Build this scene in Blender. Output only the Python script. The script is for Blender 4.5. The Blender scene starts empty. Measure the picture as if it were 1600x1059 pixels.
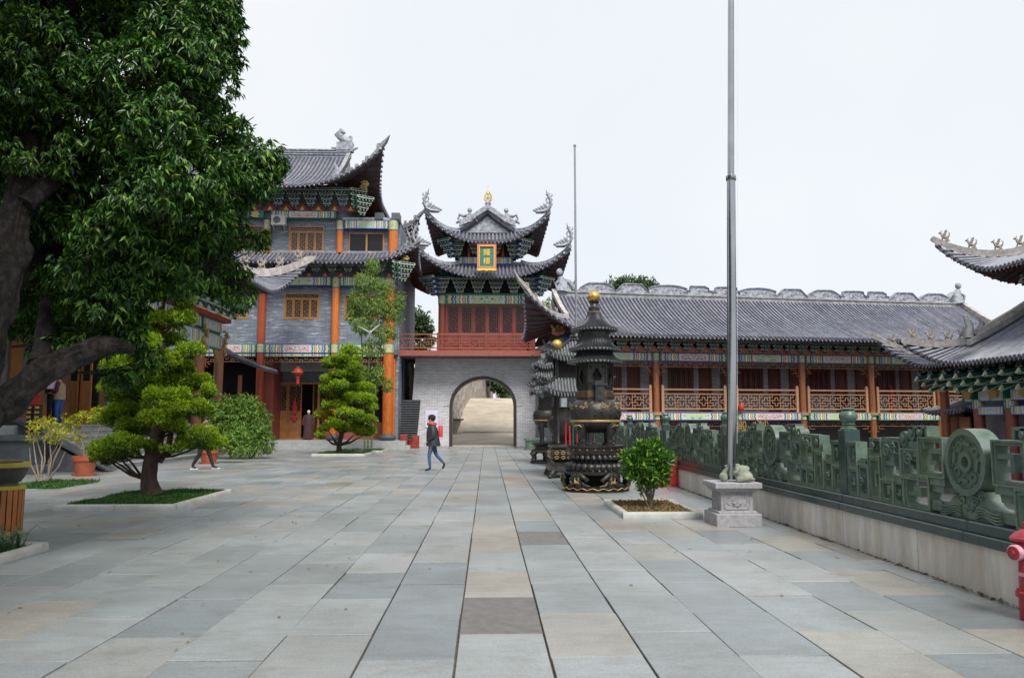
import bpy, math, random
import numpy as np
from mathutils import Vector, Matrix, noise
random.seed(11)
rng = np.random.default_rng(11)
R = math.radians
PI = math.pi
S = bpy.context.scene
COL = S.collection

# ---------------------------------------------------------------- camera, world, sun
F, CX, CY, HZ, VX, CAMZ = 1220.0, 800.0, 529.5, 656.0, 761.5, 1.55
cam = bpy.data.objects.new('camera', bpy.data.cameras.new('camera'))
COL.objects.link(cam)
cam.data.sensor_width = 36
cam.data.lens = F / 1600 * 36
cam.data.clip_start = 0.1
cam.data.clip_end = 3000
PITCH, YAW = math.atan((HZ - CY) / F), math.atan((CX - VX) / F)
cam.location = (0, 0, CAMZ)
cam.rotation_euler = (PI / 2 + PITCH, 0, -YAW)
S.camera = cam
_RM = cam.rotation_euler.to_matrix()

world = bpy.data.worlds.new('World')
S.world = world
world.use_nodes = True
wn = world.node_tree
wn.nodes.clear()
wo = wn.nodes.new('ShaderNodeOutputWorld')
bg = wn.nodes.new('ShaderNodeBackground')
sky = wn.nodes.new('ShaderNodeTexSky')
sky.sky_type = 'NISHITA'
sky.sun_disc = False
SUN_EL, SUN_AZ = R(52), R(162)
sky.sun_elevation = SUN_EL
sky.sun_rotation = SUN_AZ
mul = wn.nodes.new('ShaderNodeVectorMath'); mul.operation = 'SCALE'; mul.inputs[3].default_value = 0.05
tc = wn.nodes.new('ShaderNodeTexCoord')
cn = wn.nodes.new('ShaderNodeTexNoise'); cn.inputs['Scale'].default_value = 2.2; cn.inputs['Detail'].default_value = 5
cr = wn.nodes.new('ShaderNodeValToRGB')
cr.color_ramp.elements[0].position = 0.3; cr.color_ramp.elements[0].color = (0.330, 0.348, 0.372, 1)
cr.color_ramp.elements[1].position = 0.75; cr.color_ramp.elements[1].color = (0.372, 0.380, 0.388, 1)
mx = wn.nodes.new('ShaderNodeMix'); mx.data_type = 'RGBA'; mx.inputs[0].default_value = 0.93
wn.links.new(sky.outputs[0], mul.inputs[0])
wn.links.new(tc.outputs['Generated'], cn.inputs['Vector'])
wn.links.new(cn.outputs[0], cr.inputs[0])
wn.links.new(mul.outputs[0], mx.inputs[6])
wn.links.new(cr.outputs[0], mx.inputs[7])
wn.links.new(mx.outputs[2], bg.inputs[0])
bg.inputs[1].default_value = 1.0
wn.links.new(bg.outputs[0], wo.inputs[0])

sl = bpy.data.lights.new('sun', 'SUN')
sl.energy = 1.5
sl.angle = R(22)
sl.color = (1.0, 0.965, 0.91)
so = bpy.data.objects.new('sun', sl)
COL.objects.link(so)
# sun direction: azimuth measured like the sky texture (clockwise from +Y)
sd = Vector((math.sin(SUN_AZ) * math.cos(SUN_EL), math.cos(SUN_AZ) * math.cos(SUN_EL), math.sin(SUN_EL)))
so.rotation_euler = sd.to_track_quat('Z', 'Y').to_euler()
S.view_settings.view_transform = 'Standard'
S.view_settings.look = 'None'
S.view_settings.exposure = 1.4
S.view_settings.gamma = 1.0
S.view_settings.use_curve_mapping = False
S.render.engine = 'CYCLES'
S.cycles.max_bounces = 6
S.cycles.use_denoising = True


def at(px, py, Y):
    """point of the world on the plane y=Y that shows at pixel px,py of the 1600 wide photograph"""
    d = _RM @ Vector(((px - CX) / F, (CY - py) / F, -1))
    k = Y / d.y
    return Vector((d.x * k, Y, CAMZ + d.z * k))


def AX(px, Y, py=600): return at(px, py, Y).x
def AZ(py, Y, px=700): return at(px, py, Y).z


# ---------------------------------------------------------------- mesh builder
class MB:
    def __init__(s):
        s.v = []; s.f = []; s.m = []

    def add(s, vs, fs, m=0):
        n = len(s.v)
        s.v += [tuple(p) for p in vs]
        s.f += [tuple(i + n for i in f) for f in fs]
        s.m += [m] * len(fs)
        return s

    def box(s, x0, x1, y0, y1, z0, z1, m=0):
        vs = [(x, y, z) for z in (z0, z1) for y in (y0, y1) for x in (x0, x1)]
        return s.add(vs, [(0, 2, 3, 1), (4, 5, 7, 6), (0, 1, 5, 4), (2, 6, 7, 3), (0, 4, 6, 2), (1, 3, 7, 5)], m)

    def cbox(s, x0, x1, y0, y1, z0, z1, c, m=0):
        """box with chamfered top edges and upright corners"""
        def ring(i, z):
            a, b, p, q = x0 + i, x1 - i, y0 + i, y1 - i
            return [(a + c, p, z), (b - c, p, z), (b, p + c, z), (b, q - c, z), (b - c, q, z), (a + c, q, z), (a, q - c, z), (a, p + c, z)]
        vs = ring(0, z0) + ring(0, z1 - c) + ring(c, z1)
        fs = []
        for k in (0, 8):
            for i in range(8):
                j = (i + 1) % 8
                fs.append((k + i, k + j, k + 8 + j, k + 8 + i))
        fs.append(tuple(range(16, 24)))
        fs.append(tuple(range(7, -1, -1)))
        return s.add(vs, fs, m)

    def bar(s, p, q, w, h=None, m=0, up=(0, 0, 1)):
        p, q = Vector(p), Vector(q)
        h = w if h is None else h
        d = (q - p)
        if d.length < 1e-6: return s
        d.normalize()
        a = d.cross(Vector(up))
        if a.length < 1e-3: a = d.cross(Vector((1, 0, 0)))
        a.normalize(); b = a.cross(d)
        vs = []
        for c in (p, q):
            for i, j in ((-1, -1), (1, -1), (1, 1), (-1, 1)):
                vs.append(c + a * (i * w / 2) + b * (j * h / 2))
        return s.add(vs, [(0, 1, 2, 3), (7, 6, 5, 4), (0, 4, 5, 1), (1, 5, 6, 2), (2, 6, 7, 3), (3, 7, 4, 0)], m)

    def tube(s, pts, rads, seg=8, m=0, cap=True, flat=1.0):
        pts = [Vector(p) for p in pts]
        if not hasattr(rads, '__len__'): rads = [rads] * len(pts)
        n0 = len(s.v); vs = []
        ref = Vector((0, 0, 1))
        t0 = (pts[1] - pts[0]).normalized()
        if abs(t0.z) > 0.9: ref = Vector((1, 0, 0))
        a = t0.cross(ref).normalized()
        for i, p in enumerate(pts):
            t = (pts[min(i + 1, len(pts) - 1)] - pts[max(i - 1, 0)]).normalized()
            a = (a - t * a.dot(t)).normalized()
            b = t.cross(a)
            for k in range(seg):
                an = 2 * PI * k / seg
                vs.append(p + (a * math.cos(an) + b * math.sin(an) * flat) * rads[i])
        fs = []
        for i in range(len(pts) - 1):
            for k in range(seg):
                l = (k + 1) % seg
                fs.append((i * seg + k, i * seg + l, (i + 1) * seg + l, (i + 1) * seg + k))
        if cap:
            fs.append(tuple(range(seg - 1, -1, -1)))
            fs.append(tuple((len(pts) - 1) * seg + k for k in range(seg)))
        return s.add(vs, fs, m)

    def lathe(s, prof, seg=24, c=(0, 0, 0), m=0, rf=None, cap=True, sy=1.0):
        vs = []
        for r, z in prof:
            for k in range(seg):
                an = 2 * PI * k / seg
                rr = r * (rf(an, z) if rf else 1)
                vs.append((c[0] + rr * math.cos(an), c[1] + rr * math.sin(an) * sy, c[2] + z))
        fs = []
        for i in range(len(prof) - 1):
            for k in range(seg):
                l = (k + 1) % seg
                fs.append((i * seg + k, i * seg + l, (i + 1) * seg + l, (i + 1) * seg + k))
        if cap:
            fs.append(tuple(range(seg - 1, -1, -1)))
            fs.append(tuple((len(prof) - 1) * seg + k for k in range(seg)))
        return s.add(vs, fs, m)

    def ell(s, c, r, seg=10, rings=6, m=0):
        prof = [(max(1e-3, math.sin(PI * i / rings)), -math.cos(PI * i / rings)) for i in range(rings + 1)]
        vs = []
        for a, z in prof:
            for k in range(seg):
                an = 2 * PI * k / seg
                vs.append((c[0] + r[0] * a * math.cos(an), c[1] + r[1] * a * math.sin(an), c[2] + r[2] * z))
        fs = []
        for i in range(rings):
            for k in range(seg):
                l = (k + 1) % seg
                fs.append((i * seg + k, i * seg + l, (i + 1) * seg + l, (i + 1) * seg + k))
        return s.add(vs, fs, m)

    def prism(s, poly, axis, d0, d1, m=0):
        n = len(poly)
        def P(a, b, d):
            return {'y': (a, d, b), 'x': (d, a, b), 'z': (a, b, d)}[axis]
        vs = [P(a, b, d0) for a, b in poly] + [P(a, b, d1) for a, b in poly]
        fs = [tuple(range(n)), tuple(range(2 * n - 1, n - 1, -1))]
        for i in range(n):
            j = (i + 1) % n
            fs.append((i, i + n, j + n, j))
        return s.add(vs, fs, m)

    def frame(s, axis, a0, a1, b0, b1, w, d0, d1, m=0):
        """rectangular ring in the plane across axis"""
        for (p, q, u, v) in ((a0, a1, b0, b0 + w), (a0, a1, b1 - w, b1), (a0, a0 + w, b0 + w, b1 - w), (a1 - w, a1, b0 + w, b1 - w)):
            s.abox(axis, p, q, u, v, d0, d1, m)
        return s

    def abox(s, axis, a0, a1, b0, b1, d0, d1, m=0):
        if axis == 'y': s.box(a0, a1, d0, d1, b0, b1, m)
        elif axis == 'x': s.box(d0, d1, a0, a1, b0, b1, m)
        else: s.box(a0, a1, b0, b1, d0, d1, m)
        return s

    def sweep(s, pts, w, h, m=0, lateral=None):
        """rectangular section w x h standing on the path"""
        pts = [Vector(p) for p in pts]
        vs = []
        for i, p in enumerate(pts):
            t = pts[min(i + 1, len(pts) - 1)] - pts[max(i - 1, 0)]
            a = Vector((t.y, -t.x, 0))
            if a.length < 1e-5: a = Vector((1, 0, 0))
            a.normalize()
            ww = w[i] if hasattr(w, '__len__') else w
            hh = h[i] if hasattr(h, '__len__') else h
            for x, z in ((-1, 0), (1, 0), (1, 1), (-1, 1)):
                vs.append(p + a * (x * ww / 2) + Vector((0, 0, z * hh)))
        fs = [(0, 1, 2, 3)]
        for i in range(len(pts) - 1):
            for k in range(4):
                l = (k + 1) % 4
                fs.append((i * 4 + k, i * 4 + l, i * 4 + 4 + l, i * 4 + 4 + k))
        n = (len(pts) - 1) * 4
        fs.append((n + 3, n + 2, n + 1, n))
        return s.add(vs, fs, m)

    def xf(s, M, start=0):
        for i in range(start, len(s.v)):
            s.v[i] = tuple(M @ Vector(s.v[i]))
        return s

    def mesh(s, name, mats, smooth=None):
        me = bpy.data.meshes.new(name)
        me.from_pydata(s.v, [], s.f)
        if not isinstance(mats, (list, tuple)): mats = [mats]
        for m in mats: me.materials.append(m)
        if any(s.m): me.polygons.foreach_set('material_index', s.m)
        if smooth is not None:
            me.shade_smooth()
            me.set_sharp_from_angle(angle=R(smooth))
        me.update()
        return me

    def build(s, name, mats, parent=None, world=False, smooth=None, kind=None, M=None):
        if M is not None: s.xf(M)
        if world and parent is not None:
            o = origin_of(parent)
            s.v = [(x - o[0], y - o[1], z - o[2]) for x, y, z in s.v]
        return link(s.mesh(name, mats, smooth), name, parent, kind)


def origin_of(p):
    while p.parent is not None: p = p.parent
    return p.location


def link(me, name, parent=None, kind=None):
    o = bpy.data.objects.new(name, me)
    COL.objects.link(o)
    if parent is not None: o.parent = parent
    if kind: o['kind'] = kind
    return o


def thing(name, loc=(0, 0, 0), label=None, cat=None, group=None, rz=0.0):
    o = bpy.data.objects.new(name, None)
    o.empty_display_size = 0.2
    COL.objects.link(o)
    o.location = loc
    o.rotation_euler = (0, 0, rz)
    tag(o, label, cat, group)
    return o


def tag(o, label=None, cat=None, group=None, kind=None):
    if label: o['label'] = label
    if cat: o['category'] = cat
    if group: o['group'] = group
    if kind: o['kind'] = kind
    return o


_kids = {}
def copy_tree(o, parent=None):
    """a copy of a thing, its parts and their sub-parts, sharing mesh data"""
    c = o.copy()
    COL.objects.link(c)
    c.parent = parent
    for ch in list(o.children):
        copy_tree(ch, c)
    return c


def put(src, parent, loc, rz=0.0, sc=1.0, name=None):
    """another object of the same mesh as src, as a part of parent"""
    o = bpy.data.objects.new(name or src.name.split('.')[0], src.data if hasattr(src, 'data') else src)
    COL.objects.link(o)
    o.parent = parent
    o.location = loc
    o.rotation_euler = (0, 0, rz)
    o.scale = sc if hasattr(sc, '__len__') else (sc, sc, sc)
    return o


def leaf_mesh(name, pos, dirs, nrm, L, W, mats, midx=None, droop=0.25):
    """many small folded leaves: 4 corners and 2 faces each"""
    n = len(pos)
    dirs = dirs / (np.linalg.norm(dirs, axis=1, keepdims=True) + 1e-9)
    side = np.cross(dirs, nrm)
    side /= (np.linalg.norm(side, axis=1, keepdims=True) + 1e-9)
    up = np.cross(side, dirs)
    L = np.broadcast_to(L, (n,))[:, None]; W = np.broadcast_to(W, (n,))[:, None]
    v = np.empty((n, 4, 3))
    v[:, 0] = pos
    mid = pos + dirs * L * 0.45
    v[:, 1] = mid + side * W * 0.5 + up * W * 0.18
    v[:, 2] = pos + dirs * L - up * L * droop
    v[:, 3] = mid - side * W * 0.5 + up * W * 0.18
    me = bpy.data.meshes.new(name)
    me.vertices.add(n * 4)
    me.vertices.foreach_set('co', v.reshape(-1))
    b = (np.arange(n) * 4)[:, None]
    idx = np.concatenate([b, b + 1, b + 2, b, b + 2, b + 3], axis=1).reshape(-1)
    me.loops.add(n * 6)
    me.loops.foreach_set('vertex_index', idx.astype(np.int32))
    me.polygons.add(n * 2)
    me.polygons.foreach_set('loop_start', (np.arange(n * 2) * 3).astype(np.int32))
    if not isinstance(mats, (list, tuple)): mats = [mats]
    for m in mats: me.materials.append(m)
    if midx is not None:
        me.polygons.foreach_set('material_index', np.repeat(midx, 2).astype(np.int32))
    me.update(calc_edges=True)
    return me


def unit_dirs(n):
    d = rng.normal(size=(n, 3))
    return d / np.linalg.norm(d, axis=1, keepdims=True)
# ---------------------------------------------------------------- materials
def N(nt, typ, props=None, **ins):
    n = nt.nodes.new(typ)
    for k, v in (props or {}).items(): setattr(n, k, v)
    for k, v in ins.items():
        key = int(k[1:]) if k[0] == 'i' and k[1:].isdigit() else k.replace('_', ' ')
        sock = n.inputs[key]
        if isinstance(v, bpy.types.NodeSocket): nt.links.new(v, sock)
        else: sock.default_value = v
    return n


def mth(nt, op, a, b=0.0, c=0.0):
    return N(nt, 'ShaderNodeMath', {'operation': op}, i0=a, i1=b, i2=c).outputs[0]


def ramp(nt, fac, stops, interp='LINEAR'):
    n = nt.nodes.new('ShaderNodeValToRGB')
    n.color_ramp.interpolation = interp
    el = n.color_ramp.elements
    while len(el) < len(stops): el.new(0.5)
    for e, (p, c) in zip(el, stops):
        e.position = p; e.color = (c[0], c[1], c[2], 1)
    nt.links.new(fac, n.inputs[0])
    return n.outputs[0]


def mixc(nt, fac, a, b, mode='MIX'):
    n = nt.nodes.new('ShaderNodeMix'); n.data_type = 'RGBA'; n.blend_type = mode
    for s, v in ((n.inputs[0], fac), (n.inputs[6], a), (n.inputs[7], b)):
        if isinstance(v, bpy.types.NodeSocket): nt.links.new(v, s)
        elif hasattr(v, '__len__'): s.default_value = (v[0], v[1], v[2], 1)
        else: s.default_value = v
    return n.outputs[2]


def base_mat(name):
    m = bpy.data.materials.new(name)
    m.use_nodes = True
    nt = m.node_tree
    return m, nt, nt.nodes['Principled BSDF']


def pmat(name, c, c2=None, scale=6.0, rough=0.6, metal=0.0, bump=0.15, bscale=None, rnd=0.0, island=0.0,
         stretch=(1, 1, 1), spec=0.5, dirt=0.0, dirtc=(0.05, 0.045, 0.04), lo=0.35, hi=0.65, bdist=0.02, coat=0.0):
    m, nt, b = base_mat(name)
    c2 = c2 or tuple(x * 0.72 for x in c)
    tcn = nt.nodes.new('ShaderNodeTexCoord')
    mp = N(nt, 'ShaderNodeMapping', Vector=tcn.outputs['Object'])
    mp.inputs['Scale'].default_value = stretch
    no = N(nt, 'ShaderNodeTexNoise', Vector=mp.outputs[0], Scale=scale, Detail=7.0, Roughness=0.62)
    col = ramp(nt, no.outputs[0], [(lo, c2), (hi, c)])
    if dirt:
        no2 = N(nt, 'ShaderNodeTexNoise', Vector=mp.outputs[0], Scale=scale * 0.23, Detail=8.0, Roughness=0.7)
        f = mth(nt, 'MULTIPLY', ramp(nt, no2.outputs[0], [(0.45, (0, 0, 0)), (0.72, (1, 1, 1))]), dirt)
        col = mixc(nt, f, col, dirtc)
    if rnd or island:
        v = None
        if rnd:
            oi = nt.nodes.new('ShaderNodeObjectInfo')
            v = mth(nt, 'MULTIPLY', mth(nt, 'SUBTRACT', oi.outputs['Random'], 0.5), rnd)
        if island:
            g = nt.nodes.new('ShaderNodeNewGeometry')
            w = mth(nt, 'MULTIPLY', mth(nt, 'SUBTRACT', g.outputs['Random Per Island'], 0.5), island)
            v = w if v is None else mth(nt, 'ADD', v, w)
        hsv = N(nt, 'ShaderNodeHueSaturation', Color=col, Value=mth(nt, 'ADD', v, 1.0))
        col = hsv.outputs[0]
    nt.links.new(col, b.inputs['Base Color'])
    b.inputs['Roughness'].default_value = rough
    b.inputs['Metallic'].default_value = metal
    b.inputs['Specular IOR Level'].default_value = spec
    b.inputs['Coat Weight'].default_value = coat
    if bump:
        nb = N(nt, 'ShaderNodeTexNoise', Vector=mp.outputs[0], Scale=bscale or scale * 3, Detail=6.0, Roughness=0.6)
        bp = N(nt, 'ShaderNodeBump', Height=nb.outputs[0], Strength=bump, Distance=bdist)
        nt.links.new(bp.outputs[0], b.inputs['Normal'])
    return m


def leafmat(name, stops, rough=0.45, transl=0.3, spec=0.4, tcol=(0.25, 0.4, 0.05)):
    m, nt, b = base_mat(name)
    g = nt.nodes.new('ShaderNodeNewGeometry')
    col = ramp(nt, g.outputs['Random Per Island'], stops)
    nt.links.new(col, b.inputs['Base Color'])
    b.inputs['Roughness'].default_value = rough
    b.inputs['Specular IOR Level'].default_value = spec
    tr = N(nt, 'ShaderNodeBsdfTranslucent', Color=mixc(nt, 1.0, col, tcol, 'ADD') if False else col)
    ms = N(nt, 'ShaderNodeMixShader', i0=transl, i1=b.outputs[0], i2=tr.outputs[0])
    nt.links.new(ms.outputs[0], nt.nodes['Material Output'].inputs[0])
    return m


def brickmat(name, c1, c2, mortar, bw=0.26, rh=0.068, ms=0.009, swap=False, patch=None, patchamt=0.0, bump=0.4, rough=0.8):
    m, nt, b = base_mat(name)
    tcn = nt.nodes.new('ShaderNodeTexCoord')
    sp = N(nt, 'ShaderNodeSeparateXYZ', Vector=tcn.outputs['Object'])
    u = mth(nt, 'ADD', sp.outputs[0], sp.outputs[1])
    cb = N(nt, 'ShaderNodeCombineXYZ', X=u, Y=sp.outputs[2])
    br = N(nt, 'ShaderNodeTexBrick', Vector=cb.outputs[0], Scale=1.0)
    br.inputs['Color1'].default_value = (*c1, 1)
    br.inputs['Color2'].default_value = (*c2, 1)
    br.inputs['Mortar'].default_value = (*mortar, 1)
    br.inputs['Mortar Size'].default_value = ms
    br.inputs['Mortar Smooth'].default_value = 0.3
    br.inputs['Brick Width'].default_value = bw
    br.inputs['Row Height'].default_value = rh
    col = br.outputs[0]
    mp = N(nt, 'ShaderNodeMapping', Vector=cb.outputs[0]); mp.inputs['Scale'].default_value = (1.1, 7.0, 1)
    no = N(nt, 'ShaderNodeTexNoise', Vector=mp.outputs[0], Scale=1.3, Detail=5.0, Roughness=0.7)
    if patch:
        f = mth(nt, 'MULTIPLY', ramp(nt, no.outputs[0], [(0.56, (0, 0, 0)), (0.62, (1, 1, 1))]), patchamt)
        col = mixc(nt, f, col, patch)
    n2 = N(nt, 'ShaderNodeTexNoise', Vector=cb.outputs[0], Scale=0.9, Detail=8.0, Roughness=0.7)
    col = mixc(nt, 0.6, col, ramp(nt, n2.outputs[0], [(0.3, (0.62, 0.62, 0.62)), (0.7, (1.15, 1.15, 1.15))]), 'MULTIPLY')
    nt.links.new(col, b.inputs['Base Color'])
    b.inputs['Roughness'].default_value = rough
    inv = mth(nt, 'SUBTRACT', 1.0, br.outputs['Fac'])
    bp = N(nt, 'ShaderNodeBump', Height=inv, Strength=bump, Distance=0.01)
    nt.links.new(bp.outputs[0], b.inputs['Normal'])
    return m


def beammat(name, axis, centre, scroll, k=7.0, dull=1.0):
    """painted beam: cartouche in the middle, zigzag bands and end panels, flat print on the board"""
    m, nt, b = base_mat(name)
    tcn = nt.nodes.new('ShaderNodeTexCoord')
    sp = N(nt, 'ShaderNodeSeparateXYZ', Vector=tcn.outputs['Generated'])
    u = sp.outputs[0 if axis == 'x' else 1]; v = sp.outputs[2]
    oi = nt.nodes.new('ShaderNodeObjectInfo')
    a = mth(nt, 'MULTIPLY', mth(nt, 'ABSOLUTE', mth(nt, 'SUBTRACT', u, 0.5)), 2.0)
    z = mth(nt, 'MULTIPLY', mth(nt, 'PINGPONG', mth(nt, 'MULTIPLY', v, 2.0), 0.5), 0.05)
    a2 = mth(nt, 'ADD', a, z)
    D = lambda c: tuple(x * dull for x in c)
    G, B, W, Yl, P, O = D((.015, .22, .13)), D((.03, .06, .42)), D((.72, .74, .62)), D((.62, .46, .10)), D((.60, .20, .26)), D((.62, .26, .08))
    bands = ramp(nt, a2, [(0, centre), (.40, W), (.42, P), (.435, W), (.45, B), (.475, G), (.50, W), (.52, G), (.545, Yl), (.585, P), (.62, D((.80, .74, .5))), (.66, G), (.69, D((.35, .55, .42))), (.735, Yl), (.765, B),
                          (.80, W), (.815, G), (.85, B), (.88, W), (.89, Yl), (.96, B), (.98, G)][:32], 'CONSTANT')
    cb = N(nt, 'ShaderNodeCombineXYZ', X=mth(nt, 'MULTIPLY', a, k), Y=mth(nt, 'MULTIPLY', v, 1.6), Z=mth(nt, 'MULTIPLY', oi.outputs['Random'], 17.0))
    no = N(nt, 'ShaderNodeTexVoronoi', Vector=cb.outputs[0], Scale=2.3)
    scr = ramp(nt, no.outputs['Distance'], [(0, scroll), (.16, D((.8, .7, .3))), (.24, scroll), (.42, W), (.48, centre), (.75, G)], 'CONSTANT')
    inside = mth(nt, 'LESS_THAN', a2, 0.38)
    mid = mth(nt, 'LESS_THAN', mth(nt, 'ABSOLUTE', mth(nt, 'SUBTRACT', v, 0.5)), 0.30)
    col = mixc(nt, mth(nt, 'MULTIPLY', inside, mid), bands, scr)
    n2 = N(nt, 'ShaderNodeTexVoronoi', Vector=cb.outputs[0], Scale=4.0)
    f2 = mth(nt, 'MULTIPLY', mth(nt, 'LESS_THAN', n2.outputs['Distance'], 0.22), mth(nt, 'MULTIPLY', mth(nt, 'GREATER_THAN', a2, 0.53), mid))
    col = mixc(nt, mth(nt, 'MULTIPLY', f2, 0.7), col, n2.outputs['Color'])
    edge = mth(nt, 'GREATER_THAN', mth(nt, 'ABSOLUTE', mth(nt, 'SUBTRACT', v, 0.5)), 0.415)
    ec = ramp(nt, oi.outputs['Random'], [(0, D((.02, .24, .16))), (.5, D((.03, .07, .40)))], 'CONSTANT')
    col = mixc(nt, edge, col, ec)
    nt.links.new(col, b.inputs['Base Color'])
    b.inputs['Roughness'].default_value = 0.6
    bp = N(nt, 'ShaderNodeBump', Height=no.outputs['Distance'], Strength=0.25, Distance=0.02)
    nt.links.new(bp.outputs[0], b.inputs['Normal'])
    return m


def woodmat(name, c, c2, axis='z', rough=0.45, rnd=0.0, island=0.0, spec=0.5, scale=5):
    st = {'z': (6, 6, .6), 'x': (.6, 6, 6), 'y': (6, .6, 6)}[axis]
    return pmat(name, c, c2, scale=scale, stretch=st, rough=rough, bump=0.2, rnd=rnd, island=island, spec=spec, lo=.3, hi=.62)


M = {}
# paving: each stone its own grey, some beige
def paving_mat():
    m, nt, b = base_mat('granite_paving')
    tcn = nt.nodes.new('ShaderNodeTexCoord')
    g = nt.nodes.new('ShaderNodeNewGeometry')
    oi = nt.nodes.new('ShaderNodeObjectInfo')
    r = mth(nt, 'FRACT', mth(nt, 'ADD', g.outputs['Random Per Island'], oi.outputs['Random']))
    base = ramp(nt, r, [(0, (.21, .24, .255)), (.16, (.26, .29, .30)), (.32, (.31, .333, .338)), (.44, (.24, .268, .28)), (.56, (.29, .303, .30)), (.66, (.335, .355, .36)), (.78, (.275, .30, .31)), (.89, (.315, .31, .285)), (.95, (.335, .318, .285)), (1, (.26, .24, .215))])
    no = N(nt, 'ShaderNodeTexNoise', Vector=g.outputs['Position'], Scale=0.55, Detail=8.0, Roughness=0.66)
    col = mixc(nt, 0.75, base, ramp(nt, no.outputs[0], [(.3, (.72, .71, .68)), (.68, (1.12, 1.12, 1.12))]), 'MULTIPLY')
    fine = N(nt, 'ShaderNodeTexNoise', Vector=g.outputs['Position'], Scale=55.0, Detail=4.0, Roughness=0.7)
    col = mixc(nt, 0.6, col, ramp(nt, fine.outputs[0], [(.35, (.70, .70, .70)), (.65, (1.2, 1.2, 1.2))]), 'MULTIPLY')
    # veins of the stone, across each slab
    mp = N(nt, 'ShaderNodeMapping', Vector=g.outputs['Position']); mp.inputs['Scale'].default_value = (1.2, 5.5, 1)
    off = N(nt, 'ShaderNodeVectorMath', {'operation': 'ADD'}, i0=mp.outputs[0], i1=N(nt, 'ShaderNodeCombineXYZ', Z=mth(nt, 'MULTIPLY', r, 31.0)).outputs[0])
    ve = N(nt, 'ShaderNodeTexNoise', Vector=off.outputs[0], Scale=1.5, Detail=6.0, Roughness=0.6, Distortion=1.4)
    col = mixc(nt, 0.5, col, ramp(nt, ve.outputs[0], [(.38, (.86, .84, .80)), (.5, (1.0, 1.0, 1.0)), (.62, (1.08, 1.1, 1.12))]), 'MULTIPLY')
    # scuffs and stains
    st = N(nt, 'ShaderNodeTexNoise', Vector=g.outputs['Position'], Scale=2.6, Detail=9.0, Roughness=0.75)
    col = mixc(nt, mth(nt, 'MULTIPLY', ramp(nt, st.outputs[0], [(.52, (0, 0, 0)), (.70, (1, 1, 1))]), 0.5), col, (.17, .16, .14))
    nt.links.new(col, b.inputs['Base Color'])
    rr = ramp(nt, no.outputs[0], [(.3, (.27, .27, .27)), (.7, (.44, .44, .44))])
    nt.links.new(rr, b.inputs['Roughness'])
    bp = N(nt, 'ShaderNodeBump', Height=fine.outputs[0], Strength=0.5, Distance=0.004)
    nt.links.new(bp.outputs[0], b.inputs['Normal'])
    return m
M['paving'] = paving_mat()
M['paving_dark'] = pmat('brown_granite', (.165, .155, .145), (.115, .11, .105), scale=9, rough=.6, bump=.2, bscale=60, bdist=.004)
M['joint'] = pmat('joint_sand', (.13, .105, .075), (.06, .05, .04), scale=20, rough=.95)
M['kerb'] = pmat('kerb_stone', (.46, .46, .43), (.34, .34, .31), scale=4, rough=.75, dirt=.4, dirtc=(.16, .15, .12))
M['concrete'] = pmat('stained_concrete', (.68, .65, .60), (.46, .44, .41), scale=5, rough=.8, dirt=.85, dirtc=(.36, .27, .17), stretch=(1, 1, .22), bump=.25, bscale=14)
M['road'] = pmat('pale_concrete_road', (.52, .45, .35), (.37, .32, .25), scale=.8, rough=.85, dirt=.5, dirtc=(.25, .20, .15), bump=.3, bscale=8)
M['ground'] = pmat('earth_ground', (.12, .12, .08), (.07, .07, .045), scale=.4, rough=.95)
M['lowpave'] = pmat('lower_court_paving', (.10, .10, .10), (.06, .06, .06), scale=.8, rough=.8)
M['green_stone'] = pmat('green_granite', (.125, .18, .145), (.045, .08, .07), scale=6.5, rough=.42, dirt=.7, dirtc=(.12, .165, .06), bump=.4, bscale=30, bdist=.01)
M['darkbrown'] = woodmat('dark_brown_arch_timber', (.055, .034, .03), (.03, .02, .018))
M['green_edge'] = pmat('worn_green_edge', (.17, .235, .17), (.085, .13, .10), scale=9, rough=.5, dirt=.4, dirtc=(.2, .25, .12))
M['green_dark'] = pmat('polished_dark_green_granite', (.030, .060, .056), (.018, .038, .038), scale=8, rough=.25, bump=.05, bscale=60, rnd=.2)
M['green_fin'] = pmat('green_finial_stone', (.09, .16, .11), (.045, .085, .06), scale=9, rough=.35, bump=.2)
M['grey_stone'] = pmat('carved_grey_granite', (.36, .35, .365), (.24, .235, .25), scale=14, rough=.7, bump=.3, bscale=60, bdist=.006)
M['rock_fig'] = pmat('mottled_garden_rock', (.36, .36, .28), (.14, .17, .12), scale=7, rough=.8, bump=.5)
M['steel'] = pmat('stainless_steel', (.42, .43, .45), (.34, .35, .37), scale=2, rough=.2, metal=1.0, bump=0)
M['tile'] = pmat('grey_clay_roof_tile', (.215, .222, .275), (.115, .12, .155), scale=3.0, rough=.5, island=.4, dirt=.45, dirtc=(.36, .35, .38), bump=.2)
M['tile_deck'] = pmat('shade_toned_pan_tile', (.085, .085, .105), (.05, .05, .062), scale=4.0, rough=.75)  # shade of the gaps between roll tiles is put into this darker colour
M['ridge'] = pmat('weathered_ridge_plaster', (.42, .42, .42), (.20, .205, .22), scale=3.5, rough=.8, dirt=.6, dirtc=(.12, .12, .13), bump=.35, bscale=14)
M['ridge_warm'] = pmat('weathered_pale_ridge_stone', (.60, .55, .52), (.32, .29, .28), scale=4.5, rough=.8, dirt=.5, dirtc=(.15, .14, .14), bump=.35, bscale=14)
M['ridge_grey'] = pmat('blue_grey_ridge_relief', (.44, .46, .51), (.17, .18, .215), scale=5, rough=.75, bump=.4, bscale=16)
M['fig'] = pmat('carved_ridge_beast', (.46, .40, .36), (.20, .17, .16), scale=9, rough=.8, bump=.3)
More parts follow.
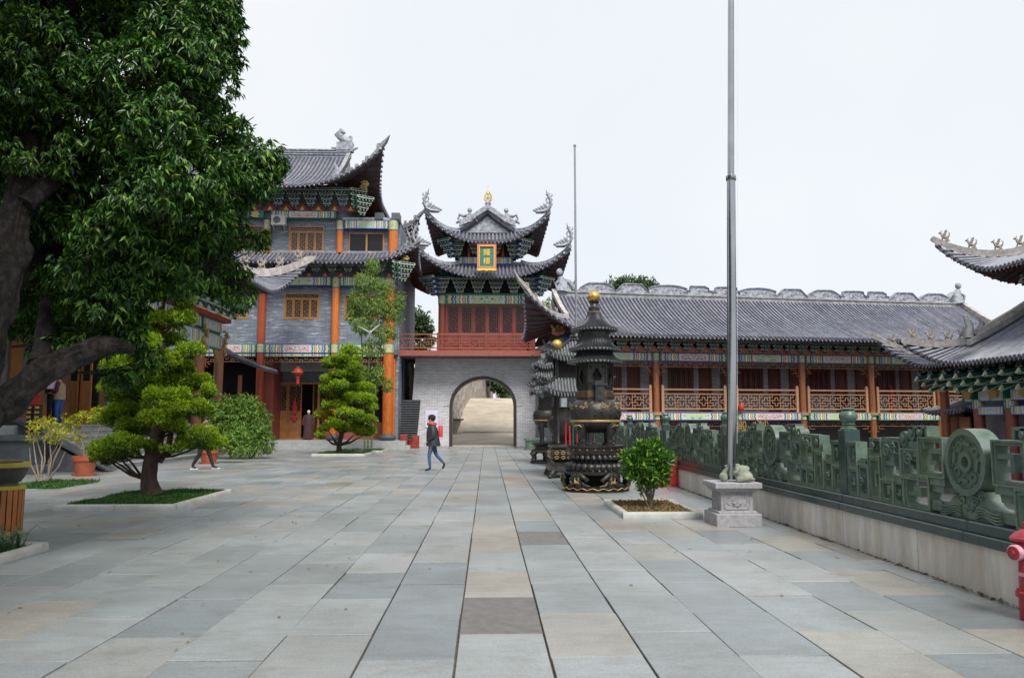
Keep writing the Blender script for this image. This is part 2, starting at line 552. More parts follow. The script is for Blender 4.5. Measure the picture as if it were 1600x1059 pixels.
M['darkred'] = pmat('dark_red_eave_paint', (.12, .024, .022), (.07, .015, .014), scale=5, rough=.6)
M['redwood'] = woodmat('red_brown_lacquer_wood', (.235, .056, .040), (.15, .034, .025), 'z', rnd=.25)
M['redwood_x'] = woodmat('red_brown_lacquer_beam', (.34, .10, .065), (.22, .06, .04), 'x', rnd=.2)
M['orange'] = woodmat('orange_varnished_column', (.68, .19, .028), (.38, .08, .012), 'z', rough=.28, spec=.6, rnd=.2)
M['redcol'] = woodmat('red_varnished_column', (.40, .07, .018), (.24, .04, .012), 'z', rough=.3, spec=.6, rnd=.2)
M['browncol'] = woodmat('brown_varnished_column', (.36, .125, .045), (.15, .052, .022), 'z', rough=.38, rnd=.2)
M['oldcol'] = woodmat('pale_red_hall_column', (.34, .135, .075), (.24, .09, .05), 'z', rough=.5)
M['wood'] = woodmat('varnished_brown_wood', (.36, .155, .05), (.20, .08, .026), 'z', rough=.42, rnd=.2)
M['wood_y'] = woodmat('golden_window_wood', (.46, .22, .065), (.28, .12, .035), 'z', rough=.42, rnd=.2)
M['palewood'] = woodmat('pale_orange_railing_wood', (.45, .255, .145), (.30, .155, .085), 'x', rough=.5, rnd=.2)
M['latticewood'] = woodmat('lattice_red_brown_wood', (.42, .19, .11), (.27, .11, .06), 'x', rough=.5)
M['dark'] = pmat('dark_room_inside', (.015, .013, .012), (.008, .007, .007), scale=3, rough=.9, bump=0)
M['darkwall'] = pmat('dim_plaster_wall', (.17, .17, .18), (.11, .11, .12), scale=2, rough=.9, bump=.1)
M['plaster'] = pmat('grey_lintel_plaster', (.32, .315, .31), (.22, .22, .22), scale=2, rough=.85, bump=.1)
M['winglass'] = pmat('dusty_window_glass', (.075, .075, .078), (.04, .042, .045), scale=2, rough=.3, bump=.02)
M['roomdoor'] = woodmat('dark_red_brown_room_door', (.12, .036, .026), (.06, .020, .016), 'z', rough=.6, rnd=.3)
M['glass'] = pmat('dark_window_glass', (.018, .020, .024), (.012, .013, .016), scale=1, rough=.15, bump=.02, spec=.3)
M['brick_l'] = brickmat('blue_grey_brick', (.115, .145, .19), (.20, .235, .29), (.26, .285, .32), bw=.42, rh=.085, patch=(.48, .51, .54), patchamt=.85)
M['brick_g'] = brickmat('pale_grey_brick', (.38, .375, .405), (.55, .54, .57), (.74, .73, .74), bw=.30, rh=.09, ms=.014, patch=(.58, .57, .57), patchamt=.5)
M['brick_r'] = brickmat('grey_brick_gallery', (.17, .20, .235), (.24, .275, .31), (.46, .48, .50), bw=.40, rh=.12, ms=.010)
M['step'] = pmat('granite_step', (.42, .43, .42), (.31, .32, .32), scale=5, rough=.75, dirt=.3, rnd=.12)
M['slate'] = pmat('dark_slate_slab', (.10, .115, .13), (.065, .075, .085), scale=3, rough=.5)
M['brk_g'] = pmat('bracket_green_paint', (.016, .15, .10), (.010, .085, .065), scale=9, rough=.6)
M['brk_b'] = pmat('bracket_blue_paint', (.020, .055, .26), (.014, .03, .15), scale=9, rough=.6)
M['brk_w'] = pmat('bracket_pale_edge', (.66, .72, .50), (.50, .56, .38), scale=9, rough=.6)
M['brk_y'] = pmat('bracket_yellow_edge', (.62, .42, .08), (.48, .30, .05), scale=9, rough=.6)
M['arch_red'] = pmat('red_panel_paint', (.34, .035, .022), (.22, .025, .018), scale=9, rough=.6)
M['pinkpaint'] = pmat('pink_cloud_paint', (.50, .16, .14), (.36, .10, .09), scale=14, rough=.6)
M['gold'] = pmat('gold_leaf', (.78, .50, .12), (.62, .36, .07), scale=20, rough=.32, metal=.85, bump=.1)
M['goldpaint'] = pmat('gold_paint', (.52, .36, .11), (.30, .19, .06), scale=20, rough=.45, metal=.3, bump=.1)
M['bronze'] = pmat('blackened_bronze', (.038, .036, .036), (.018, .017, .018), scale=16, rough=.36, metal=.45, bump=.5, bscale=50, bdist=.012, dirt=.35, dirtc=(.10, .085, .055), spec=.6)
M['bronze_roof'] = pmat('dull_bronze_roof', (.045, .048, .055), (.02, .022, .026), scale=14, rough=.42, metal=.4, bump=.3, dirt=.4, dirtc=(.09, .10, .095))
M['verdigris'] = pmat('grey_green_bronze_tile', (.24, .27, .25), (.11, .13, .125), scale=10, rough=.55, metal=.2, bump=.3)
M['copper'] = pmat('worn_copper_band', (.20, .11, .06), (.11, .06, .035), scale=8, rough=.4, metal=.6)
M['red'] = pmat('red_enamel_paint', (.36, .006, .018), (.22, .005, .012), scale=24, rough=.36, bump=.25, coat=.2, dirt=.4, dirtc=(.30, .10, .11), bdist=.006)
M['redflat'] = pmat('faded_red_sheet', (.55, .03, .03), (.42, .02, .02), scale=4, rough=.6)
M['pinkmark'] = pmat('chipped_pink_white_paint', (.70, .42, .48), (.5, .15, .2), scale=30, rough=.5)
M['signgreen'] = pmat('green_sign_board', (.006, .16, .09), (.005, .12, .08), scale=6, rough=.4)
M['signorange'] = pmat('carved_orange_sign_frame', (.62, .19, .06), (.40, .09, .03), scale=20, rough=.5, bump=.4)
M['terracotta'] = pmat('terracotta_pot', (.42, .105, .045), (.30, .07, .03), scale=5, rough=.6, dirt=.3)
M['slatwood'] = woodmat('orange_stained_slats', (.42, .15, .035), (.24, .075, .018), 'z', rough=.45, rnd=.3)
M['yellow'] = pmat('yellow_painted_rim', (.55, .46, .045), (.40, .33, .03), scale=8, rough=.5, dirt=.3)
M['binbowl'] = pmat('green_black_bowl', (.05, .065, .05), (.03, .035, .03), scale=8, rough=.45)
M['bark'] = pmat('grey_brown_bark', (.036, .028, .024), (.007, .006, .005), scale=15, stretch=(1, 1, .6), rough=.95, bump=1.0, bscale=16, bdist=.08, lo=.42, hi=.62)
M['bark2'] = pmat('red_brown_bark', (.085, .055, .042), (.035, .022, .018), scale=9, stretch=(1, 1, .3), rough=.95, bump=.9, bscale=30, bdist=.03)
M['twig'] = pmat('dry_grey_twig', (.30, .24, .19), (.18, .14, .11), scale=12, rough=.9)
M['bamboo'] = pmat('green_bamboo_cane', (.16, .20, .07), (.09, .12, .04), scale=6, rough=.5)
M['soil'] = pmat('brown_soil', (.20, .125, .065), (.10, .065, .035), scale=14, rough=.95, bump=.8, bscale=40)
M['lf_big'] = leafmat('broad_dark_leaves', [(0, (.010, .034, .009)), (.4, (.024, .085, .013)), (.72, (.055, .16, .018)), (.9, (.14, .30, .03)), (1, (.26, .38, .05))], rough=.36, transl=.25)
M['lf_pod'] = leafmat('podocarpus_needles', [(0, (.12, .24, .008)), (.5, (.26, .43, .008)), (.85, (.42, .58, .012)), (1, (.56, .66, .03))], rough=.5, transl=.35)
M['lf_poddark'] = leafmat('podocarpus_dark_needles', [(0, (.014, .048, .008)), (1, (.06, .13, .012))], rough=.5, transl=.15)
M['lf_shrub'] = leafmat('glossy_shrub_leaves', [(0, (.018, .065, .012)), (.6, (.055, .165, .015)), (1, (.22, .42, .02))], rough=.3, transl=.25, spec=.6)
M['lf_bamboo'] = leafmat('bamboo_leaves', [(0, (.10, .19, .045)), (.6, (.22, .36, .07)), (1, (.38, .50, .12))], rough=.5, transl=.35)
M['lf_bush'] = leafmat('bush_bamboo_leaves', [(0, (.07, .16, .03)), (.6, (.16, .30, .045)), (1, (.30, .44, .07))], rough=.5, transl=.3)
M['lf_yellow'] = leafmat('yellow_green_leaves', [(0, (.20, .28, .02)), (.6, (.46, .46, .03)), (1, (.66, .56, .04))], rough=.5, transl=.35)
M['lf_far'] = leafmat('far_tree_leaves', [(0, (.035, .075, .03)), (.6, (.07, .13, .045)), (1, (.13, .20, .06))], rough=.6, transl=.25)
M['lf_grass'] = leafmat('grass_blades', [(0, (.022, .085, .015)), (.7, (.055, .17, .024)), (1, (.13, .26, .04))], rough=.5, transl=.25)
M['lf_lily'] = leafmat('long_blue_green_blades', [(0, (.03, .085, .045)), (.7, (.06, .14, .06)), (1, (.13, .22, .07))], rough=.45, transl=.2)
M['lf_moss'] = leafmat('dry_brown_litter', [(0, (.16, .09, .04)), (.6, (.26, .16, .07)), (.85, (.09, .13, .03)), (1, (.30, .22, .12))], rough=.9, transl=.05)
M['lf_orange'] = leafmat('orange_dead_sprigs', [(0, (.45, .12, .02)), (1, (.65, .25, .04))], rough=.6, transl=.3)
M['skin'] = pmat('skin', (.50, .28, .20), (.45, .24, .17), rough=.5, bump=0)
M['hair'] = pmat('black_hair', (.02, .016, .015), (.012, .01, .01), rough=.5, bump=.3)
M['coat'] = pmat('charcoal_quilted_coat', (.028, .036, .045), (.018, .022, .028), scale=8, rough=.6, bump=.4)
M['jeans'] = pmat('blue_jeans', (.045, .13, .25), (.03, .085, .17), scale=12, rough=.8)
M['shoe'] = pmat('dark_shoe', (.03, .025, .025), rough=.5)
M['maroon'] = pmat('maroon_cloth', (.11, .012, .045), (.08, .01, .03), rough=.8)
M['khaki'] = pmat('khaki_vest', (.36, .28, .17), (.26, .20, .12), rough=.85)
M['blue'] = pmat('bright_blue_trousers', (.02, .10, .36), (.015, .07, .26), rough=.8)
M['robe'] = pmat('brown_purple_robe', (.075, .032, .040), (.045, .02, .026), rough=.9)
M['blackcloth'] = pmat('black_cloth', (.014, .014, .017), rough=.85)
M['white'] = pmat('white_paint', (.75, .76, .78), (.66, .67, .70), rough=.6, bump=.05)
M['feather'] = pmat('white_feathers', (.80, .80, .80), (.68, .68, .70), scale=20, rough=.7)
M['lilac'] = pmat('pale_lilac_notice', (.72, .69, .82), (.66, .63, .78), rough=.6, bump=0)
M['ac'] = pmat('aircon_cream_metal', (.58, .58, .55), (.50, .50, .47), rough=.5)
M['mosaic'] = pmat('stone_retaining_wall', (.42, .37, .32), (.17, .14, .12), scale=2.5, rough=.9, bump=.8, bscale=3, bdist=.1)
M['beam'] = beammat('painted_beam_pink', 'x', (.60, .50, .52), (.52, .05, .10))
M['beam2'] = beammat('painted_beam_green', 'x', (.42, .58, .44), (.50, .42, .05))
M['beam_y'] = beammat('painted_beam_along_hall', 'y', (.30, .42, .62), (.50, .36, .10))
M['capband'] = beammat('painted_column_cap', 'x', (.60, .50, .14), (.05, .25, .2), k=2)
# ---------------------------------------------------------------- ground and paving
LOW = -1.30
g = MB(); g.box(-900, 900, -300, 1500, LOW - 0.5, LOW - 0.02)
g.build('ground', M['ground'], kind='structure')
g = MB(); g.box(4.9, 60, -10, 60, LOW - 0.02, LOW)
g.build('lower_court_pavement', M['lowpave'], kind='structure')
g = MB(); g.box(-60, 4.46, -12, 46.6, LOW - 0.019, -0.035)
base = g.build('courtyard', M['joint'], kind='structure')
base['kind'] = 'structure'
# road rising beyond the gate
rd = MB()
prof = [(46.6, -0.02), (52, 0.02), (58, 0.62), (66, 2.35), (74, 3.6), (90, 4.0), (140, 4.2)]
for (y0, z0), (y1, z1) in zip(prof[:-1], prof[1:]):
    rd.add([(-6, y0, z0), (14, y0, z0), (14, y1, z1), (-6, y1, z1), (-6, y0, LOW - .3), (14, y0, LOW - .3), (14, y1, LOW - .3), (-6, y1, LOW - .3)],
           [(0, 1, 2, 3), (0, 4, 5, 1), (1, 5, 6, 2), (3, 7, 4, 0)])
rd.build('road', M['road'], kind='structure')
j = MB(); j.box(-1.8, 4, 58.0, 58.25, .55, .70)
j.build('kerb_line', M['kerb'], kind='structure')

WST, LST = 0.622, 1.17
def col_x(k): return -0.203 + WST * k
stones = []
for k in range(-23, 8):
    x0, x1 = col_x(k), col_x(k + 1)
    if x0 > 4.4: continue
    x1 = min(x1, 4.44)
    if x1 - x0 < .1: continue
    ph = 4.72 if k % 2 == 0 else 5.31
    n0 = -2
    y = ph - LST * 3
    while y < 46.5:
        stones.append((x0, x1, y, min(y + LST, 46.55), k))
        y += LST
def px_of(x, y, z=0.0):
    d = _RM.transposed() @ Vector((x, y, z - CAMZ))
    return (CX + F * d.x / -d.z, CY - F * d.y / -d.z) if d.z < -0.05 else (9999, 9999)
def area(s):
    pts = [px_of(*p) for p in ((s[0], s[2]), (s[1], s[2]), (s[1], s[3]), (s[0], s[3]))]
    if all(p[0] < 0 for p in pts) or all(p[0] > 1600 for p in pts) or all(p[1] > 1059 for p in pts) or max(p[1] for p in pts) > 5000: return 0
    a = 0
    for i in range(4):
        p, q = pts[i], pts[(i + 1) % 4]
        a += p[0] * q[1] - q[0] * p[1]
    return abs(a) / 2
stones.sort(key=area, reverse=True)
pav = link(bpy.data.meshes.new('paving_bed'), 'paving')
tmp = MB(); tmp.box(-14.6, 4.44, 1.0, 46.55, -0.034, -0.030)
pav.data = tmp.mesh('paving_bed', M['joint']); pav['kind'] = 'structure'
rest = MB()
gap = 0.0062
protos = {}
for i, s in enumerate(stones):
    gap = .0062 if s[4] in (-1, 0, 1) else (.0042 if s[4] in (-2, 2, 3) else .003)
    w, l = s[1] - s[0] - 2 * gap - .006 * (i % 3 == 0), s[3] - s[2] - random.choice((.004, .008, .016, .02))
    dz = random.gauss(0, .0036)
    dark = (s[4] == 0 and abs(s[2] - 5.89) < .1) or (s[4] == 1 and abs(s[2] - 9.99) < .2)
    cx, cy = (s[0] + s[1]) / 2, (s[2] + s[3]) / 2
    g2 = gap + random.uniform(-.002, .003)
    if i < 298 or dark:
        key = (round(w, 2), round(l * 250), dark)
        if key not in protos:
            b = MB(); b.cbox(-w / 2, w / 2, -l / 2, l / 2, -0.045, 0, 0.003)
            protos[key] = b.mesh('paving_stone', M['paving_dark'] if dark else M['paving'])
        o = link(protos[key], 'paving_stone', pav)
        o.location = (cx + random.gauss(0, .0012), cy + random.gauss(0, .004), dz)
        o.rotation_euler = (random.gauss(0, .0022), random.gauss(0, .003), random.gauss(0, .0015))
    else:
        rest.cbox(cx - w / 2, cx + w / 2, cy - l / 2, cy + l / 2, -0.045, dz, 0.003)
rest.build('farther_paving_stones', M['paving'], pav, kind='stuff')


def bed(name, label, x0, x1, y0, y1, kw=0.13, kh=0.10, fill='grass', cat='planting bed', n=9000, segs=3):
    """square planting bed with a rounded kerb"""
    t = thing(name, ((x0 + x1) / 2, (y0 + y1) / 2, 0), label, cat)
    arc = [(-kw / 2, -0.01), (-kw / 2, kh * .55), (-kw * .36, kh * .85), (-kw * .15, kh), (kw * .15, kh), (kw * .36, kh * .85), (kw / 2, kh * .55), (kw / 2, -0.01)]
    def run(p, q):
        L = (Vector(q) - Vector(p)).length
        nn = max(1, round(L / 1.0))
        d = (Vector(q) - Vector(p)) / nn
        for i in range(nn):
            a = Vector(p) + d * i + d.normalized() * .003; c = Vector(p) + d * (i + 1) - d.normalized() * .003
            s = Vector((-(d.normalized()).y, d.normalized().x, 0))
            b = MB(); n_ = len(arc)
            vs = [a + s * u + Vector((0, 0, v)) for u, v in arc] + [c + s * u + Vector((0, 0, v)) for u, v in arc]
            b.add(vs, [tuple(range(n_)), tuple(range(2 * n_ - 1, n_ - 1, -1))] + [(i_, i_ + n_, (i_ + 1) % n_ + n_, (i_ + 1) % n_) for i_ in range(n_)])
            b.build('kerb_stone', M['kerb'], t, world=True, smooth=40)
    h = kw / 2
    run((x0, y0 + h, 0), (x1, y0 + h, 0)); run((x0, y1 - h, 0), (x1, y1 - h, 0))
    run((x0 + h, y0 + kw, 0), (x0 + h, y1 - kw, 0)); run((x1 - h, y0 + kw, 0), (x1 - h, y1 - kw, 0))
    s = MB(); s.box(x0 + kw * .8, x1 - kw * .8, y0 + kw * .8, y1 - kw * .8, 0, kh * .55)
    s.build('soil', M['soil'], t, world=True)
    pos = np.stack([rng.uniform(x0 + kw, x1 - kw, n), rng.uniform(y0 + kw, y1 - kw, n), np.full(n, kh * .55)], 1)
    d = unit_dirs(n)
    if fill == 'grass':
        d[:, 2] = np.abs(d[:, 2]) + .9
        hmod = .035 + .05 * np.array([max(0, noise.noise(Vector((p[0] * 2.3, p[1] * 2.3, 0))) + .5) for p in pos])
        me = leaf_mesh('grass', pos, d, unit_dirs(n), hmod * rng.uniform(.7, 1.5, n), .014, M['lf_grass'])
    else:
        d[:, 2] = np.abs(d[:, 2]) * .3 + .05
        pos[:, 2] += rng.uniform(0, .03, n)
        me = leaf_mesh('litter', pos, d, unit_dirs(n), rng.uniform(.03, .08, n), .018, M['lf_moss'])
    o = bpy.data.objects.new('grass' if fill == 'grass' else 'leaf_litter', me); COL.objects.link(o)
    o.parent = t; o.location = -t.location; o['kind'] = 'stuff'
    return t


# beds (positions taken from the photograph)
PX1 = at(100, 790, 14.1); PX1b = at(283, 796, 14.1)
bed('planting_bed', 'square grass bed with pale rounded kerb under the larger cloud-pruned tree', AX(103, 14.3, 788), AX(287, 14.3, 793), 13.9, 17.0, n=14000)
bed('planting_bed', 'grass bed under the smaller cloud-pruned tree before the columned brick building', AX(488, 34.5, 711), AX(572, 34.5, 711), 34.3, 37.4, n=6000)
bed('planting_bed', 'narrow grass bed behind the smaller cloud-pruned tree', AX(520, 37.9, 703), AX(598, 37.9, 703), 37.9, 40.0, n=3500)
bed('planting_bed', 'square soil bed with pale kerb and one round leafy shrub', AX(972, 12.6, 803), AX(1096, 12.6, 803), 12.5, 14.6, fill='litter', n=7000)
bed('planting_bed', 'long kerbed bed of grass at the foot of the big shade tree', -9.6, -5.25, 3.2, 9.75, n=14000)
# ---------------------------------------------------------------- roofs
class Roof:
    """swept roof with upturned corners; local frame, ridge along x"""
    def __init__(s, cx, cy, hx, hy, z0, rise, gset, lift, R_, ext, a=.55, p=2.4, D=None, rot=0.0, y_ridge=None):
        s.cx, s.cy, s.hx, s.hy, s.z0, s.rise, s.gset, s.lift, s.R, s.ext, s.a, s.p = cx, cy, hx, hy, z0, rise, gset, lift, R_, ext, a, p
        s.D = D or hy
        s.one = None; s.cut = {}
        s.M = Matrix.Translation((cx, cy, 0)) @ Matrix.Rotation(rot, 4, 'Z')

    def H(s, side): return s.hx if side in 'fb' else s.hy

    def P(s, side, t, d, dz=0.0):
        H = s.H(side); c = H - abs(t)
        g = max(0.0, 1 - c / s.R) ** s.p * max(0.0, 1 - d / s.R) ** 1.3
        q = d / s.D
        z = s.z0 + s.rise * (s.a * q + (1 - s.a) * q * q) + s.lift * g + dz
        if s.one and ((side in 'fb' and t * s.one < 0) or (side in 'lr' and (side == 'l') != (s.one < 0))): g = 0.0; z = s.z0 + s.rise * (s.a * q + (1 - s.a) * q * q) + dz
        e = s.ext * g
        tt = t + math.copysign(e, t); dd = d - e
        x, y = {'f': (tt, -s.hy + dd), 'b': (tt, s.hy - dd), 'l': (-s.hx + dd, tt), 'r': (s.hx - dd, tt)}[side]
        return s.M @ Vector((x, y, z))

    def dmax(s, side, t):
        c = s.H(side) - abs(t)
        if s.one and side in 'fb' and t * s.one < 0: return s.D
        if side in 'fb': return s.D if c >= s.gset else c
        return min(s.gset, c)

    def deck(s, sides='fblr', th=.14, eps=None):
        b = MB()
        for side in sides:
            H = s.H(side)
            ts = list(np.linspace(-H, -H + s.gset, 9)) + list(np.linspace(-H + s.gset, H - s.gset, 7))[1:-1] + list(np.linspace(H - s.gset, H, 9))
            if side in 'fb' and s.D > s.gset + .01:
                ts = sorted(ts + [-H + s.gset - 1e-4, H - s.gset + 1e-4])
            ts = [t for t in ts if t <= s.cut.get(side, 1e9)]
            nd = 8
            top = [[s.P(side, t, max(s.dmax(side, t), 0) * k / nd) for k in range(nd + 1)] for t in ts]
            n = len(ts); vs = []
            for r in top: vs += r
            for r in top: vs += [p - Vector((0, 0, th)) for p in r]
            fs = []; o = n * (nd + 1)
            for i in range(n - 1):
                for k in range(nd):
                    q = i * (nd + 1) + k
                    f = (q, q + nd + 1, q + nd + 2, q + 1)
                    fs.append(f); fs.append(tuple(x + o for x in f[::-1]))
                q = i * (nd + 1)
                fs.append((q, q + o, q + nd + 1 + o, q + nd + 1))
            b.add(vs, fs)
        return b

    def rolls(s, sides='fblr', sp=.24, r=.062, seg=5, n=7, caps=True):
        b = MB()
        for side in sides:
            H = s.H(side); k = int(2 * H / sp); t = -k * sp / 2
            while t <= H:
                if abs(t) < H - .06 and t <= s.cut.get(side, 1e9):
                    dm = s.dmax(side, t)
                    if dm > .08:
                        pts = [s.P(side, t, dm * i / n - (0.05 if i == 0 else 0), .02 + r * .35) for i in range(n + 1)]
                        b.tube(pts, r, seg=seg, cap=False)
                        if caps:
                            e = (pts[0] - pts[1]).normalized()
                            b.tube([pts[0] - e * .01, pts[0] + e * .04], r * 1.25, seg=7)
                            # drip tile between the rolls
                            if abs(t + sp / 2) < H - .03:
                                q = s.P(side, t + sp / 2, -0.03, -0.02); u = (s.P(side, t + sp / 2 + .05, -.03) - s.P(side, t + sp / 2 - .05, -.03)).normalized()
                                nrm = e * .02
                                w = sp * .33
                                b.add([q - u * w, q + u * w, q - Vector((0, 0, .13)), q - u * w + nrm, q + u * w + nrm, q - Vector((0, 0, .13)) + nrm],
                                      [(0, 1, 2), (5, 4, 3), (0, 3, 4, 1), (1, 4, 5, 2), (2, 5, 3, 0)])
                t += sp
        return b

    def rafters(s, sides='fblr', sp=.3, depth=1.6, w=.08, th=.14):
        b = MB()
        for side in sides:
            H = s.H(side); k = int(2 * H / sp); t = -k * sp / 2
            while t <= H:
                dm = min(depth, s.dmax(side, t))
                if abs(t) < H - .05 and dm > .12 and t <= s.cut.get(side, 1e9):
                    b.bar(s.P(side, t, .06, -th - w * .55), s.P(side, t, dm * .5, -th - w * .55), w)
                    b.bar(s.P(side, t, dm * .5, -th - w * .55), s.P(side, t, dm, -th - w * .55), w)
                t += sp
        return b

    def hip(s, sx, sy, d0=0.0, d1=None, dz=.05, n=9):
        """points along the hip of corner (sx, sy) from the eave tip inward"""
        d1 = s.gset if d1 is None else d1
        side = 'f' if sy < 0 else 'b'
        return [s.P(side, sx * (s.hx - (d0 + (d1 - d0) * i / n)), d0 + (d1 - d0) * i / n, dz) for i in range(n + 1)]

    def verge(s, sx, sy, dz=.05, n=8, inset=.12):
        side = 'f' if sy < 0 else 'b'
        return [s.P(side, sx * (s.hx - s.gset - inset), s.gset + (s.D - s.gset) * i / n, dz) for i in range(n + 1)]


def beast_mesh():
    b = MB()
    b.tube([(-.16, 0, .42), (-.22, 0, .34), (-.19, 0, .22), (-.12, 0, .14), (0, 0, .15), (.10, 0, .24), (.14, 0, .36), (.20, 0, .42), (.27, 0, .39)],
           [.012, .03, .04, .075, .085, .07, .055, .06, .03], seg=7)
    b.tube([(.08, .05, .2), (.12, .06, .1), (.13, .06, 0)], [.03, .025, .03], seg=5)
    b.tube([(.08, -.05, .2), (.12, -.06, .1), (.13, -.06, 0)], [.03, .025, .03], seg=5)
    b.tube([(-.09, .06, .14), (-.12, .08, .05), (-.06, .08, 0)], [.05, .035, .03], seg=5)
    b.tube([(-.09, -.06, .14), (-.12, -.08, .05), (-.06, -.08, 0)], [.05, .035, .03], seg=5)
    for s_ in (-1, 1):
        b.prism([(-.02, .22), (.06, .26), (-.02, .48), (-.12, .52), (-.08, .38)], 'y', s_ * .06 - .01, s_ * .06 + .01)
    b.prism([(.13, .44), (.18, .45), (.12, .54)], 'y', -.02, .02)
    b.box(-.2, .2, -.07, .07, -.06, .01)
    return b.mesh('ridge_beast', M['fig'], 50)
BEAST = beast_mesh()


def flame_mesh(h=1.0, name='flame_finial', mat=None, seed=1):
    """openwork dragon tail: curled crest with flame tongues; grows up (z) at x=0 and steps down towards +x"""
    rnd = random.Random(seed)
    b = MB()
    b.tube([(.55, 0, .0), (.25, 0, .02), (.02, 0, .12), (-.08, 0, .34), (-.05, 0, .58), (.06, 0, .78), (.12, 0, 1.0)], [.09, .12, .125, .11, .09, .065, .012], seg=6, flat=.7)
    for x, hh in ((.10, .55), (.22, .42), (.34, .32), (.46, .24), (.58, .15)):
        j = rnd.uniform(-.03, .03)
        b.tube([(x, 0, 0), (x - .05, 0, hh * .3), (x + .05 + j, 0, hh * .6), (x - .02, 0, hh * .85), (x + .05, 0, hh)], [.075, .08, .065, .045, .008], seg=5, flat=.7)
        b.tube([(x, 0, hh * .35), (x + .07, 0, hh * .45), (x + .09, 0, hh * .62), (x + .03, 0, hh * .66)], [.05, .048, .035, .008], seg=5)
    for z in (.35, .55, .75):
        b.tube([(-.06 + z * .1, 0, z), (-.02, 0, z + .06), (.08, 0, z + .08), (.12, 0, z), (.06, 0, z - .03)], [.045, .04, .035, .03, .01], seg=5)
        b.tube([(-.08, 0, z - .05), (-.15, 0, z), (-.12, 0, z + .1)], [.045, .03, .006], seg=5)
    b.v = [(x * h, y * h, z * h) for x, y, z in b.v]
    return b.mesh(name, mat or M['ridge_grey'], 50)


def relief_slab(name, w, h, th, top, mat, seed=0, n=44, m=13, amp=.05):
    """upright carved slab centred on x, standing on z=0; top(u) gives the outline height 0..1"""
    b = MB()
    for sgn in (-1, 1):
        vs = []
        for i in range(n + 1):
            u = i / n
            hh = h * top(u)
            for k in range(m + 1):
                z = hh * k / m
                q = noise.voronoi(Vector((u * w * 6 + seed, z * 8, sgn)))[0]
                r = amp * (1 - min(1, q[0] * 2.2)) if 0 < k < m and 0 < i < n else 0
                if k >= m - 1: r = amp * .9
                vs.append((-w / 2 + u * w, sgn * (th / 2 + r), z))
        fs = []
        for i in range(n):
            for k in range(m):
                q = i * (m + 1) + k
                fs.append((q, q + 1, q + m + 2, q + m + 1))
        b.add(vs, fs)
    o = (n + 1) * (m + 1)
    fs = []
    for i in range(n):
        q = i * (m + 1) + m
        fs.append((q, q + m + 1, q + m + 1 + o, q + o))
    for q in (0, n * (m + 1)):
        for k in range(m): fs.append((q + k, q + k + 1, q + k + 1 + o, q + k + o))
    b.f += fs; b.m += [0] * len(fs)
    return b.mesh(name, mat, 35)


# ------------------------------------------------ bracket sets (dougong), facing -y, hanging below z=0 at its top
def bracket_mesh(w, h, dep, tiers=4, body='brk_g', edge='brk_w', name='bracket_set'):
    b = MB()
    th = h / tiers
    for i in range(tiers):
        f = (tiers - i) / tiers                      # widest on top
        ww = w * (.22 + .78 * f); z1 = -i * th; y = -dep * f
        e = .10 * th + .012
        b.box(-ww / 2, ww / 2, y - .07, y + .03, z1 - th * .52, z1 - th * .12, 0)
        b.box(-ww / 2 - .004, ww / 2 + .004, y - .085, y - .06, z1 - th * .54, z1 - th * .54 + e, 1)
        for sx in (-1, 1):
            b.box(sx * ww / 2 - e * .5, sx * ww / 2 + e * .5, y - .086, y + .034, z1 - th * .54 + e, z1 - th * .02, 1)
        nb = max(2, tiers - i + 1)
        for k in range(nb):
            x = -ww / 2 + ww * (k + .5) / nb
            q = ww / nb * .30
            b.box(x - q, x + q, y - .09, y + .04, z1 - th * .12 - .001, z1 + .001, 2)
            b.box(x - q - .005, x + q + .005, y - .097, y - .085, z1 - e * .8, z1 - .002, 1)
            b.box(x - q * .45, x + q * .45, y - .10, -0.0, z1 - th * .98, z1 - th * .545, 2)
            b.box(x - q * .45 - .01, x + q * .45 + .01, y - .108, y - .095, z1 - th * .99, z1 - th * .99 + e * .7, 1)
    mats = {'g': 'brk_g', 'b': 'brk_b'}
    other = 'brk_b' if body == 'brk_g' else 'brk_g'
    return b.mesh(name, [M[body], M[edge], M[other]])


def arch_panel_mesh(w, h):
    b = MB()
    pts = [(-w / 2, 0), (w / 2, 0), (w * .42, h * .35), (w * .2, h * .62), (0, h), (-w * .2, h * .62), (-w * .42, h * .35)]
    b.prism(pts, 'y', -.03, .03, 0)
    b.prism([(-w * .2, h * .12), (w * .2, h * .12), (0, h * .62)], 'y', -.045, -.032, 1)
    b.prism([(-w * .09, h * .2), (w * .09, h * .2), (0, h * .42)], 'y', -.055, -.047, 2)
    return b.mesh('arch_panel', [M['arch_red'], M['brk_y'], M['brk_w']])


def lattice(axis_x0, x1, z0, z1, y0, y1, cell=.16, t=.022, seed=0, fill=.86):
    """meander lattice of thin bars in the xz plane"""
    rnd = random.Random(seed)
    b = MB()
    nx = max(2, round((x1 - axis_x0) / cell)); nz = max(2, round((z1 - z0) / cell))
    cx = (x1 - axis_x0) / nx; cz = (z1 - z0) / nz
    for i in range(nx + 1):
        for k in range(nz):
            if (i + 2 * k) % 4 in (0, 1) or (i % 2 == 0 and k % 2 == 1):
                x = axis_x0 + i * cx
                b.box(x - t / 2, x + t / 2, y0, y1, z0 + k * cz, z0 + (k + 1) * cz)
    for k in range(nz + 1):
        for i in range(nx):
            if (2 * i + k) % 4 in (0, 1) or (i + k) % 3 == 0:
                z = z0 + k * cz
                b.box(axis_x0 + i * cx, axis_x0 + (i + 1) * cx, y0 + .002, y1 - .002, z - t / 2, z + t / 2)
    return b


